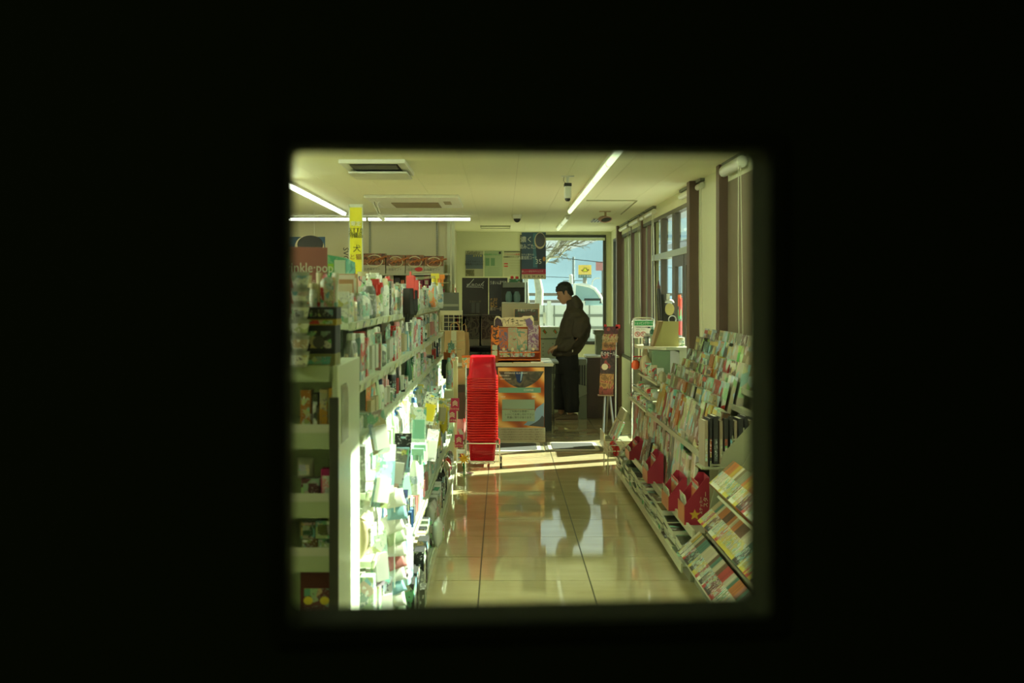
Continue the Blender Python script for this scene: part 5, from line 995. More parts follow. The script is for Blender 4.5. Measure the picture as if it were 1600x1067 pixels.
# goods hooked onto the gondola front, jutting into the aisle
def hook(x0, x1, y, z, lb, grp='product hooks'):
    o = obj('display_hook', MB().tube([(x0, y, z - .004), (x1 - .01, y, z), (x1, y, z + .012)], .003, 6), CHROME); return o
hk = 0
for (y, z, ca, cb, kn, s_) in [(4.36, .80, 'aqua', 'white', 'hanging pack', 1.15), (4.48, .98, 'cream', 'white', 'hanging pack', 1.1), (4.62, .82, 'white', 'aqua', 'hanging pack', 1.2), (4.78, .60, 'white', 'pink', 'hanging pack', 1.1), (4.95, .78, 'grey', 'white', 'hanging pack', 1.1), (4.45, .50, 'pale green', 'white', 'hanging pack', 1.3), (4.6, .32, 'grey', 'white', 'hanging pack', 1.2), (5.15, .55, 'navy', 'grey', 'hanging pack', 1.3), (5.35, .78, 'black', 'aqua', 'hanging pack', 1.2), (5.6, .62, 'white', 'mint', 'hanging pack', 1.2), (5.95, .84, 'white', 'mint', 'hanging pack', 1.2), (6.3, .68, 'white', 'pale green', 'hanging pack', 1.2), (6.6, .86, 'white', 'yellow', 'hanging pack', 1.2), (6.9, .62, 'white', 'white', 'hanging pack', 1.25), (7.3, .84, 'white', 'red', 'hanging pack', 1.2), (7.6, .6, 'cream', 'yellow', 'hanging pack', 1.2), (8.1, .7, 'yellow', 'cream', 'hanging pack', 1.2), (8.6, .6, 'yellow', 'white', 'hanging pack', 1.2)]:
    xf = -.425 if y > 5.6 else -.455
    product(kn, ca, cb, xf + .012, y, z, face=R(-50 + rnd.uniform(-22, 22)), sh=s_ * .85, sw=.85, where='hooked at the gondola edge', group='packs hooked to the gondola edge', roll=R(rnd.uniform(-14, 14)))
# white packet strip hanging at the near bay: a clip strip of small packets
r = thing('clip_strip', 'hanging clip strip of small white packets at the near end of the gondola', 'clip strip', (-.415, 4.72, .25))
obj('strip', MB().box(-.004, 0, -.008, .008, 0, .56), WHITE, r)
for k in range(11):
    obj('packet', pillow(.03, .085, .07), MC['film'], r, (0.006 + .004 * (k % 2), rnd.uniform(-.012, .012), .01 + .048 * k), color=CO[['white', 'pale green', 'white', 'aqua', 'white', 'pink'][k % 6]]).rotation_euler = (R(rnd.uniform(-18, 18)), R(-25), R(-70))
# special big goods in the sunlit lower bays
for (kn, ca, cb, x, y, z, sh, sw) in [('squeeze bottle', 'white', 'blue', -.44, 6.05, .86, .95, 1.2), ('spray bottle', 'white', 'mint', -.41, 5.75, .62, 1.0, 1.4), ('spray bottle', 'pale green', 'mint', -.41, 5.9, .62, 1.0, 1.4), ('wrapped pack', 'white', 'white', -.40, 6.9, .86, 1.1, 1.2), ('wrapped pack', 'yellow', 'white', -.40, 8.3, .62, 1.5, 1.4), ('wrapped pack', 'white', 'pink', -.37, 7.0, .12, 1.2, 1.2), ('squeeze bottle', 'aqua', 'white', -.395, 4.98, .38, 1.15, 1.3), ('squeeze bottle', 'aqua', 'white', -.395, 5.1, .38, 1.1, 1.3)]:
    o = product(kn, ca, cb, x, y, z + .001, sh=sh, sw=sw, where='jutting over the gondola shelf edge', group='goods at the gondola front edge')
for k, (yy, kn_, ca_, cb_) in enumerate(((5.25, 'carton', 'black', 'grey'), (5.45, 'carton', 'black', 'black'), (5.65, 'flat carton', 'grey', 'black'), (5.9, 'carton', 'black', 'white'), (6.15, 'carton', 'black', 'grey'), (4.95, 'flat carton', 'grey', 'grey'))):
    product(kn_, ca_, cb_, -.40, yy, .1205, sh=1.4 if kn_ == 'carton' else 1.8, sw=2.1 if kn_ == 'carton' else 1.2, where='at the front of the bottom gondola shelf', group='dark cartons at the gondola foot')
# gloves and hang cards on hooks from the beige top shelf
def hang_card(x, y, z, w, h, c, lb, cat='pack', glove=None, rz=R(-62), tilt=0):
    r = thing('hanging_card_pack' if not glove else 'glove_pack', lb, cat, (x, y, z), rz); r.rotation_euler = (0, tilt, rz)
    obj('card', MB().box(-w / 2, w / 2, -.003, 0, -h, 0).box(-w * .1, w * .1, -.003, 0, 0, .02), MC['print'] if not glove else MC['matte'], r, color=CO[c])
    if glove:
        g = MB().rings([[(px * w, -.004 + dy, -h * .55 + pz * h) for px, pz in ((-.42, 0), (.42, 0), (.46, -.55), (.50, -1.1), (.25, -1.35), (.22, -1.1), (.02, -1.1), (-.02, -1.45), (-.2, -1.45), (-.22, -1.1), (-.4, -1.25), (-.5, -1.0), (-.46, -.5))] for dy in (0, -.02)])
        obj('glove', g, MC['matte'], r, color=CO[glove])
    obj('hook_wire', MB().tube([(0, 0, .012), (0, .12, .02)], .0025, 5), CHROME, r)
hang_card(-.47, 6.25, 1.66, .10, .12, 'red', 'black work gloves on a red card hanging from the top shelf hook', 'gloves', 'black')
hang_card(-.47, 6.55, 1.64, .10, .10, 'red', 'second pair of black gloves hanging beside the white hook pack', 'gloves', 'black')
hang_card(-.50, 7.1, 1.64, .10, .17, 'white', 'white hook pack with a black edge beside the black gloves')
hang_card(-.46, 8.0, 1.62, .10, .14, 'orange', 'bright orange hang card above the rainbow spray bottles')
hang_card(-.42, 9.3, 1.12, .12, .10, 'orange', 'orange card pack with black brushes at the gondola far end', 'brush', 'black')
hang_card(-.40, 9.6, 1.18, .13, .14, 'orange', 'larger orange card pack hanging behind the brush pack', 'pack')
for k, (x, y, z, ca, cb, kn, wh) in enumerate([(-.48, 8.5, 1.46, 'white', 'yellow', 'spray bottle', 'beyond the orange hang card'), (-.46, 8.9, 1.46, 'white', 'orange', 'spray bottle', 'beyond the orange hang card'), (-.40, 9.1, .86, 'pale green', 'mint', 'squeeze bottle', 'beside the orange brush pack'), (-.40, 9.35, .86, 'orange', 'white', 'squeeze bottle', 'beside the orange brush pack')]):
    product(kn, ca, cb, x, y, z + .001, sh=1.15, sw=1.3, where=wh, group='bottles at the gondola far end')

# cups, banner, pink sign, green card on top of the gondola
for k, (px, h) in enumerate(((586, 1.35), (597, 1.3))):
    D = 6.3; x = P(px, 0, D).x; product('cup', 'white' if k else 'cream', 'lime' if k else 'pink', x - .06, D + .15 * k, 1.585, sh=h, where='upside down on the top shelf' if 0 else 'standing on the pale green top shelf', group='cups on the top shelf')
D = 6.9; a = P(546, 0, D); r = thing('yellow_banner', 'tall yellow vertical banner with black lettering above the gondola', 'banner', (P(556, 0, D).x, D, 1.585))
w = 11 * D / F; zt = P(0, 324, D).z - 1.585; zb = P(0, 428, D).z - 1.585
obj('banner_sheet', MB().box(-w * .86, w * .86, 0, .004, zb, zt), mat('banner_yellow', (.68, .62, .02), .4), r)
obj('clear_sleeve', MB().box(-w, -w * .86, -.001, .005, zb - .01, zt + .01).box(w * .86, w, -.001, .005, zb - .01, zt + .01).box(-w, w, -.001, .005, zt, zt + .018), mat('sleeve', (.55, .58, .45), .2), r)
obj('pole', MB().box(-.006, .006, .006, .012, 0, zt), WHITE, r); obj('foot', MB().box(-.05, .05, -.03, .04, 0, .012), WHITE, r)
text('限定', r, (-.0, -.002, zt * .80), .030, WINK); text('おすすめ', r, (0, -.002, zt * .72), .034, INK, sx=.6, vertical=False); text('特価品', r, (0, -.002, zt * .66), .034, INK, sx=.8); text('犬', r, (.006, -.002, zt * .5), .045, INK); text('と猫', r, (-.002, -.002, zt * .40), .035, mat('brown_ink', (.25, .1, .03), .6))
text('大\n切', r, (-.012, -.002, zt * .25), .03, MC['brown_ink'])
D = 4.45; r = thing('pink_sign', 'dusty pink sign board with white rounded lettering at the gondola near end', 'sign', (P(478, 0, D).x, D, 1.462), R(32))
zt = P(0, 386, D).z - 1.462; obj('board', MB().box(-.10, .085, 0, .006, .03, zt), mat('sign_pink', (.40, .14, .13), .5), r)
text('wrinkle·pop', r, (0, -.002, zt * .72), .05, WINK, sx=.9); text('ふっくらケア', r, (.02, -.002, zt * .52), .022, WINK); obj('foot', MB().box(-.09, .08, -.03, .05, 0, .012), WHITE, r); obj('stem', MB().box(-.01, .01, .006, .012, 0, .04), WHITE, r)
obj('red_base_panel', MB().box(-.05, .085, -.004, 0, .03, zt * .45), mat('sign_red', (.45, .05, .04), .5), r)
D = 5.0; r = thing('green_card', 'glossy green folded advertising card standing on the gondola top', 'card', (P(535, 0, D).x, D, 1.462))
r.rotation_euler = (0, 0, R(24)); zt = P(0, 398, D).z - 1.462; zb = P(0, 437, D).z - 1.462
obj('front_leaf', MB().rings([[(-.068, y, zb), (.015, y, zb), (.015, y, zt - .012), (-.068, y, zt)] for y in (0, .002)]), art('green_art', [(.05, .25, .13), (.10, .38, .2), (.2, .45, .25), (.06, .3, .16)], 16, .15), r)
obj('side_leaf', MB().rings([[(.015, y, zb), (.07, y + .05, zb), (.07, y + .05, zt - .03), (.015, y, zt - .012)] for y in (0, .002)]), MC['green_art'], r)
obj('white_photo', MB().box(-.035, .012, -.002, 0, zb + .012, zt - .022), mat('photo_white', (.55, .68, .52), .2), r); obj('lime_patch', MB().box(-.062, -.038, -.002, 0, zb + .04, zb + .065), mat('lime_ink', (.30, .55, .05), .3), r)
obj('stand', MB().box(-.02, .02, .01, .03, 0, zb + .02), WHITE, r)
r = thing('white_tray', 'white tray of folded leaflets between the pink sign and green card', 'tray', (-.62, 4.75, 1.462))
obj('tray_body', MB().box(-.05, .06, -.12, .12, 0, .05), WHITE, r, bevel=.004)
for k in range(5): obj('leaflet', MB().box(-.04, .05, -.1 + .045 * k, -.098 + .045 * k, .01, .16 + .01 * (k % 3), Matrix.Rotation(R(10), 4, 'X')), MC['matte'], r, color=[(.7, .7, .5), (.5, .3, .15), (.7, .7, .6)][k % 3])

# ---------------------------------------------------------------- end cap facing the storeroom
EC = 3.70
r = thing('end_cap_unit', 'narrow end cap shelving with clear-edged shelves facing the storeroom door', 'shelving', (-.80, EC + .28, 0))
ox, oy = -.80, EC + .28
obj('side_panel', MB().box(.282, .30, -.275, .29, 0, 1.345), MINT, r, bevel=.003)
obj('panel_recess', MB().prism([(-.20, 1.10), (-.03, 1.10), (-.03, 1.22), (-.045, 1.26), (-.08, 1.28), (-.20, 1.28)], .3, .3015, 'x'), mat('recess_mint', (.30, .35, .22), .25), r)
obj('rear_panel', MB().box(-.5, .28, .27, .29, 0, 1.34), MINTD, r)
obj('front_post', MB().box(.276, .303, -.29, -.277, 0, 1.25), mat('post_dark', (.05, .055, .04), .4), r)
ES = [1.343, 1.139, .93, .766, .45, .12]
for i, z in enumerate(ES):
    q = obj('shelf_board', MB().box(-.5, .28, -.27, .27, z - .02, z), MINT, r)
    obj('price_rail', MB().box(-.5, .275, -.285, -.272, z - .045, z + .004), mat('rail_mint', (.40, .48, .28), .3), q)
    if i: obj('clear_fence', MB().box(-.5, .275, -.286, -.283, z + .004, z + .03), MC['sleeve'], q)
def ebox(nm, lb, x0, x1, y0, y1, c, D, dp=.08, mm='print', cat='box', extra=None):
    a = P(x0, y1, D); b = P(x1, y0, D); w = (b.x - a.x) / 2; h = b.z - a.z
    q = thing(nm, lb, cat, ((a.x + b.x) / 2, D + dp / 2, a.z), 0, 'goods on the end cap')
    obj('box_body', MB().box(-w, w, -dp / 2, dp / 2, 0, h), MC[mm], q, color=CO[c] if isinstance(c, str) else c, bevel=.002)
    obj('front_print', MB().box(-w * .75, w * .75, -dp / 2 - .001, -dp / 2, h * .2, h * .8), MC['print_fine'], q, color=CO[extra or c] if isinstance(extra or c, str) else c)
    return q
D = 3.72
ebox('flat_pack', 'olive flat pack at the bottom of the end cap top shelf pile', 470, 524, 553, 573.0, (.22, .22, .08), D, .12, 'matte')
q = ebox('black_box', 'large black box with faint grey emblem on the end cap top shelf', 472, 524, 508.5, 552.8, (.025, .03, .035), D, .12, 'matte', extra='black'); obj('emblem', disc(0, .035, .018, .018, -.0625, -.060), mat('dim_grey', (.09, .09, .09), .5), q)
ebox('striped_pack', 'thin yellow and red pack lying between the two black boxes', 474, 526, 498.5, 508.3, (.35, .25, .03), D, .12, 'matte', extra='red')
ebox('black_box', 'small black box with grey lettering above the yellow and red pack', 478, 526, 480, 498.3, (.02, .022, .03), D, .11, 'matte', extra='black')
for k in range(6):
    product(['tube', 'jar', 'tube', 'squeeze bottle', 'carton', 'tube'][k], ['cream', 'white', 'cream', 'white', 'pink', 'white'][k], ['orange', 'cream', 'red', 'red', 'cream', 'mint'][k], P(482 + 8.5 * k, 0, 3.78).x, 3.78, P(0, 480, 3.72).z + .001, face=R(-90), sh=[.65, .9, .7, .5, .6, .7][k], sw=.45, where='atop the small black end cap box', group='small goods on the end cap')
for k in range(6):
    product('cup', 'silver', 'white', P(467, 0, 3.66).x, 3.69, 1.343 + .048 * k, face=R(-90), sh=.68, sw=.9, where='in the white column at the end cap edge', group='white jars at the end cap edge')['label'] = ''
ES_ITEMS = [
    ('tall_pack', 'tall orange brown pack on the end cap second shelf, next to the frame', 469, 486, 609, 674, (.34, .14, .02), 1), ('tall_pack', 'dark slim pack between the orange packs on the end cap', 488, 497, 615, 674, (.05, .06, .03), 1),
    ('tall_pack', 'tall golden pack with dark lettering on the end cap second shelf', 499, 512, 608, 674, (.42, .22, .02), 1), ('tall_pack', 'bright golden pack beside the dark end cap post', 513, 521, 606, 674, (.52, .30, .03), 1)]
for nm, lb, x0, x1, y0, y1, c, s_ in ES_ITEMS: ebox(nm, lb, x0, x1, y0, y1 + 3.5, c, D, .06, 'print', cat='pack')
q = ebox('magenta_pack', 'bright magenta bag on the end cap third shelf by the dark post', 501, 519, 733, 784, 'magenta', D, .05, 'film', cat='bag', extra='pink')
ebox('dark_pack', 'dull maroon pack on the end cap third shelf', 470, 499, 748, 784, (.09, .025, .03), D, .05, 'print', cat='pack')
product('wrapped pack', 'white', 'cream', P(478, 0, 3.76).x, 3.76, ES[2] + .065, face=R(-90), sh=.5, sw=.45, where='on the maroon end cap pack', group='small goods on the end cap')
for k, (x0, x1, y0, y1, c, lb) in enumerate(((470, 492, 816, 842, (.03, .10, .04), 'dark green pack on the end cap fourth shelf next to the frame'), (493, 519, 814, 842, (.10, .12, .03), 'green and gold pack on the end cap fourth shelf by the post'), (472, 496, 843, 868, (.16, .09, .02), 'brown pack under the dark green one on the end cap'), (497, 519, 843, 868, (.03, .09, .05), 'deep green pack under the green and gold one on the end cap'))):
    ebox('food_pack', lb, x0, x1, y0, y1 - .3 if k < 2 else y1 + 1.7, c, D, .05, 'print', cat='pack')
q = ebox('red_bag', 'large dull red bag with yellow dots low on the end cap', 469, 520, 893, 1025, (.14, .035, .035), D, .10, 'film', cat='bag'); 
for k in range(2): obj('yellow_dot', disc(-.025 + .05 * k, (1025 - 938) * D / F, .014, .012, -.0530, -.051), YINK, q)
product('tube', 'orange', 'white', P(509, 0, 3.74).x, 3.74, P(0, 893, D).z + .001, face=R(-90), sh=.35, sw=.6, where='lying above the dull red end cap bag', group='small goods on the end cap')

# ---------------------------------------------------------------- far end display with chevron signs
r = thing('end_display', 'pale end display of hanging packets at the gondola far end beside the baskets', 'shelving', (-.52, 10.75, 0))
obj('base', MB().box(-.3, .12, -.2, .2, 0, .10), MINTD, r); obj('back_panel', MB().box(-.3, .12, .18, .2, .1, 1.0), PALE, r); obj('post', MB().box(.09, .12, -.01, .02, .1, .98), mat('post_gold', (.45, .38, .18), .4), r)
for z in (.3, .52, .74): obj('shelf_board', MB().box(-.3, .08, -.15, .18, z - .015, z), MINT, r)
for k, (px, py, lb) in enumerate(((711, 632, 'crimson card with stacked white chevrons, highest on the end display'), (706.5, 650, 'crimson card with stacked white chevrons, overlapping the highest one'), (717, 689, 'crimson card with stacked white chevrons, lowest by the basket trolley'))):
    D = 10.5 - .03 * (k == 1); c = P(px, py, D); r = thing('chevron_card', lb, 'sign', c, 0, 'crimson chevron cards'); w = 6.5 * D / F; h = 10 * D / F
    obj('card', MB().box(-w, w, 0, .003, -h, h), mat('crimson', (.42, .01, .06), .4), r)
    for j in range(3): obj('chevron', MB().prism([(-w * .6, h * (.0 + .26 * j) - h * .15), (0, h * (.28 + .26 * j) - h * .15), (w * .6, h * (.0 + .26 * j) - h * .15), (w * .6, h * (-.13 + .26 * j) - h * .15), (0, h * (.15 + .26 * j) - h * .15), (-w * .6, h * (-.13 + .26 * j) - h * .15)], -.002, 0), CR, r)
    text('おすすめ', r, (0, -.002, -h * .72), .022, CR, sx=.8); obj('clip', MB().box(-w - .03, -w + .004, .003, .006, -.004, .004).box(-w - .03, -w - .022, .003, .25, -.004, .004), WHITE, r)
for k in range(14):
    zr = [.10, .30, .52, .74][k % 4]; product(['wrapped pack', 'refill pouch', 'carton', 'hanging pack'][k % 4], ['white', 'cream', 'white', 'pink', 'pale green'][k % 5], ['mint', 'orange', 'red', 'lime'][(k // 2) % 4], -.74 + .095 * (k // 3), 10.58, zr + .001, face=R(-90), sh=.9, sw=.7, where='on the end display beside the baskets', group='packets on the end display')
r = thing('sunlit_flower', 'orange yellow paper flower decoration at the end display foot', 'decoration', (P(725, 712, 10.4).x, 10.4, .12))
for k in range(9):
    a = 2 * math.pi * k / 9; obj('petal', MB().rings([[(0, -.01, 0), (.02 * math.cos(a + .5), -.015, .02 * math.sin(a + .5)), (.055 * math.cos(a), -.02, .055 * math.sin(a)), (.02 * math.cos(a - .5), -.015, .02 * math.sin(a - .5))], [(0, -.006, 0), (.02 * math.cos(a + .5), -.011, .02 * math.sin(a + .5)), (.055 * math.cos(a), -.016, .055 * math.sin(a)), (.02 * math.cos(a - .5), -.011, .02 * math.sin(a - .5))]]), mat('petal_orange', (.85, .42, .02), .5), r, (0, 0, .04))
obj('stem', MB().tube([(0, 0, .04), (0, .02, -.12)], .004, 5), GINK, r)
r = thing('chrome_stand', 'slim chrome stand between the gondola end and the red baskets', 'stand', (P(728, 0, 10.6).x, 10.6, 0)); obj('upright_tube', MB().tube([(0, 0, 0), (0, 0, .95)], .006, 8), CHROME, r); obj('foot', MB().lathe([(.07, 0), (.07, .012), (.02, .02)], 16), CHROME, r)

# ================================================================== MAGAZINE RACK ON THE WINDOW SIDE
TOPS = [(1.58, 1.31), (1.52, 1.245), (1.46, 1.151), (1.40, 1.078), (1.34, 1.036), (1.28, .967), (1.22, .898)]
RY0, RL, RN = 6.62, .955, 4
MH = .255
RACKM = mat('rack_enamel', (.27, .27, .16), .45); LIP = mat('rack_lip', (.52, .52, .33), .35)
for k in range(RN):
    yc = RY0 + RL * (k + .5); h = RL / 2 - .002; ox = 1.3
    r = thing('magazine_rack', 'tiered magazine rack unit under the windows, %s from the storeroom' % ORD[k], 'rack', (ox, yc, 0), 0, 'magazine rack units')
    obj('back_panel', gmesh('rb%d' % (k > 2), MB().box(.32, .335, -h, h, 0, 1.06 if k < 3 else .62)), RACKM, r)
    obj('base', gmesh('rba', MB().box(-.28, .32, -h, h, 0, .075)), RACKM, r)
    for sg in (-1, 1): obj('side_panel', gmesh('rs%d' % sg, MB().prism([(-.2, .075), (.32, .075), (.32, 1.06), (.20, 1.02), (-.10, .70), (-.2, .30)], sg * h - .004, sg * h + .004, 'y')), RACKM, r) if (k in (0, 2)) else None
    for i, (tx, tz) in enumerate(TOPS if k < 3 else []):
        q = obj('pocket_shelf', gmesh('ps%d' % i, MB().box(tx - .085 - ox, tx - .022 - ox, -h, h, tz - MH - .012, tz - MH - .004)), RACKM, r)
        obj('front_lip', gmesh('fl%d' % i, MB().box(tx - .091 - ox, tx - .085 - ox, -h, h, tz - MH - .02, tz - MH + .014)), RACKM, q)
    for i, (x0, z) in enumerate(((1.045, .265),)):
        q = obj('ledge', gmesh('ld%d' % i, MB().box(x0 - ox, .32, -h, h, z - .015, z)), RACKM, r)
        obj('ledge_lip', gmesh('ll%d' % i, MB().box(x0 - .012 - ox, x0 - ox, -h, h, z - .03, z + .015)), LIP, q)
    q = obj('base_tray', gmesh('bt', MB().box(-.32, .32, -h, h, .075, .085)), RACKM, r); obj('tray_lip', gmesh('tl', MB().box(-.33, -.32, -h, h, .05, .10)), LIP, q)
MCOL = [('cream', (.36, .31, .16)), ('grey green', (.20, .23, .14)), ('red', (.36, .04, .03)), ('pale', (.44, .44, .30)), ('orange', (.42, .15, .03)), ('olive', (.17, .15, .06)), ('brown', (.13, .07, .03)), ('white', (.50, .50, .38)), ('pink', (.36, .15, .12)), ('dark', (.04, .04, .03)), ('teal', (.06, .18, .14)), ('yellow', (.44, .34, .04))]
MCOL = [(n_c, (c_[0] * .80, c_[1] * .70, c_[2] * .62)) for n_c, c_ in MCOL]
mag_me = {}
def magmesh(w, h, t):
    key = (w, h, t)
    if key not in mag_me:
        a = MB().box(-t * .5, t * .5 - .001, -w / 2 + .001, w / 2 - .001, 0.0005, h - .001).mesh('pages'); a.materials.append(mat('page_paper', (.62, .60, .42), .8))
        b = MB().box(t * .5 - .001, t * .5, -w / 2, w / 2, 0, h).box(-t * .5 - .0008, -t * .5, -w / 2, w / 2, 0, h).box(-t * .5, t * .5, w / 2 - .001, w / 2 + .0008, 0, h).box(-t * .5, t * .5, -w / 2, w / 2, h, h + .0006).mesh('cover'); b.materials.append(MC['print_mag'])
        c = MB().box(t * .5, t * .5 + .0006, -w * .44, w * .36, h * .84, h * .95).mesh('title_band'); c.materials.append(MC['matte'])
        mag_me[key] = (a, b, c)
    return mag_me[key]
MCOUNT = {}
def magazine(x, y, z, w, h, t, tilt, cn, c, where, grp, rz=R(180), nm='magazine', band=True, cover_mat=None, kindw='magazine'):
    o = bpy.data.objects.new(nm, None); COL.objects.link(o); o.location = (x, y, z); o.empty_display_size = .02
    o.rotation_euler = (0, tilt, rz)
    for p, me in zip(('pages', 'cover', 'title_band'), magmesh(w, h, t)):
        if p == 'title_band' and (not band or random.random() < .6): continue
        q = bpy.data.objects.new(p, me); COL.objects.link(q); q.parent = o
        j = random.uniform(.8, 1.15); q.color = (c[0] * j, c[1] * j, c[2] * j, 1) if p == 'cover' else random.choice([(.36, .07, .04, 1), (.50, .50, .34, 1), (.10, .09, .06, 1), (.42, .32, .08, 1), (.25, .27, .16, 1)])
    o['category'] = 'book' if kindw != 'magazine' else 'magazine'; o['group'] = grp
    MCOUNT.setdefault((cn, kindw, where), []).append(o); return o
def flush_mags():
    for (cn, kw, where), lst in MCOUNT.items():
        for i, o in enumerate(sorted(lst, key=lambda q: (round(q.location.y, 3), q.location.z))):
            o['label'] = '%s %s %s' % (cn, kw, where) + ('' if len(lst) == 1 else ', %s from storeroom' % ordn(i))
rm = random.Random(5)
TN = ['top', 'second', 'third', 'fourth', 'fifth', 'sixth', 'seventh']
for i, (tx, tz) in enumerate(TOPS):
    y = RY0 + .02 + rm.uniform(0, .05)
    if i < 6: y = 7.3 if i else 7.4
    while y < RY0 + RL * 3 - .14:
        w = rm.choice((.148, .182, .182, .21)); h = MH * (1.0 + .012 * rm.choice((-1, 0, 0, 1)) - (.10 if rm.random() < .12 else 0))
        if i == 6 and y < 7.3: w = .182; h = .28
        lift = 0 if w >= .15 else .04
        cn, c = rm.choice(MCOL); copies = rm.choice((1, 1, 2, 3)) if i > 0 else 1
        t = rm.choice((.022, .032, .04))
        magazine(tx - .055 + .004 * copies, y + w / 2, tz - MH - .003 + lift * 0, w, h, t, R(-12), cn, c, "in the rack's %s tier" % TN[i], 'magazines in the %s tier of the rack' % TN[i], rz=R(180))
        y += w + rm.uniform(.004, .02)
# picture books and pads leaning on the two lower ledges
for (x0, z, nm, hh) in ((1.095, .265, 'ledge rear row', .40), (1.045, .265, 'ledge front row', .22)):
    y = 7.62 if x0 < 1.05 else 7.15
    while y < 10.25:
        w = rm.choice((.15, .19, .21)); h = hh * rm.uniform(.8, 1.1); cn, c = rm.choice(MCOL)
        inbox = any(abs(y + w / 2 - b_) < .26 for b_ in (7.45, 8.5, 9.7))
        if (x0 > 1.05 and rm.random() < .97) or (x0 < 1.05 and not inbox and rm.random() < .4): magazine(x0 + .02, y + w / 2, z, w, h, rm.choice((.012, .02, .03)), R(-5 if x0 > 1.05 else -12), cn, c, 'on the rack\'s %s' % nm, 'picture books on the %s' % nm, nm='picture_book', kindw='picture book')
        y += w + rm.uniform(.01, .06)
# thick dark-spined volumes standing at the near end of the seventh tier
q = thing('end_bracket_shelf', 'small bracket shelf under the tall volumes at the rack near end', 'shelf', (1.24, 6.66, .625)); obj('board', MB().box(-.16, .16, -.05, .12, -.012, 0), RACKM, q); obj('bracket', MB().box(.13, .16, -.04, .1, -.08, -.012), RACKM, q)
xv = 1.10
for k in range(11):
    tk = [.018, .014, .026, .016, .022][k % 5]; c = (.022, .02, .016) if k % 3 else (.26, .20, .12); hk_ = .25 + .012 * (k % 3)
    o = thing('tall_volume', '%s backed tall volume at the rack near end, %s from the aisle' % ('dark' if k % 3 else 'tan', ordn(k)), 'book', (xv + tk / 2, 6.63, .626), R(4), 'tall volumes at the rack near end'); xv += tk + .008
    obj('pages', MB().box(-tk / 2 + .0012, tk / 2 - .0012, .001, .14, .001, hk_ - .003), mat('page_paper', (.62, .60, .42), .8), o)
    obj('cover', MB().box(-tk / 2, -tk / 2 + .0012, 0, .145, 0, hk_).box(tk / 2 - .0012, tk / 2, 0, .145, 0, hk_).box(-tk / 2, tk / 2, -.0012, 0, 0, hk_), MC['matte'], o, color=c)
    obj('spine_print', MB().box(-tk * .3, tk * .3, -.0018, -.0012, .03 + .02 * (k % 2), .15), MC['print_fine'], o, color=[(.4, .36, .22), (.3, .06, .03), (.10, .12, .1)][k % 3])
q = thing('divider_board', 'plain beige divider board beside the tall volumes and starred red box', 'board', (1.155, 6.80, .266), R(0)); obj('board', MB().prism([(.0, 0), (.10, 0), (.11, .36), (.06, .38), (.0, .37)], -.004, 0, 'y'), mat('divider_beige', (.32, .27, .15), .5), q); obj('rear_fold', MB().box(.10, .104, 0, .08, 0, .30), MC['divider_beige'], q)
# flat piles on the base tray
fl = {}
y = 6.72; pile = 0
while y < 10.3:
    w = rm.choice((.21, .24, .27)); n = rm.choice((3, 4, 5)); z = .086; cn0, c0 = rm.choice([MCOL[1], MCOL[5], MCOL[6], MCOL[9], MCOL[0]])
    tl = rm.uniform(-.03, .03)
    for k in range(n):
        t = rm.choice((.022, .032, .042)); 
        if z + t > .243: break
        cn, c = (cn0, c0) if k % 3 else rm.choice(MCOL)
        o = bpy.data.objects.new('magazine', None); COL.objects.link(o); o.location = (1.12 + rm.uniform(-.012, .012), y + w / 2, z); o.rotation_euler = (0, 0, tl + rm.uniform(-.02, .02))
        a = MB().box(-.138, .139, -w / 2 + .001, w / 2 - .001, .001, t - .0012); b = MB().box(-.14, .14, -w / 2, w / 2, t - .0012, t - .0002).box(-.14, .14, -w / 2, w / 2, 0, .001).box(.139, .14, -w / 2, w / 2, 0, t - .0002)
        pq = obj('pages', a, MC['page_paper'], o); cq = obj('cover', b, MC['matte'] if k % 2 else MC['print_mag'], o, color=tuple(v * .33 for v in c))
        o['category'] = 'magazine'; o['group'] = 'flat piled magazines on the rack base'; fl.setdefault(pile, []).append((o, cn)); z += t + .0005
    y += w + rm.uniform(.015, .05); pile += 1
    if pile % 3 == 0:
        q = thing('price_holder', 'small clear price holder on the rack base lip, %s from the storeroom' % ordn(pile // 3 - 1), 'price holder', (.965, y - .03, .10), 0, 'price holders on the rack base'); obj('plate', MB().box(-.004, -.001, -.035, .035, 0, .06), mat('holder_cream', (.5, .5, .34), .3), q); obj('green_slip', MB().box(-.006, -.004, -.03, .03, .03, .055), GINK, q)
for p, lst in fl.items():
    for i, (o, cn) in enumerate(lst): o['label'] = '%s magazine %s in the %s floor pile from storeroom' % (cn, ['lowest', 'second from below', 'third from below', 'fourth from below', 'fifth from below', 'sixth from below'][i], ordn(p))
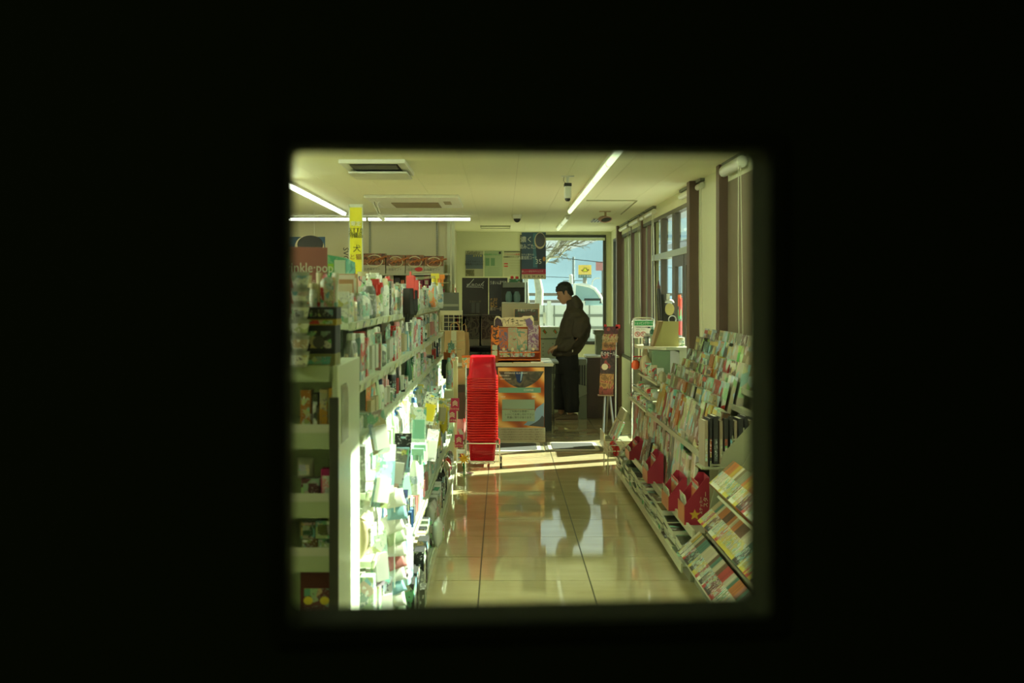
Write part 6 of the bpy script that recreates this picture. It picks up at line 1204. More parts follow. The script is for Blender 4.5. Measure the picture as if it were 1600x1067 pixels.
# red promotional boxes with hanging packs
def red_box(x, y, z, w, d, h, lb, short, star=True):
    r = thing('red_display_box', lb, 'box', (x, y, z), 0, 'red display boxes on the rack')
    m = mat('box_crimson', (.34, .02, .04), .45); m2 = mat('box_orange', (.50, .16, .05), .45)
    side = [(-w / 2, 0), (w / 2, 0), (w / 2, h), (w * .30, h * 1.02), (-w / 2, h * .42)]
    for sg in (-1, 1): obj('side_wall', MB().prism(side, sg * d / 2 - .002, sg * d / 2 + .002, 'y'), m, r)
    obj('front_wall', MB().box(-w / 2 - .003, -w / 2, -d / 2, d / 2, 0, h * .42), m2, r); obj('back_wall', MB().box(w / 2 - .003, w / 2, -d / 2, d / 2, 0, h), m, r); obj('bottom', MB().box(-w / 2, w / 2, -d / 2, d / 2, 0, .003), m, r); obj('divider', MB().box(0, .003, -d / 2, d / 2, 0, h * .72), m2, r)
    if star:
        pts = [((.032 if j % 2 == 0 else .014) * math.sin(math.pi * j / 5) - w * .12, (.032 if j % 2 == 0 else .014) * math.cos(math.pi * j / 5) + h * .22) for j in range(10)]
        obj('gold_star', MB().prism(pts, -d / 2 - .004, -d / 2 - .002), mat('star_gold', (.60, .36, .04), .4), r); text('スター', r, (w * .30, -d / 2 - .003, h * .55), .03, CR, rot=(R(90), R(-90), 0)); text('ステッカー', r, (w * .12, -d / 2 - .003, h * .42), .02, CR, rot=(R(90), R(-90), 0))
    n = 0
    for row, xx_ in enumerate((-w * .28, w * .2)):
        for j in range(3):
            yy = -d * .32 + d * .32 * j; o = thing('card_pack', '%s card pack in the %s, %s' % (['cream', 'green', 'red'][j], short, ['front row', 'raised rear row'][row]), 'pack', (x + xx_, y + yy, z + .004 + (h * .28 if row else 0)), 0, 'card packs in the red boxes')
            hh = h * .62; o.rotation_euler = (0, R(10), R(180)); obj('card', MB().box(-.001, .001, -d * .14, d * .14, 0, hh), MC['print'], o, color=[(.66, .64, .5), (.35, .5, .3), (.6, .25, .2)][j]); obj('bubble', pillow(.012, d * .2, hh * .8), MC['film'], o, (.004, 0, hh * .08), color=(.6, .62, .48)); n += 1
            if row: obj('header', MB().box(.001, .002, -d * .14, d * .14, hh * .85, hh), RINK, o)
    return r
red_box(1.10, 6.98, .266, .15, .24, .26, 'red display box with gold star at the near end, on the rack ledge', 'starred red box')
red_box(1.05, 7.45, .266, .11, .30, .20, 'red display box on the rack ledge, just past the starred one', 'unstarred red box beside the starred one', star=False)
red_box(1.05, 8.5, .266, .11, .28, .20, 'red display box on the ledge, amid the picture books', 'middle red box', star=False)
red_box(1.05, 9.7, .266, .11, .30, .15, 'red display box on the rack ledge, far along the rack', 'far red box', star=False)
q = thing('sticker_sheet', 'orange sheet of round cartoon stickers taped below the starred red box', 'sticker sheet', (1.19, 6.87, .262)); obj('sheet', MB().box(-.11, .11, -.002, 0, -.085, 0), mat('sheet_orange', (.62, .30, .06), .5), q)
for k in range(10): obj('round_sticker', disc(-.09 + .042 * (k % 5), -.025 - .035 * (k // 5), .014, .011, -.004, -.002), mat('stick_%d' % (k % 4), [(.5, .55, .4), (.1, .35, .15), (.6, .5, .1), (.55, .1, .1)][k % 4], .5), q)
q = thing('white_liner', 'white paper liner lying bare on the rack beside the starred red box', 'paper', (1.35, 6.74, .268)); obj('sheet', MB().box(-.12, .16, -.1, .1, 0, .002), mat('liner', (.62, .66, .5), .6), q); obj('folded_edge', MB().box(-.12, .16, -.1, -.098, 0, .03), MC['liner'], q)

# near unit with sloping comic trays
TRAYS = [(1.02, .09, .16), (1.13, .25, .18), (1.19, .455, .18)]
r = thing('comic_rack', 'near rack unit with three sloping trays of thin comics', 'rack', (1.34, 5.82, 0)); ox, oy = 1.34, 5.82; h = .78
obj('back_panel', MB().box(.28, .3, -h, h, 0, 1.0), RACKM, r); obj('base', MB().box(-.30, .28, -h, h, 0, .06), RACKM, r)
for sg in (-1, 1): obj('side_panel', MB().prism([(-.30, .06), (.28, .06), (.28, 1.0), (.12, .9), (-.12, .5)], sg * h - .004, sg * h + .004, 'y'), RACKM, r)
SLOPE = R(42)
for i, (x, z, L_) in enumerate(TRAYS):
    q = obj('sloping_tray', MB().box(0, L_ + .12, -h + .005, h - .005, -.012, 0, Matrix.Translation((x - ox, 0, z)) @ Matrix.Rotation(-SLOPE, 4, 'Y')), RACKM, r)
    obj('tray_lip', MB().box(-.014, -.002, -h + .005, h - .005, -.02, .03, Matrix.Translation((x - ox, 0, z)) @ Matrix.Rotation(-SLOPE, 4, 'Y')), LIP, q)
cc = 0
spm = {}
run_left = 0
for i, (x, z, L_) in enumerate(TRAYS):
    y = oy - h + .03
    while y < oy + h - .03:
        
        if not run_left: run_left = rm.choice((1, 2, 3, 5, 7)); run = (rm.choice((.016, .018, .022)), rm.choice(MCOL), rm.choice([(.6, .6, .44, 1), (.05, .04, .03, 1), (.42, .05, .04, 1), (.5, .42, .05, 1)]))
        run_left -= 1; t, (cn, c), tcol = run; key = (i, t)
        if key not in spm:
            a = MB().box(.001, L_ - .004, -t / 2 + .0012, t / 2 - .0012, .001, .118).mesh('pages'); a.materials.append(MC['page_paper'])
            b = MB().box(0, L_, -t / 2, -t / 2 + .001, 0, .12).box(0, L_, t / 2 - .001, t / 2, 0, .12).box(0, L_, -t / 2, t / 2, .1185, .12).mesh('cover'); b.materials.append(MC['matte'])
            s2 = MB().box(L_ * .08, L_ * .55, -t * .3, t * .3, .12, .1206).mesh('spine_title'); s2.materials.append(MC['print_fine']); s3 = MB().box(L_ * .0 + .002, L_ * .07 + .01, -t * .48, t * .48, .12, .1206).mesh('spine_mark'); s3.materials.append(MC['matte'])
            spm[key] = (a, b, s2, s3)
        o = bpy.data.objects.new('comic_book', None); COL.objects.link(o); o.location = (x + .004, y + t / 2, z + .001); o.rotation_euler = (0, -SLOPE, 0)
        # comics lie tipped on the slope, spines uppermost
        for p, me in zip(('pages', 'cover', 'spine_title', 'spine_mark'), spm[key]):
            q = bpy.data.objects.new(p, me); COL.objects.link(q); q.parent = o; j = rm.uniform(.8, 1.15); q.color = (c[0] * j, c[1] * j, c[2] * j, 1) if p == 'cover' else tcol
        o['category'] = 'book'; o['group'] = 'comics in the %s sloping tray' % ['lowest', 'middle', 'upper'][i]
        MCOUNT.setdefault((cn, 'spined comic', 'in the %s sloping tray' % ['lowest', 'middle', 'upper'][i]), []).append(o)
        y += t + .0015

# ================================================================== ENTRANCE CORNER (end of the rack)
TZ = 1.10
r = thing('serving_table', 'pale cabinet table at the rack end by the entrance doors', 'table', (1.45, 10.95, 0))
obj('table_top', MB().prism([(-.22, .02), (-.02, -.30), (.19, -.30), (.19, .42), (-.22, .42)], TZ - .026, TZ - .001, 'z'), mat('table_pale', (.52, .54, .36), .35), r)
obj('body', MB().box(-.15, .18, -.02, .38, 0, TZ - .026), mat('body_olive', (.22, .22, .11), .5), r)
obj('side_board', MB().box(.10, .18, -.28, -.02, .0, TZ - .026), MC['table_pale'], r)
obj('lower_shelf', MB().box(-.22, .17, -.30, -.02, .84, .86), MC['table_pale'], r); obj('shelf_bracket', MB().box(-.2, .1, -.03, -.02, .74, .84), STEEL, r)
def P3(px, py, D): return P(px, py, D)
D = 10.78
r = thing('khaki_board', 'tall khaki trapezoid board standing on the serving table', 'board', (P(1042, 0, D).x, D, (TZ+.001))); ox = r.location.x
zt = P(0, 502, D).z - (TZ+.001)
obj('board', MB().prism([(P(1023, 0, D).x - ox, 0), (P(1060, 0, D).x - ox, 0), (P(1060.5, 0, D).x - ox, zt), (P(1037, 0, D).x - ox, zt)], 0, .012), KHAKI, r)
obj('tan_edge', MB().prism([(P(1020, 0, D).x - ox, 0), (P(1023, 0, D).x - ox, 0), (P(1037, 0, D).x - ox, zt), (P(1030, 0, D).x - ox, zt)], .012, .2), mat('edge_brown', (.30, .20, .08), .5), r)
r = thing('green_panel_box', 'grey-green box with an added bright translucent sheet below the khaki board', 'box', (1.40, 10.72, .861)); 
hh = TZ - .03 - .861
obj('box_body', MB().box(P(1018, 0, 10.72).x - 1.40, P(1046.5, 0, 10.72).x - 1.40, -.03, .18, 0, hh), mat('panel_green', (.20, .30, .17), .4), r, bevel=.004)
obj('daylight_sheet', MB().prism([(P(1046.5, 0, 10.72).x - 1.40, -.01), (P(1062.5, 0, 10.72).x - 1.40, -.01), (P(1062.5, 0, 10.72).x - 1.40, hh * .75), (P(1059, 0, 10.72).x - 1.40, hh * .95), (P(1053, 0, 10.72).x - 1.40, hh), (P(1046.5, 0, 10.72).x - 1.40, hh)], -.03, .05), MC['milky'], r, color=(.92, .92, .88))  # added translucent white sheet, imitates a glowing patch of daylight
r = thing('striped_bag', 'cream and grey striped plastic bag beside the grey-green box', 'bag', (P(1010, 0, 10.7).x, 10.78, .861))
obj('bag_body', pillow(.10, .14, .17), MC['film'], r, color=CO['cream']); obj('handle', MB().tube([(-.03, 0, .19), (-.02, 0, .23), (.02, 0, .23), (.03, 0, .19)], .006, 6), MC['film'], r, color=CO['white'])
# shopping cart notice on a chrome hoop
D = 12.3; r = thing('cart_notice', 'white and green shopping cart notice on a chrome hoop stand by the entrance', 'sign', (P(1004, 0, D).x, D, 0)); ox = r.location.x
def nx(x): return P(x, 0, D).x - ox
def nz(y): return P(0, y, D).z
obj('hoop_frame', MB().tube([(nx(988), 0, 0), (nx(988), 0, nz(503)), (nx(990), 0, nz(498)), (nx(994), 0, nz(496.5)), (nx(1017), 0, nz(496.5)), (nx(1021), 0, nz(499)), (nx(1022), 0, nz(504)), (nx(1022), 0, 0)], .008, 8), CHROME, r, sm=True)
obj('notice_board', MB().box(nx(990), nx(1020), -.004, .004, nz(528), nz(499.5)), WINK, r)
obj('green_header', MB().box(nx(991), nx(1020), -.006, -.004, nz(508.5), nz(501)), GINK, r); text('ショッピングカート', r, (nx(1005.5), -.007, nz(505)), .034, WINK, sx=.62)
text('ご使用後は元の場所へ', r, (nx(1004), -.005, nz(511.5)), .016, INK); text('お戻し下さい', r, (nx(1001), -.005, nz(515)), .016, INK); obj('cart_mark', MB().box(nx(1012), nx(1016), -.006, -.004, nz(512.5), nz(510.5)), INK, r)
for k, px in enumerate((996, 1005)):
    c = (nx(px), nz(522)); q = obj('prohibition_ring', MB().tube([(c[0] + .024 * math.cos(2 * math.pi * j / 20), -.006, c[1] + .024 * math.sin(2 * math.pi * j / 20)) for j in range(20)], .003, 5, close=True), RINK, r); obj('prohibition_bar', MB().tube([(c[0] - .016, -.006, c[1] + .016), (c[0] + .016, -.006, c[1] - .016)], .003, 5), RINK, q); text('人' if k else '手', q, (c[0], -.005, c[1]), .03, INK)
for k, px in enumerate((997, 1002)): obj('leg_panel', MB().box(nx(px), nx(px + 2.5), 0, .01, nz(560), nz(528)), PALE, r)
# jars and a green bottle, small goods at the table corner
product('jar', 'grey', 'silver', P(1011, 0, 10.98).x, 11.0, (TZ+.001), sh=1.4, sw=1, where='on the serving table by the cart notice', group='things on the serving table'); product('squeeze bottle', 'dark green', 'mint', P(1020, 0, 11.0).x, 11.05, (TZ+.001), sh=.85, sw=.7, where='on the serving table by the cart notice', group='things on the serving table')
product('carton', 'white', 'brown', P(1066, 0, 10.9).x, 10.95, (TZ+.001), sh=.5, where='on the serving table at the window end', group='things on the serving table'); 
# dark statue-like stand with round yellow disc
D = 11.1; r = thing('display_stand', 'black display stand with a round yellow disc before the entrance glass', 'stand', (P(1036, 0, D).x, D, (TZ+.001))); ox = r.location.x
def dz(y): return P(0, y, D).z - (TZ+.001)
def dx_(x): return P(x, 0, D).x - ox
obj('base', MB().lathe([(.06, 0), (.06, .015), (.02, .03)], 16), DARK, r)
obj('column', MB().tube([(dx_(1033), 0, .02), (dx_(1031), 0, dz(490)), (dx_(1030), 0, dz(465)), (dx_(1029), 0, dz(450))], [.022, .024, .026, .014], 10), mat('stand_black', (.03, .03, .02), .35), r, sm=True)
obj('column', MB().tube([(dx_(1038), .02, .02), (dx_(1037), .02, dz(480)), (dx_(1036), .02, dz(460))], [.016, .020, .014], 10), MC['stand_black'], r, sm=True)
obj('finial', MB().lathe([(.012, dz(452)), (.018, dz(449)), (.01, dz(444)), (.003, dz(438))], 10, c=(dx_(1029), 0, 0)), mat('finial_brown', (.12, .05, .03), .4), r, sm=True)
obj('yellow_disc', MB().rings([[(dx_(1046) + .042 * math.cos(2 * math.pi * j / 20), y, dz(483) + .056 * math.sin(2 * math.pi * j / 20)) for j in range(20)] for y in (-.02, -.008)]), mat('disc_yellow', (.50, .44, .15), .5), r)
obj('disc_hood', MB().loft([((dx_(1046), 0, dz(473)), (.045, 0, 0), (0, .045, 0)), ((dx_(1046), 0, dz(469)), (.034, 0, 0), (0, .034, 0)), ((dx_(1046), 0, dz(467)), (.01, 0, 0), (0, .01, 0))]), WHITE, r, sm=True)
obj('white_neck', MB().lathe([(.016, dz(468)), (.016, dz(459))], 12, c=(dx_(1044), 0, 0)), WHITE, r)
obj('dark_cradle', MB().box(dx_(1038), dx_(1054), 0, .03, dz(502), dz(490)), DARK, r)
obj('ring', MB().tube([(dx_(1050) + .034 * math.cos(2 * math.pi * j / 20), -.02, dz(499) + .034 * math.sin(2 * math.pi * j / 20)) for j in range(20)], .005, 6, close=True), STEEL, r)
r = thing('orange_lantern', 'small bright orange paper lantern at the rack far end', 'lantern', (P(993, 0, 10.9).x, 10.9, P(0, 577, 10.9).z)); obj('shade', MB().lathe([(.018, 0), (.034, .015), (.036, .05), (.022, .08)], 12), mat('lantern_orange', (.85, .12, .03), .5), r, sm=True); obj('cord', MB().tube([(0, 0, .08), (.04, .1, .105), (.1, .18, .105)], .003, 5), RINK, r); obj('bracket', MB().box(.0, .2, .16, .2, .10, .11), RINK, r)
# white crumpled goods on the far end shelves of the rack
for k, (z, x, n) in enumerate(((.86, 1.22, 12), (.74, 1.17, 11), (.65, 1.13, 12))):
    q = thing('end_shelf', ['upper wall-hung shelf of packets over the low rack unit', 'middle wall-hung shelf of packets over the low rack unit', 'lower wall-hung shelf of packets over the low rack unit'][k], 'shelf', (x + .10, 10.22, z)); obj('board', MB().box(-.11, .09, -.68, .68, -.012, 0), LIP, q); obj('shelf_arm', MB().box(.09, .34, -.5, -.48, -.02, 0).box(.09, .34, .48, .5, -.02, 0), LIP, q); obj('wire_fence', MB().tube([(-.11, -.68, .03), (-.11, .68, .03)], .003, 5).tube([(-.11, -.68, 0), (-.11, -.68, .03)], .003, 5), CHROME, q)
    for j in range(n): product(['wrapped pack', 'carton', 'jar', 'wrapped pack'][j % 4], ['cream', 'white', 'pale green', 'grey', 'red'][(j + k) % 5], ['orange', 'cream', 'red'][j % 3], x + .04, 9.62 + 1.25 * j / n, z + .001, face=R(180), sh=.42 if k else .75, sw=.7, where='on the %s rack-end shelf' % ['upper', 'middle', 'lower'][k], group='goods on the rack end shelves')
r = thing('end_book_rack', 'small tilted rack of bright paperbacks at the rack foot by the mats', 'rack', (1.08, 12.3, 0.014))
obj('base', MB().box(-.06, .2, -.25, .25, 0, .10), RACKM, r); obj('tilted_back', MB().box(-.02, .0, -.25, .25, .1, .42, Matrix.Rotation(R(22), 4, 'Y')), RACKM, r); obj('front_rail', MB().box(-.075, -.065, -.25, .25, .02, .17), LIP, r)
for k in range(8): magazine(1.08 + .03, 12.10 + .055 * k, .115, .052, .20, .05, R(-24), ['pink', 'teal', 'red', 'cream', 'brown', 'violet', 'yellow', 'pale'][k], [(.5, .1, .15), (.05, .25, .25), (.4, .05, .04), (.5, .45, .27), (.2, .1, .05), (.2, .06, .25), (.6, .5, .06), (.6, .6, .4)][k], 'in the small tilted rack by the mats', 'paperbacks in the small rack', nm='paperback', kindw='paperback')
r = thing('wire_basket', 'cream wire basket with red packs hanging low at the rack far end', 'basket', (.98, 10.72, .16))
for z in (0, .05, .10): obj('rail', MB().tube([(-.07, -.2, z), (.08, -.2, z), (.08, .2, z), (-.07, .2, z)], .004, 5, close=True), LIP, r)
for k in range(9): obj('wire', MB().tube([(-.07, -.2 + .05 * k, 0), (-.07, -.2 + .05 * k, .10)], .004, 5), LIP, r)
obj('bottom', MB().box(-.07, .08, -.2, .2, -.004, 0), LIP, r)
for lx in (-.07, .08):
    for ly in (-.2, .2): obj('leg', MB().tube([(lx, ly, -.16), (lx, ly, 0)], .005, 5), LIP, r)
for k in range(4): product('wrapped pack', 'red', 'cream', .985, 10.56 + .1 * k, .161, face=R(180), sh=.75, sw=.75, where='in the rack-end wire basket', group='red packs in the wire basket')
for k, (y, s_) in enumerate(((10.25, 1.1), (9.95, 1.0))):
    r = thing('carrier_sack', ['crumpled pale sack on the floor tray at the rack far end', 'second crumpled pale sack just before the far one'][k], 'bag', (1.03, y, .086)); obj('sack_body', pillow(.13, .22, .15 * s_), MC['film'], r, color=(.42, .46, .30)); obj('tied_top', MB().lathe([(.01, .14 * s_), (.03, .16 * s_), (.02, .17 * s_)], 8), MC['film'], r, color=(.5, .52, .36))
for o in COUNT.get(('silver', 'white', 'cup', 'in the white column at the end cap edge'), []): pass
flush_labels(); flush_mags()
for (ca, cb, kn, where), lst in COUNT.items():
    if where == 'in the white column at the end cap edge':
        for i, o in enumerate(sorted(lst, key=lambda q: q.location.z)): o['label'] = 'silver white jar in the stacked column at the end cap edge, %s from below' % ordn(i)

# ================================================================== THE CUSTOMER
def person():
    D = 15.1; s = D / F
    def q(px, py, dy=0): v = P(px, py, D); return Vector((v.x - OX, dy, v.z))
    OX = P(888, 0, D).x
    root = thing('person', 'person in dark brown puffy jacket and black trousers, head bowed at the counter', 'person', (OX, D, 0))
    SKIN = mat('skin', (.52, .28, .17), .5); JK = mat('jacket_brown', (.058, .045, .027), .75, noise=.25, nscale=16, bump=.3); TR = mat('trousers_black', (.012, .012, .011), .8, bump=.3, nscale=30); HR = mat('hair_black', (.012, .011, .009), .55, bump=.6, nscale=90)
    def remesh(o, vox, it=6, sub=0):
        m = o.modifiers.new('merge', 'REMESH'); m.mode = 'VOXEL'; m.voxel_size = vox; m.use_smooth_shade = True
        sm_ = o.modifiers.new('soften', 'SMOOTH'); sm_.factor = .5; sm_.iterations = it
    def E(c, rx, ry, up=Vector((0, 0, 1)), fx=None):
        """ellipse section across UP: rx along the walking direction, ry sideways"""
        up = up.normalized(); v = Vector((0, 1, 0)); u = v.cross(up).normalized(); return (c, u * rx, v * ry)
    # ---- one continuous body: head with face, neck, trunk, arms, hands, legs
    b = MB()
    hc = q(883, 458); tilt = Vector((-.36, 0, 1)).normalized()      # head axis leans forward (towards the counter)
    fwd = Vector((-1, 0, -.36)).normalized()
    def H(u, f, y): return hc + tilt * u + fwd * f + Vector((0, y, 0))
    # skull sections along the head axis (u from chin to crown)
    secs = []
    for u, fo, rx, ry in ((-.125, .045, .022, .022), (-.115, .040, .042, .040), (-.09, .025, .068, .056), (-.06, .012, .084, .066), (-.02, .004, .094, .073), (.02, 0, .098, .076), (.06, -.004, .095, .075), (.095, -.006, .078, .063), (.118, -.008, .045, .038), (.126, -.008, .015, .012)):
        secs.append((H(u, fo, 0), fwd * rx, Vector((0, 1, 0)) * ry))
    b.loft(secs, 20)
    # nose, brow, lips, chin
    b.loft([(H(.012, .086, 0), tilt * .006, Vector((0, .007, 0))), (H(-.012, .100, 0), tilt * .008, Vector((0, .010, 0))), (H(-.030, .118, 0), tilt * .011, Vector((0, .014, 0))), (H(-.042, .105, 0), tilt * .008, Vector((0, .013, 0))), (H(-.045, .085, 0), tilt * .006, Vector((0, .010, 0)))], 10)
    b.loft([(H(.026, .080, -.045), tilt * .006, fwd * .010), (H(.030, .093, -.02), tilt * .008, fwd * .010), (H(.030, .093, .02), tilt * .008, fwd * .010), (H(.026, .080, .045), tilt * .006, fwd * .010)], 8)
    b.loft([(H(-.066, .074, -.024), tilt * .004, fwd * .008), (H(-.064, .092, 0), tilt * .006, fwd * .010), (H(-.066, .074, .024), tilt * .004, fwd * .008)], 8)
    b.loft([(H(-.078, .070, -.020), tilt * .004, fwd * .008), (H(-.078, .086, 0), tilt * .006, fwd * .009), (H(-.078, .070, .020), tilt * .004, fwd * .008)], 8)
    b.loft([(H(-.105, .062, -.02), tilt * .010, fwd * .012), (H(-.105, .072, 0), tilt * .014, fwd * .014), (H(-.105, .062, .02), tilt * .010, fwd * .012)], 8)
    for sy in (-1, 1):   # ears and eyelids
        b.loft([(H(.022, -.012, sy * .072), tilt * .006, fwd * .006), (H(.010, -.016, sy * .083), tilt * .026, fwd * .015), (H(-.008, -.012, sy * .085), tilt * .026, fwd * .013), (H(-.02, -.006, sy * .074), tilt * .008, fwd * .006)], 10)
        b.loft([(H(.006, .078, sy * .045), tilt * .006, fwd * .008), (H(.006, .086, sy * .03), tilt * .010, fwd * .009), (H(.006, .084, sy * .016), tilt * .006, fwd * .008)], 8)
    # neck and trunk
    b.loft([E(q(890, 466), .055, .055, Vector((-.3, 0, 1))), E(q(893, 474), .055, .056, Vector((-.3, 0, 1))), E(q(896, 482), .075, .10), E(q(898, 492), .09, .15), E(q(897, 510), .11, .16), E(q(893, 530), .105, .15), E(q(888, 548), .105, .15), E(q(886, 562), .12, .165), E(q(886, 574), .11, .155)], 18)
    legs = []
    for sy, hip, knee, ank in ((-1, (889, 572), (889, 612), (891, 648)), (1, (884, 572), (880, 612), (877, 647))):
        b.loft([E(q(*hip, sy * .085), .090, .082), E(q((hip[0] + knee[0]) / 2, 592, sy * .088), .078, .070), E(q(*knee, sy * .09), .058, .054), E(q((knee[0] + ank[0]) / 2, 628, sy * .092), .054, .05), E(q(*ank, sy * .095), .036, .034), E(q(ank[0], ank[1] + 6, sy * .095), .034, .034)], 12)
    hands = []
    for sy in (-1, 1):
        sh = q(903, 494, sy * .175); el = q(903 if sy < 0 else 895, 527, sy * .255); md = q(886 if sy < 0 else 880, 538.5, sy * .24 if sy < 0 else .205); wr = q(868.5 if sy < 0 else 869, 541, sy * .20 if sy < 0 else .13)
        b.loft([(sh, Vector((.040, 0, 0)), Vector((0, .036, 0))), ((sh + el) / 2, Vector((.036, 0, 0)), Vector((0, .034, 0))), (el, Vector((.026, 0, .02)), Vector((0, .030, 0))), (md, Vector((.004, 0, .028)), Vector((0, .028, 0))), (wr, Vector((.006, 0, .024)), Vector((0, .022, 0)))], 12)
        d = Vector((-.88, -.05 * sy, -.46)).normalized(); up = Vector((-.46, 0, .88)).normalized(); sd = Vector((0, 1, 0))
        # palm: thickness along 'up', width sideways
        b.loft([(wr - d * .01, up * .020, sd * .024), (wr + d * .025, up * .018, sd * .034), (wr + d * .06, up * .016, sd * .041), (wr + d * .085, up * .013, sd * .040)], 12)
        for fi, (off, L_) in enumerate(((-.032, .058), (-.011, .066), (.011, .062), (.031, .048))):
            p0 = wr + d * .075 + sd * off; p1 = p0 + d * L_ * .45 - up * .006; p2 = p1 + (d * .72 - up * .6).normalized() * L_ * .33; p3 = p2 + (d * .35 - up * .9).normalized() * L_ * .26
            b.tube([p0, p1, p2, p3, p3 + (p3 - p2) * .12], [.0098, .0092, .0084, .0074, .004], 8)
        th = wr + d * .03 + sd * (-sy) * .03
        b.tube([th, th + (d * .5 - up * .35 + sd * (-sy) * .55).normalized() * .035, th + (d * .75 - up * .5 + sd * (-sy) * .3).normalized() * .066, th + (d * .8 - up * .6 + sd * (-sy) * .1).normalized() * .082], [.0125, .011, .0092, .005], 8)
    body = obj('body', b, SKIN, root); remesh(body, .0058, 3)
    for sy in (-1, 1):
        obj('eye', MB().lathe([(.001, -.010), (.008, -.006), (.0105, 0), (.008, .006), (.001, .010)], 10), mat('eye_dark', (.03, .02, .015), .2), root, H(.002, .083, sy * .030), sm=True)
        obj('eyebrow', MB().tube([H(.030, .094, sy * .014), H(.035, .097, sy * .028), H(.031, .088, sy * .048)], [.003, .0045, .002], 6), HR, root)
    # hair cap: covers crown, back of the head and sideburns
    hb = MB(); hs = []
    for u, fo, rx, ry in ((-.055, -.062, .034, .052), (-.03, -.050, .052, .066), (.0, -.036, .068, .076), (.03, -.022, .086, .083), (.05, -.010, .100, .087), (.078, -.006, .102, .085), (.105, -.008, .088, .074), (.130, -.012, .060, .052), (.142, -.014, .022, .020)):
        hs.append((H(u, fo, 0), fwd * rx, Vector((0, 1, 0)) * ry))
    hb.loft(hs, 20); rr = random.Random(3)
    for k in range(46):      # short tufts so the outline is not a helmet
        a = rr.uniform(0, 2 * math.pi); el_ = rr.uniform(.1, 1.4); dv = (fwd * math.cos(a) * math.cos(el_) + Vector((0, 1, 0)) * math.sin(a) * math.cos(el_) + tilt * math.sin(el_))
        c0 = H(.045, -.008, 0) + dv * .082; hb.tube([c0, c0 + dv * .014 + fwd * .006, c0 + dv * .018 + fwd * .022 - tilt * .006], [.014, .011, .003], 6)
    for k in range(7): hb.tube([H(.09, .05, -.05 + .0167 * k), H(.075, .088, -.052 + .0172 * k), H(.052 - .006 * (k % 2), .100, -.052 + .0172 * k)], [.018, .014, .004], 6)
    for sy in (-1, 1): hb.tube([H(.03, .02, sy * .074), H(.0, .022, sy * .077), H(-.02, .020, sy * .076)], [.013, .009, .004], 6)
    hair = obj('hair', hb, HR, root); remesh(hair, .006, 2)
    # ---- jacket: trunk, stand collar and both sleeves in one shell
    j = MB()
    j.loft([E(q(881, 556), .150, .205), E(q(884, 551), .165, .215), E(q(890, 540), .192, .225), E(q(896, 526), .200, .232), E(q(899, 512), .190, .232), E(q(899, 498), .168, .225), E(q(898, 488), .135, .195), E(q(897, 481), .100, .13), E(q(895, 474), .082, .092, Vector((-.25, 0, 1))), E(q(893.5, 468), .078, .084, Vector((-.25, 0, 1)))], 26)
    for sy in (-1, 1):
        sh = q(904, 492, sy * .185); up_ = q(906, 505, sy * .235); el = q(904 if sy < 0 else 896, 528, sy * .262); mid = q(886 if sy < 0 else 880, 539, sy * .245 if sy < 0 else .21); wr = q(871 if sy < 0 else 871.5, 541.5, sy * .205 if sy < 0 else .135)
        j.loft([(sh, Vector((.085, 0, .02)), Vector((0, .07, .03))), (up_, Vector((.098, 0, .0)), Vector((0, .085, 0))), ((up_ + el) / 2, Vector((.100, 0, 0)), Vector((0, .084, 0))), (el, Vector((.080, 0, .06)), Vector((0, .080, 0))), ((el + mid) / 2, Vector((.03, 0, .090)), Vector((0, .074, 0))), (mid, Vector((.012, 0, .080)), Vector((0, .066, 0))), (wr + Vector((.03, 0, 0)), Vector((.01, 0, .058)), Vector((0, .050, 0))), (wr, Vector((.008, 0, .040)), Vector((0, .037, 0)))], 16)
    jk = obj('jacket', j, JK, root); remesh(jk, .010, 5)
    tx = bpy.data.textures.new('folds', 'CLOUDS'); tx.noise_scale = .11; tx.noise_depth = 2
    dm = jk.modifiers.new('folds', 'DISPLACE'); dm.texture = tx; dm.strength = .035; dm.mid_level = .5
    hd = MB(); hd.loft([(q(902, 489), Vector((.07, 0, .03)), Vector((0, .13, 0))), (q(901, 481), Vector((.085, 0, .05)), Vector((0, .14, 0))), (q(898, 473), Vector((.072, 0, .045)), Vector((0, .118, 0))), (q(896, 466), Vector((.052, 0, .03)), Vector((0, .092, 0))), (q(895.5, 463), Vector((.03, 0, .02)), Vector((0, .07, 0)))], 20)
    hood = obj('hood', hd, JK, root); remesh(hood, .010, 6)
    obj('zip_pull', MB().box(-.005, .005, -.004, .004, -.03, 0), STEEL, root, q(893, 545, -.235))
    obj('cuff', MB().loft([(q(872, 541.5, -.206), Vector((.008, 0, .041)), Vector((0, .038, 0))), (q(869, 542.5, -.204), Vector((.008, 0, .037)), Vector((0, .034, 0)))], 14), JK, root, sm=True)
    # ---- trousers
    t = MB(); t.loft([E(q(886, 548), .135, .175), E(q(886, 562), .140, .182), E(q(886.5, 576), .145, .185), E(q(886.5, 584), .135, .175)], 20)
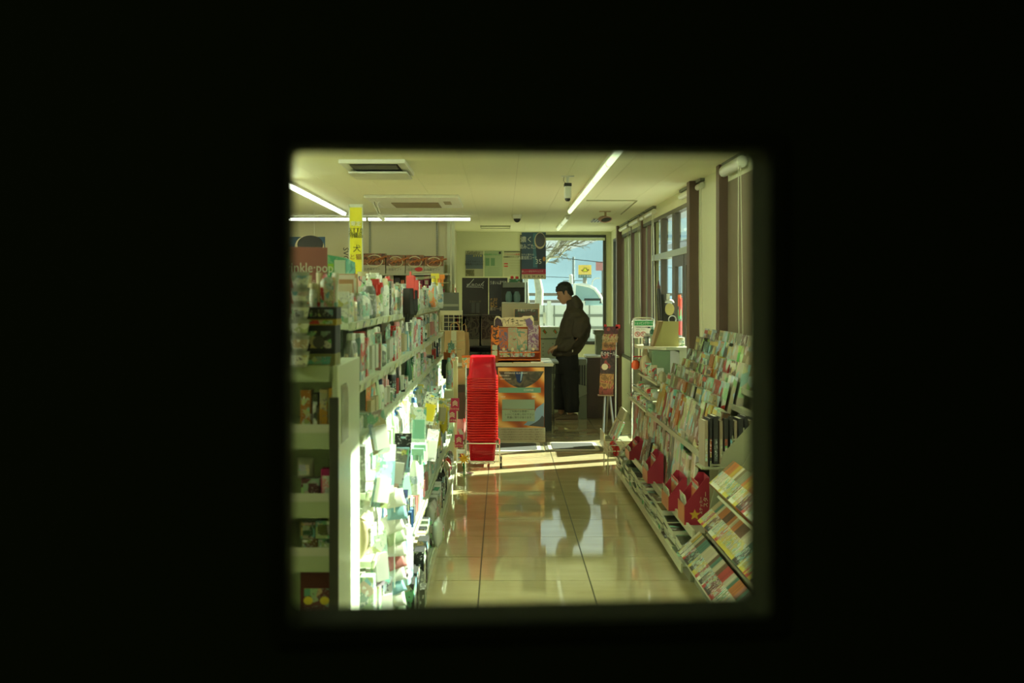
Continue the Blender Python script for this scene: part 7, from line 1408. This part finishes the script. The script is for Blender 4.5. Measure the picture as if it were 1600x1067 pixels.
    for sy, hip, knee, ank in ((-1, (890, 576), (891, 612), (893, 643)), (1, (883, 576), (879, 612), (877, 641))):
        t.loft([E(q(*hip, sy * .085), .115, .098), E(q((hip[0] + knee[0]) / 2, 594, sy * .09), .112, .092), E(q(*knee, sy * .095), .104, .086), E(q((knee[0] + ank[0]) / 2 + .5, 630, sy * .098), .098, .082), E(q(*ank, sy * .1), .088, .075)], 14)
    tr = obj('trousers', t, TR, root); remesh(tr, .011, 4)
    d2 = tr.modifiers.new('folds', 'DISPLACE'); d2.texture = tx; d2.strength = .018; d2.mid_level = .5
    # ---- shoes
    SO = mat('sole_tan', (.30, .24, .15), .6); SHM = mat('shoe_brown', (.17, .12, .07), .6)
    for sy, ax in ((-1, 893), (1, 877)):
        c = q(ax, 657, sy * .1); c.z = 0
        up = MB().loft([(c + Vector((.075, 0, .045)), Vector((0, .026, 0)), Vector((0, 0, .03))), (c + Vector((.06, 0, .052)), Vector((0, .036, 0)), Vector((0, 0, .045))), (c + Vector((.0, 0, .058)), Vector((0, .040, 0)), Vector((0, 0, .052))), (c + Vector((-.07, 0, .046)), Vector((0, .044, 0)), Vector((0, 0, .036))), (c + Vector((-.14, 0, .036)), Vector((0, .046, 0)), Vector((0, 0, .026))), (c + Vector((-.19, 0, .032)), Vector((0, .034, 0)), Vector((0, 0, .016))), (c + Vector((-.205, 0, .03)), Vector((0, .015, 0)), Vector((0, 0, .008)))], 14)
        sh = obj('shoe', up, SHM, root, sm=True)
        ol = [(.08, .0), (.07, .032), (.0, .040), (-.08, .046), (-.15, .048), (-.2, .034), (-.215, 0)]; ol = ol + [(x, -y) for x, y in reversed(ol[1:-1])]
        obj('sole', MB().rings([[(c.x + x, c.y + y, z) for x, y in ol] for z in (0, .022)]), SO, sh)
        for k in range(3): obj('lace', MB().tube([(c.x - .055 - .022 * k, c.y - .022, .086 - .01 * k), (c.x - .06 - .022 * k, c.y, .093 - .010 * k), (c.x - .055 - .022 * k, c.y + .022, .086 - .01 * k)], .003, 5), SO, sh)
person()
# people stand at a till: small card reader tray under the customer's hand
r = thing('card_tray', 'small dark card tray on the counter extension beside the customer', 'tray', (P(852, 0, 13.6).x, 13.6, .82)); obj('tray', MB().box(-.05, .05, -.08, .08, 0, .012), DARK, r, bevel=.003); obj('tray_insert', MB().box(-.04, .04, -.07, .07, .012, .014), GREYP, r)
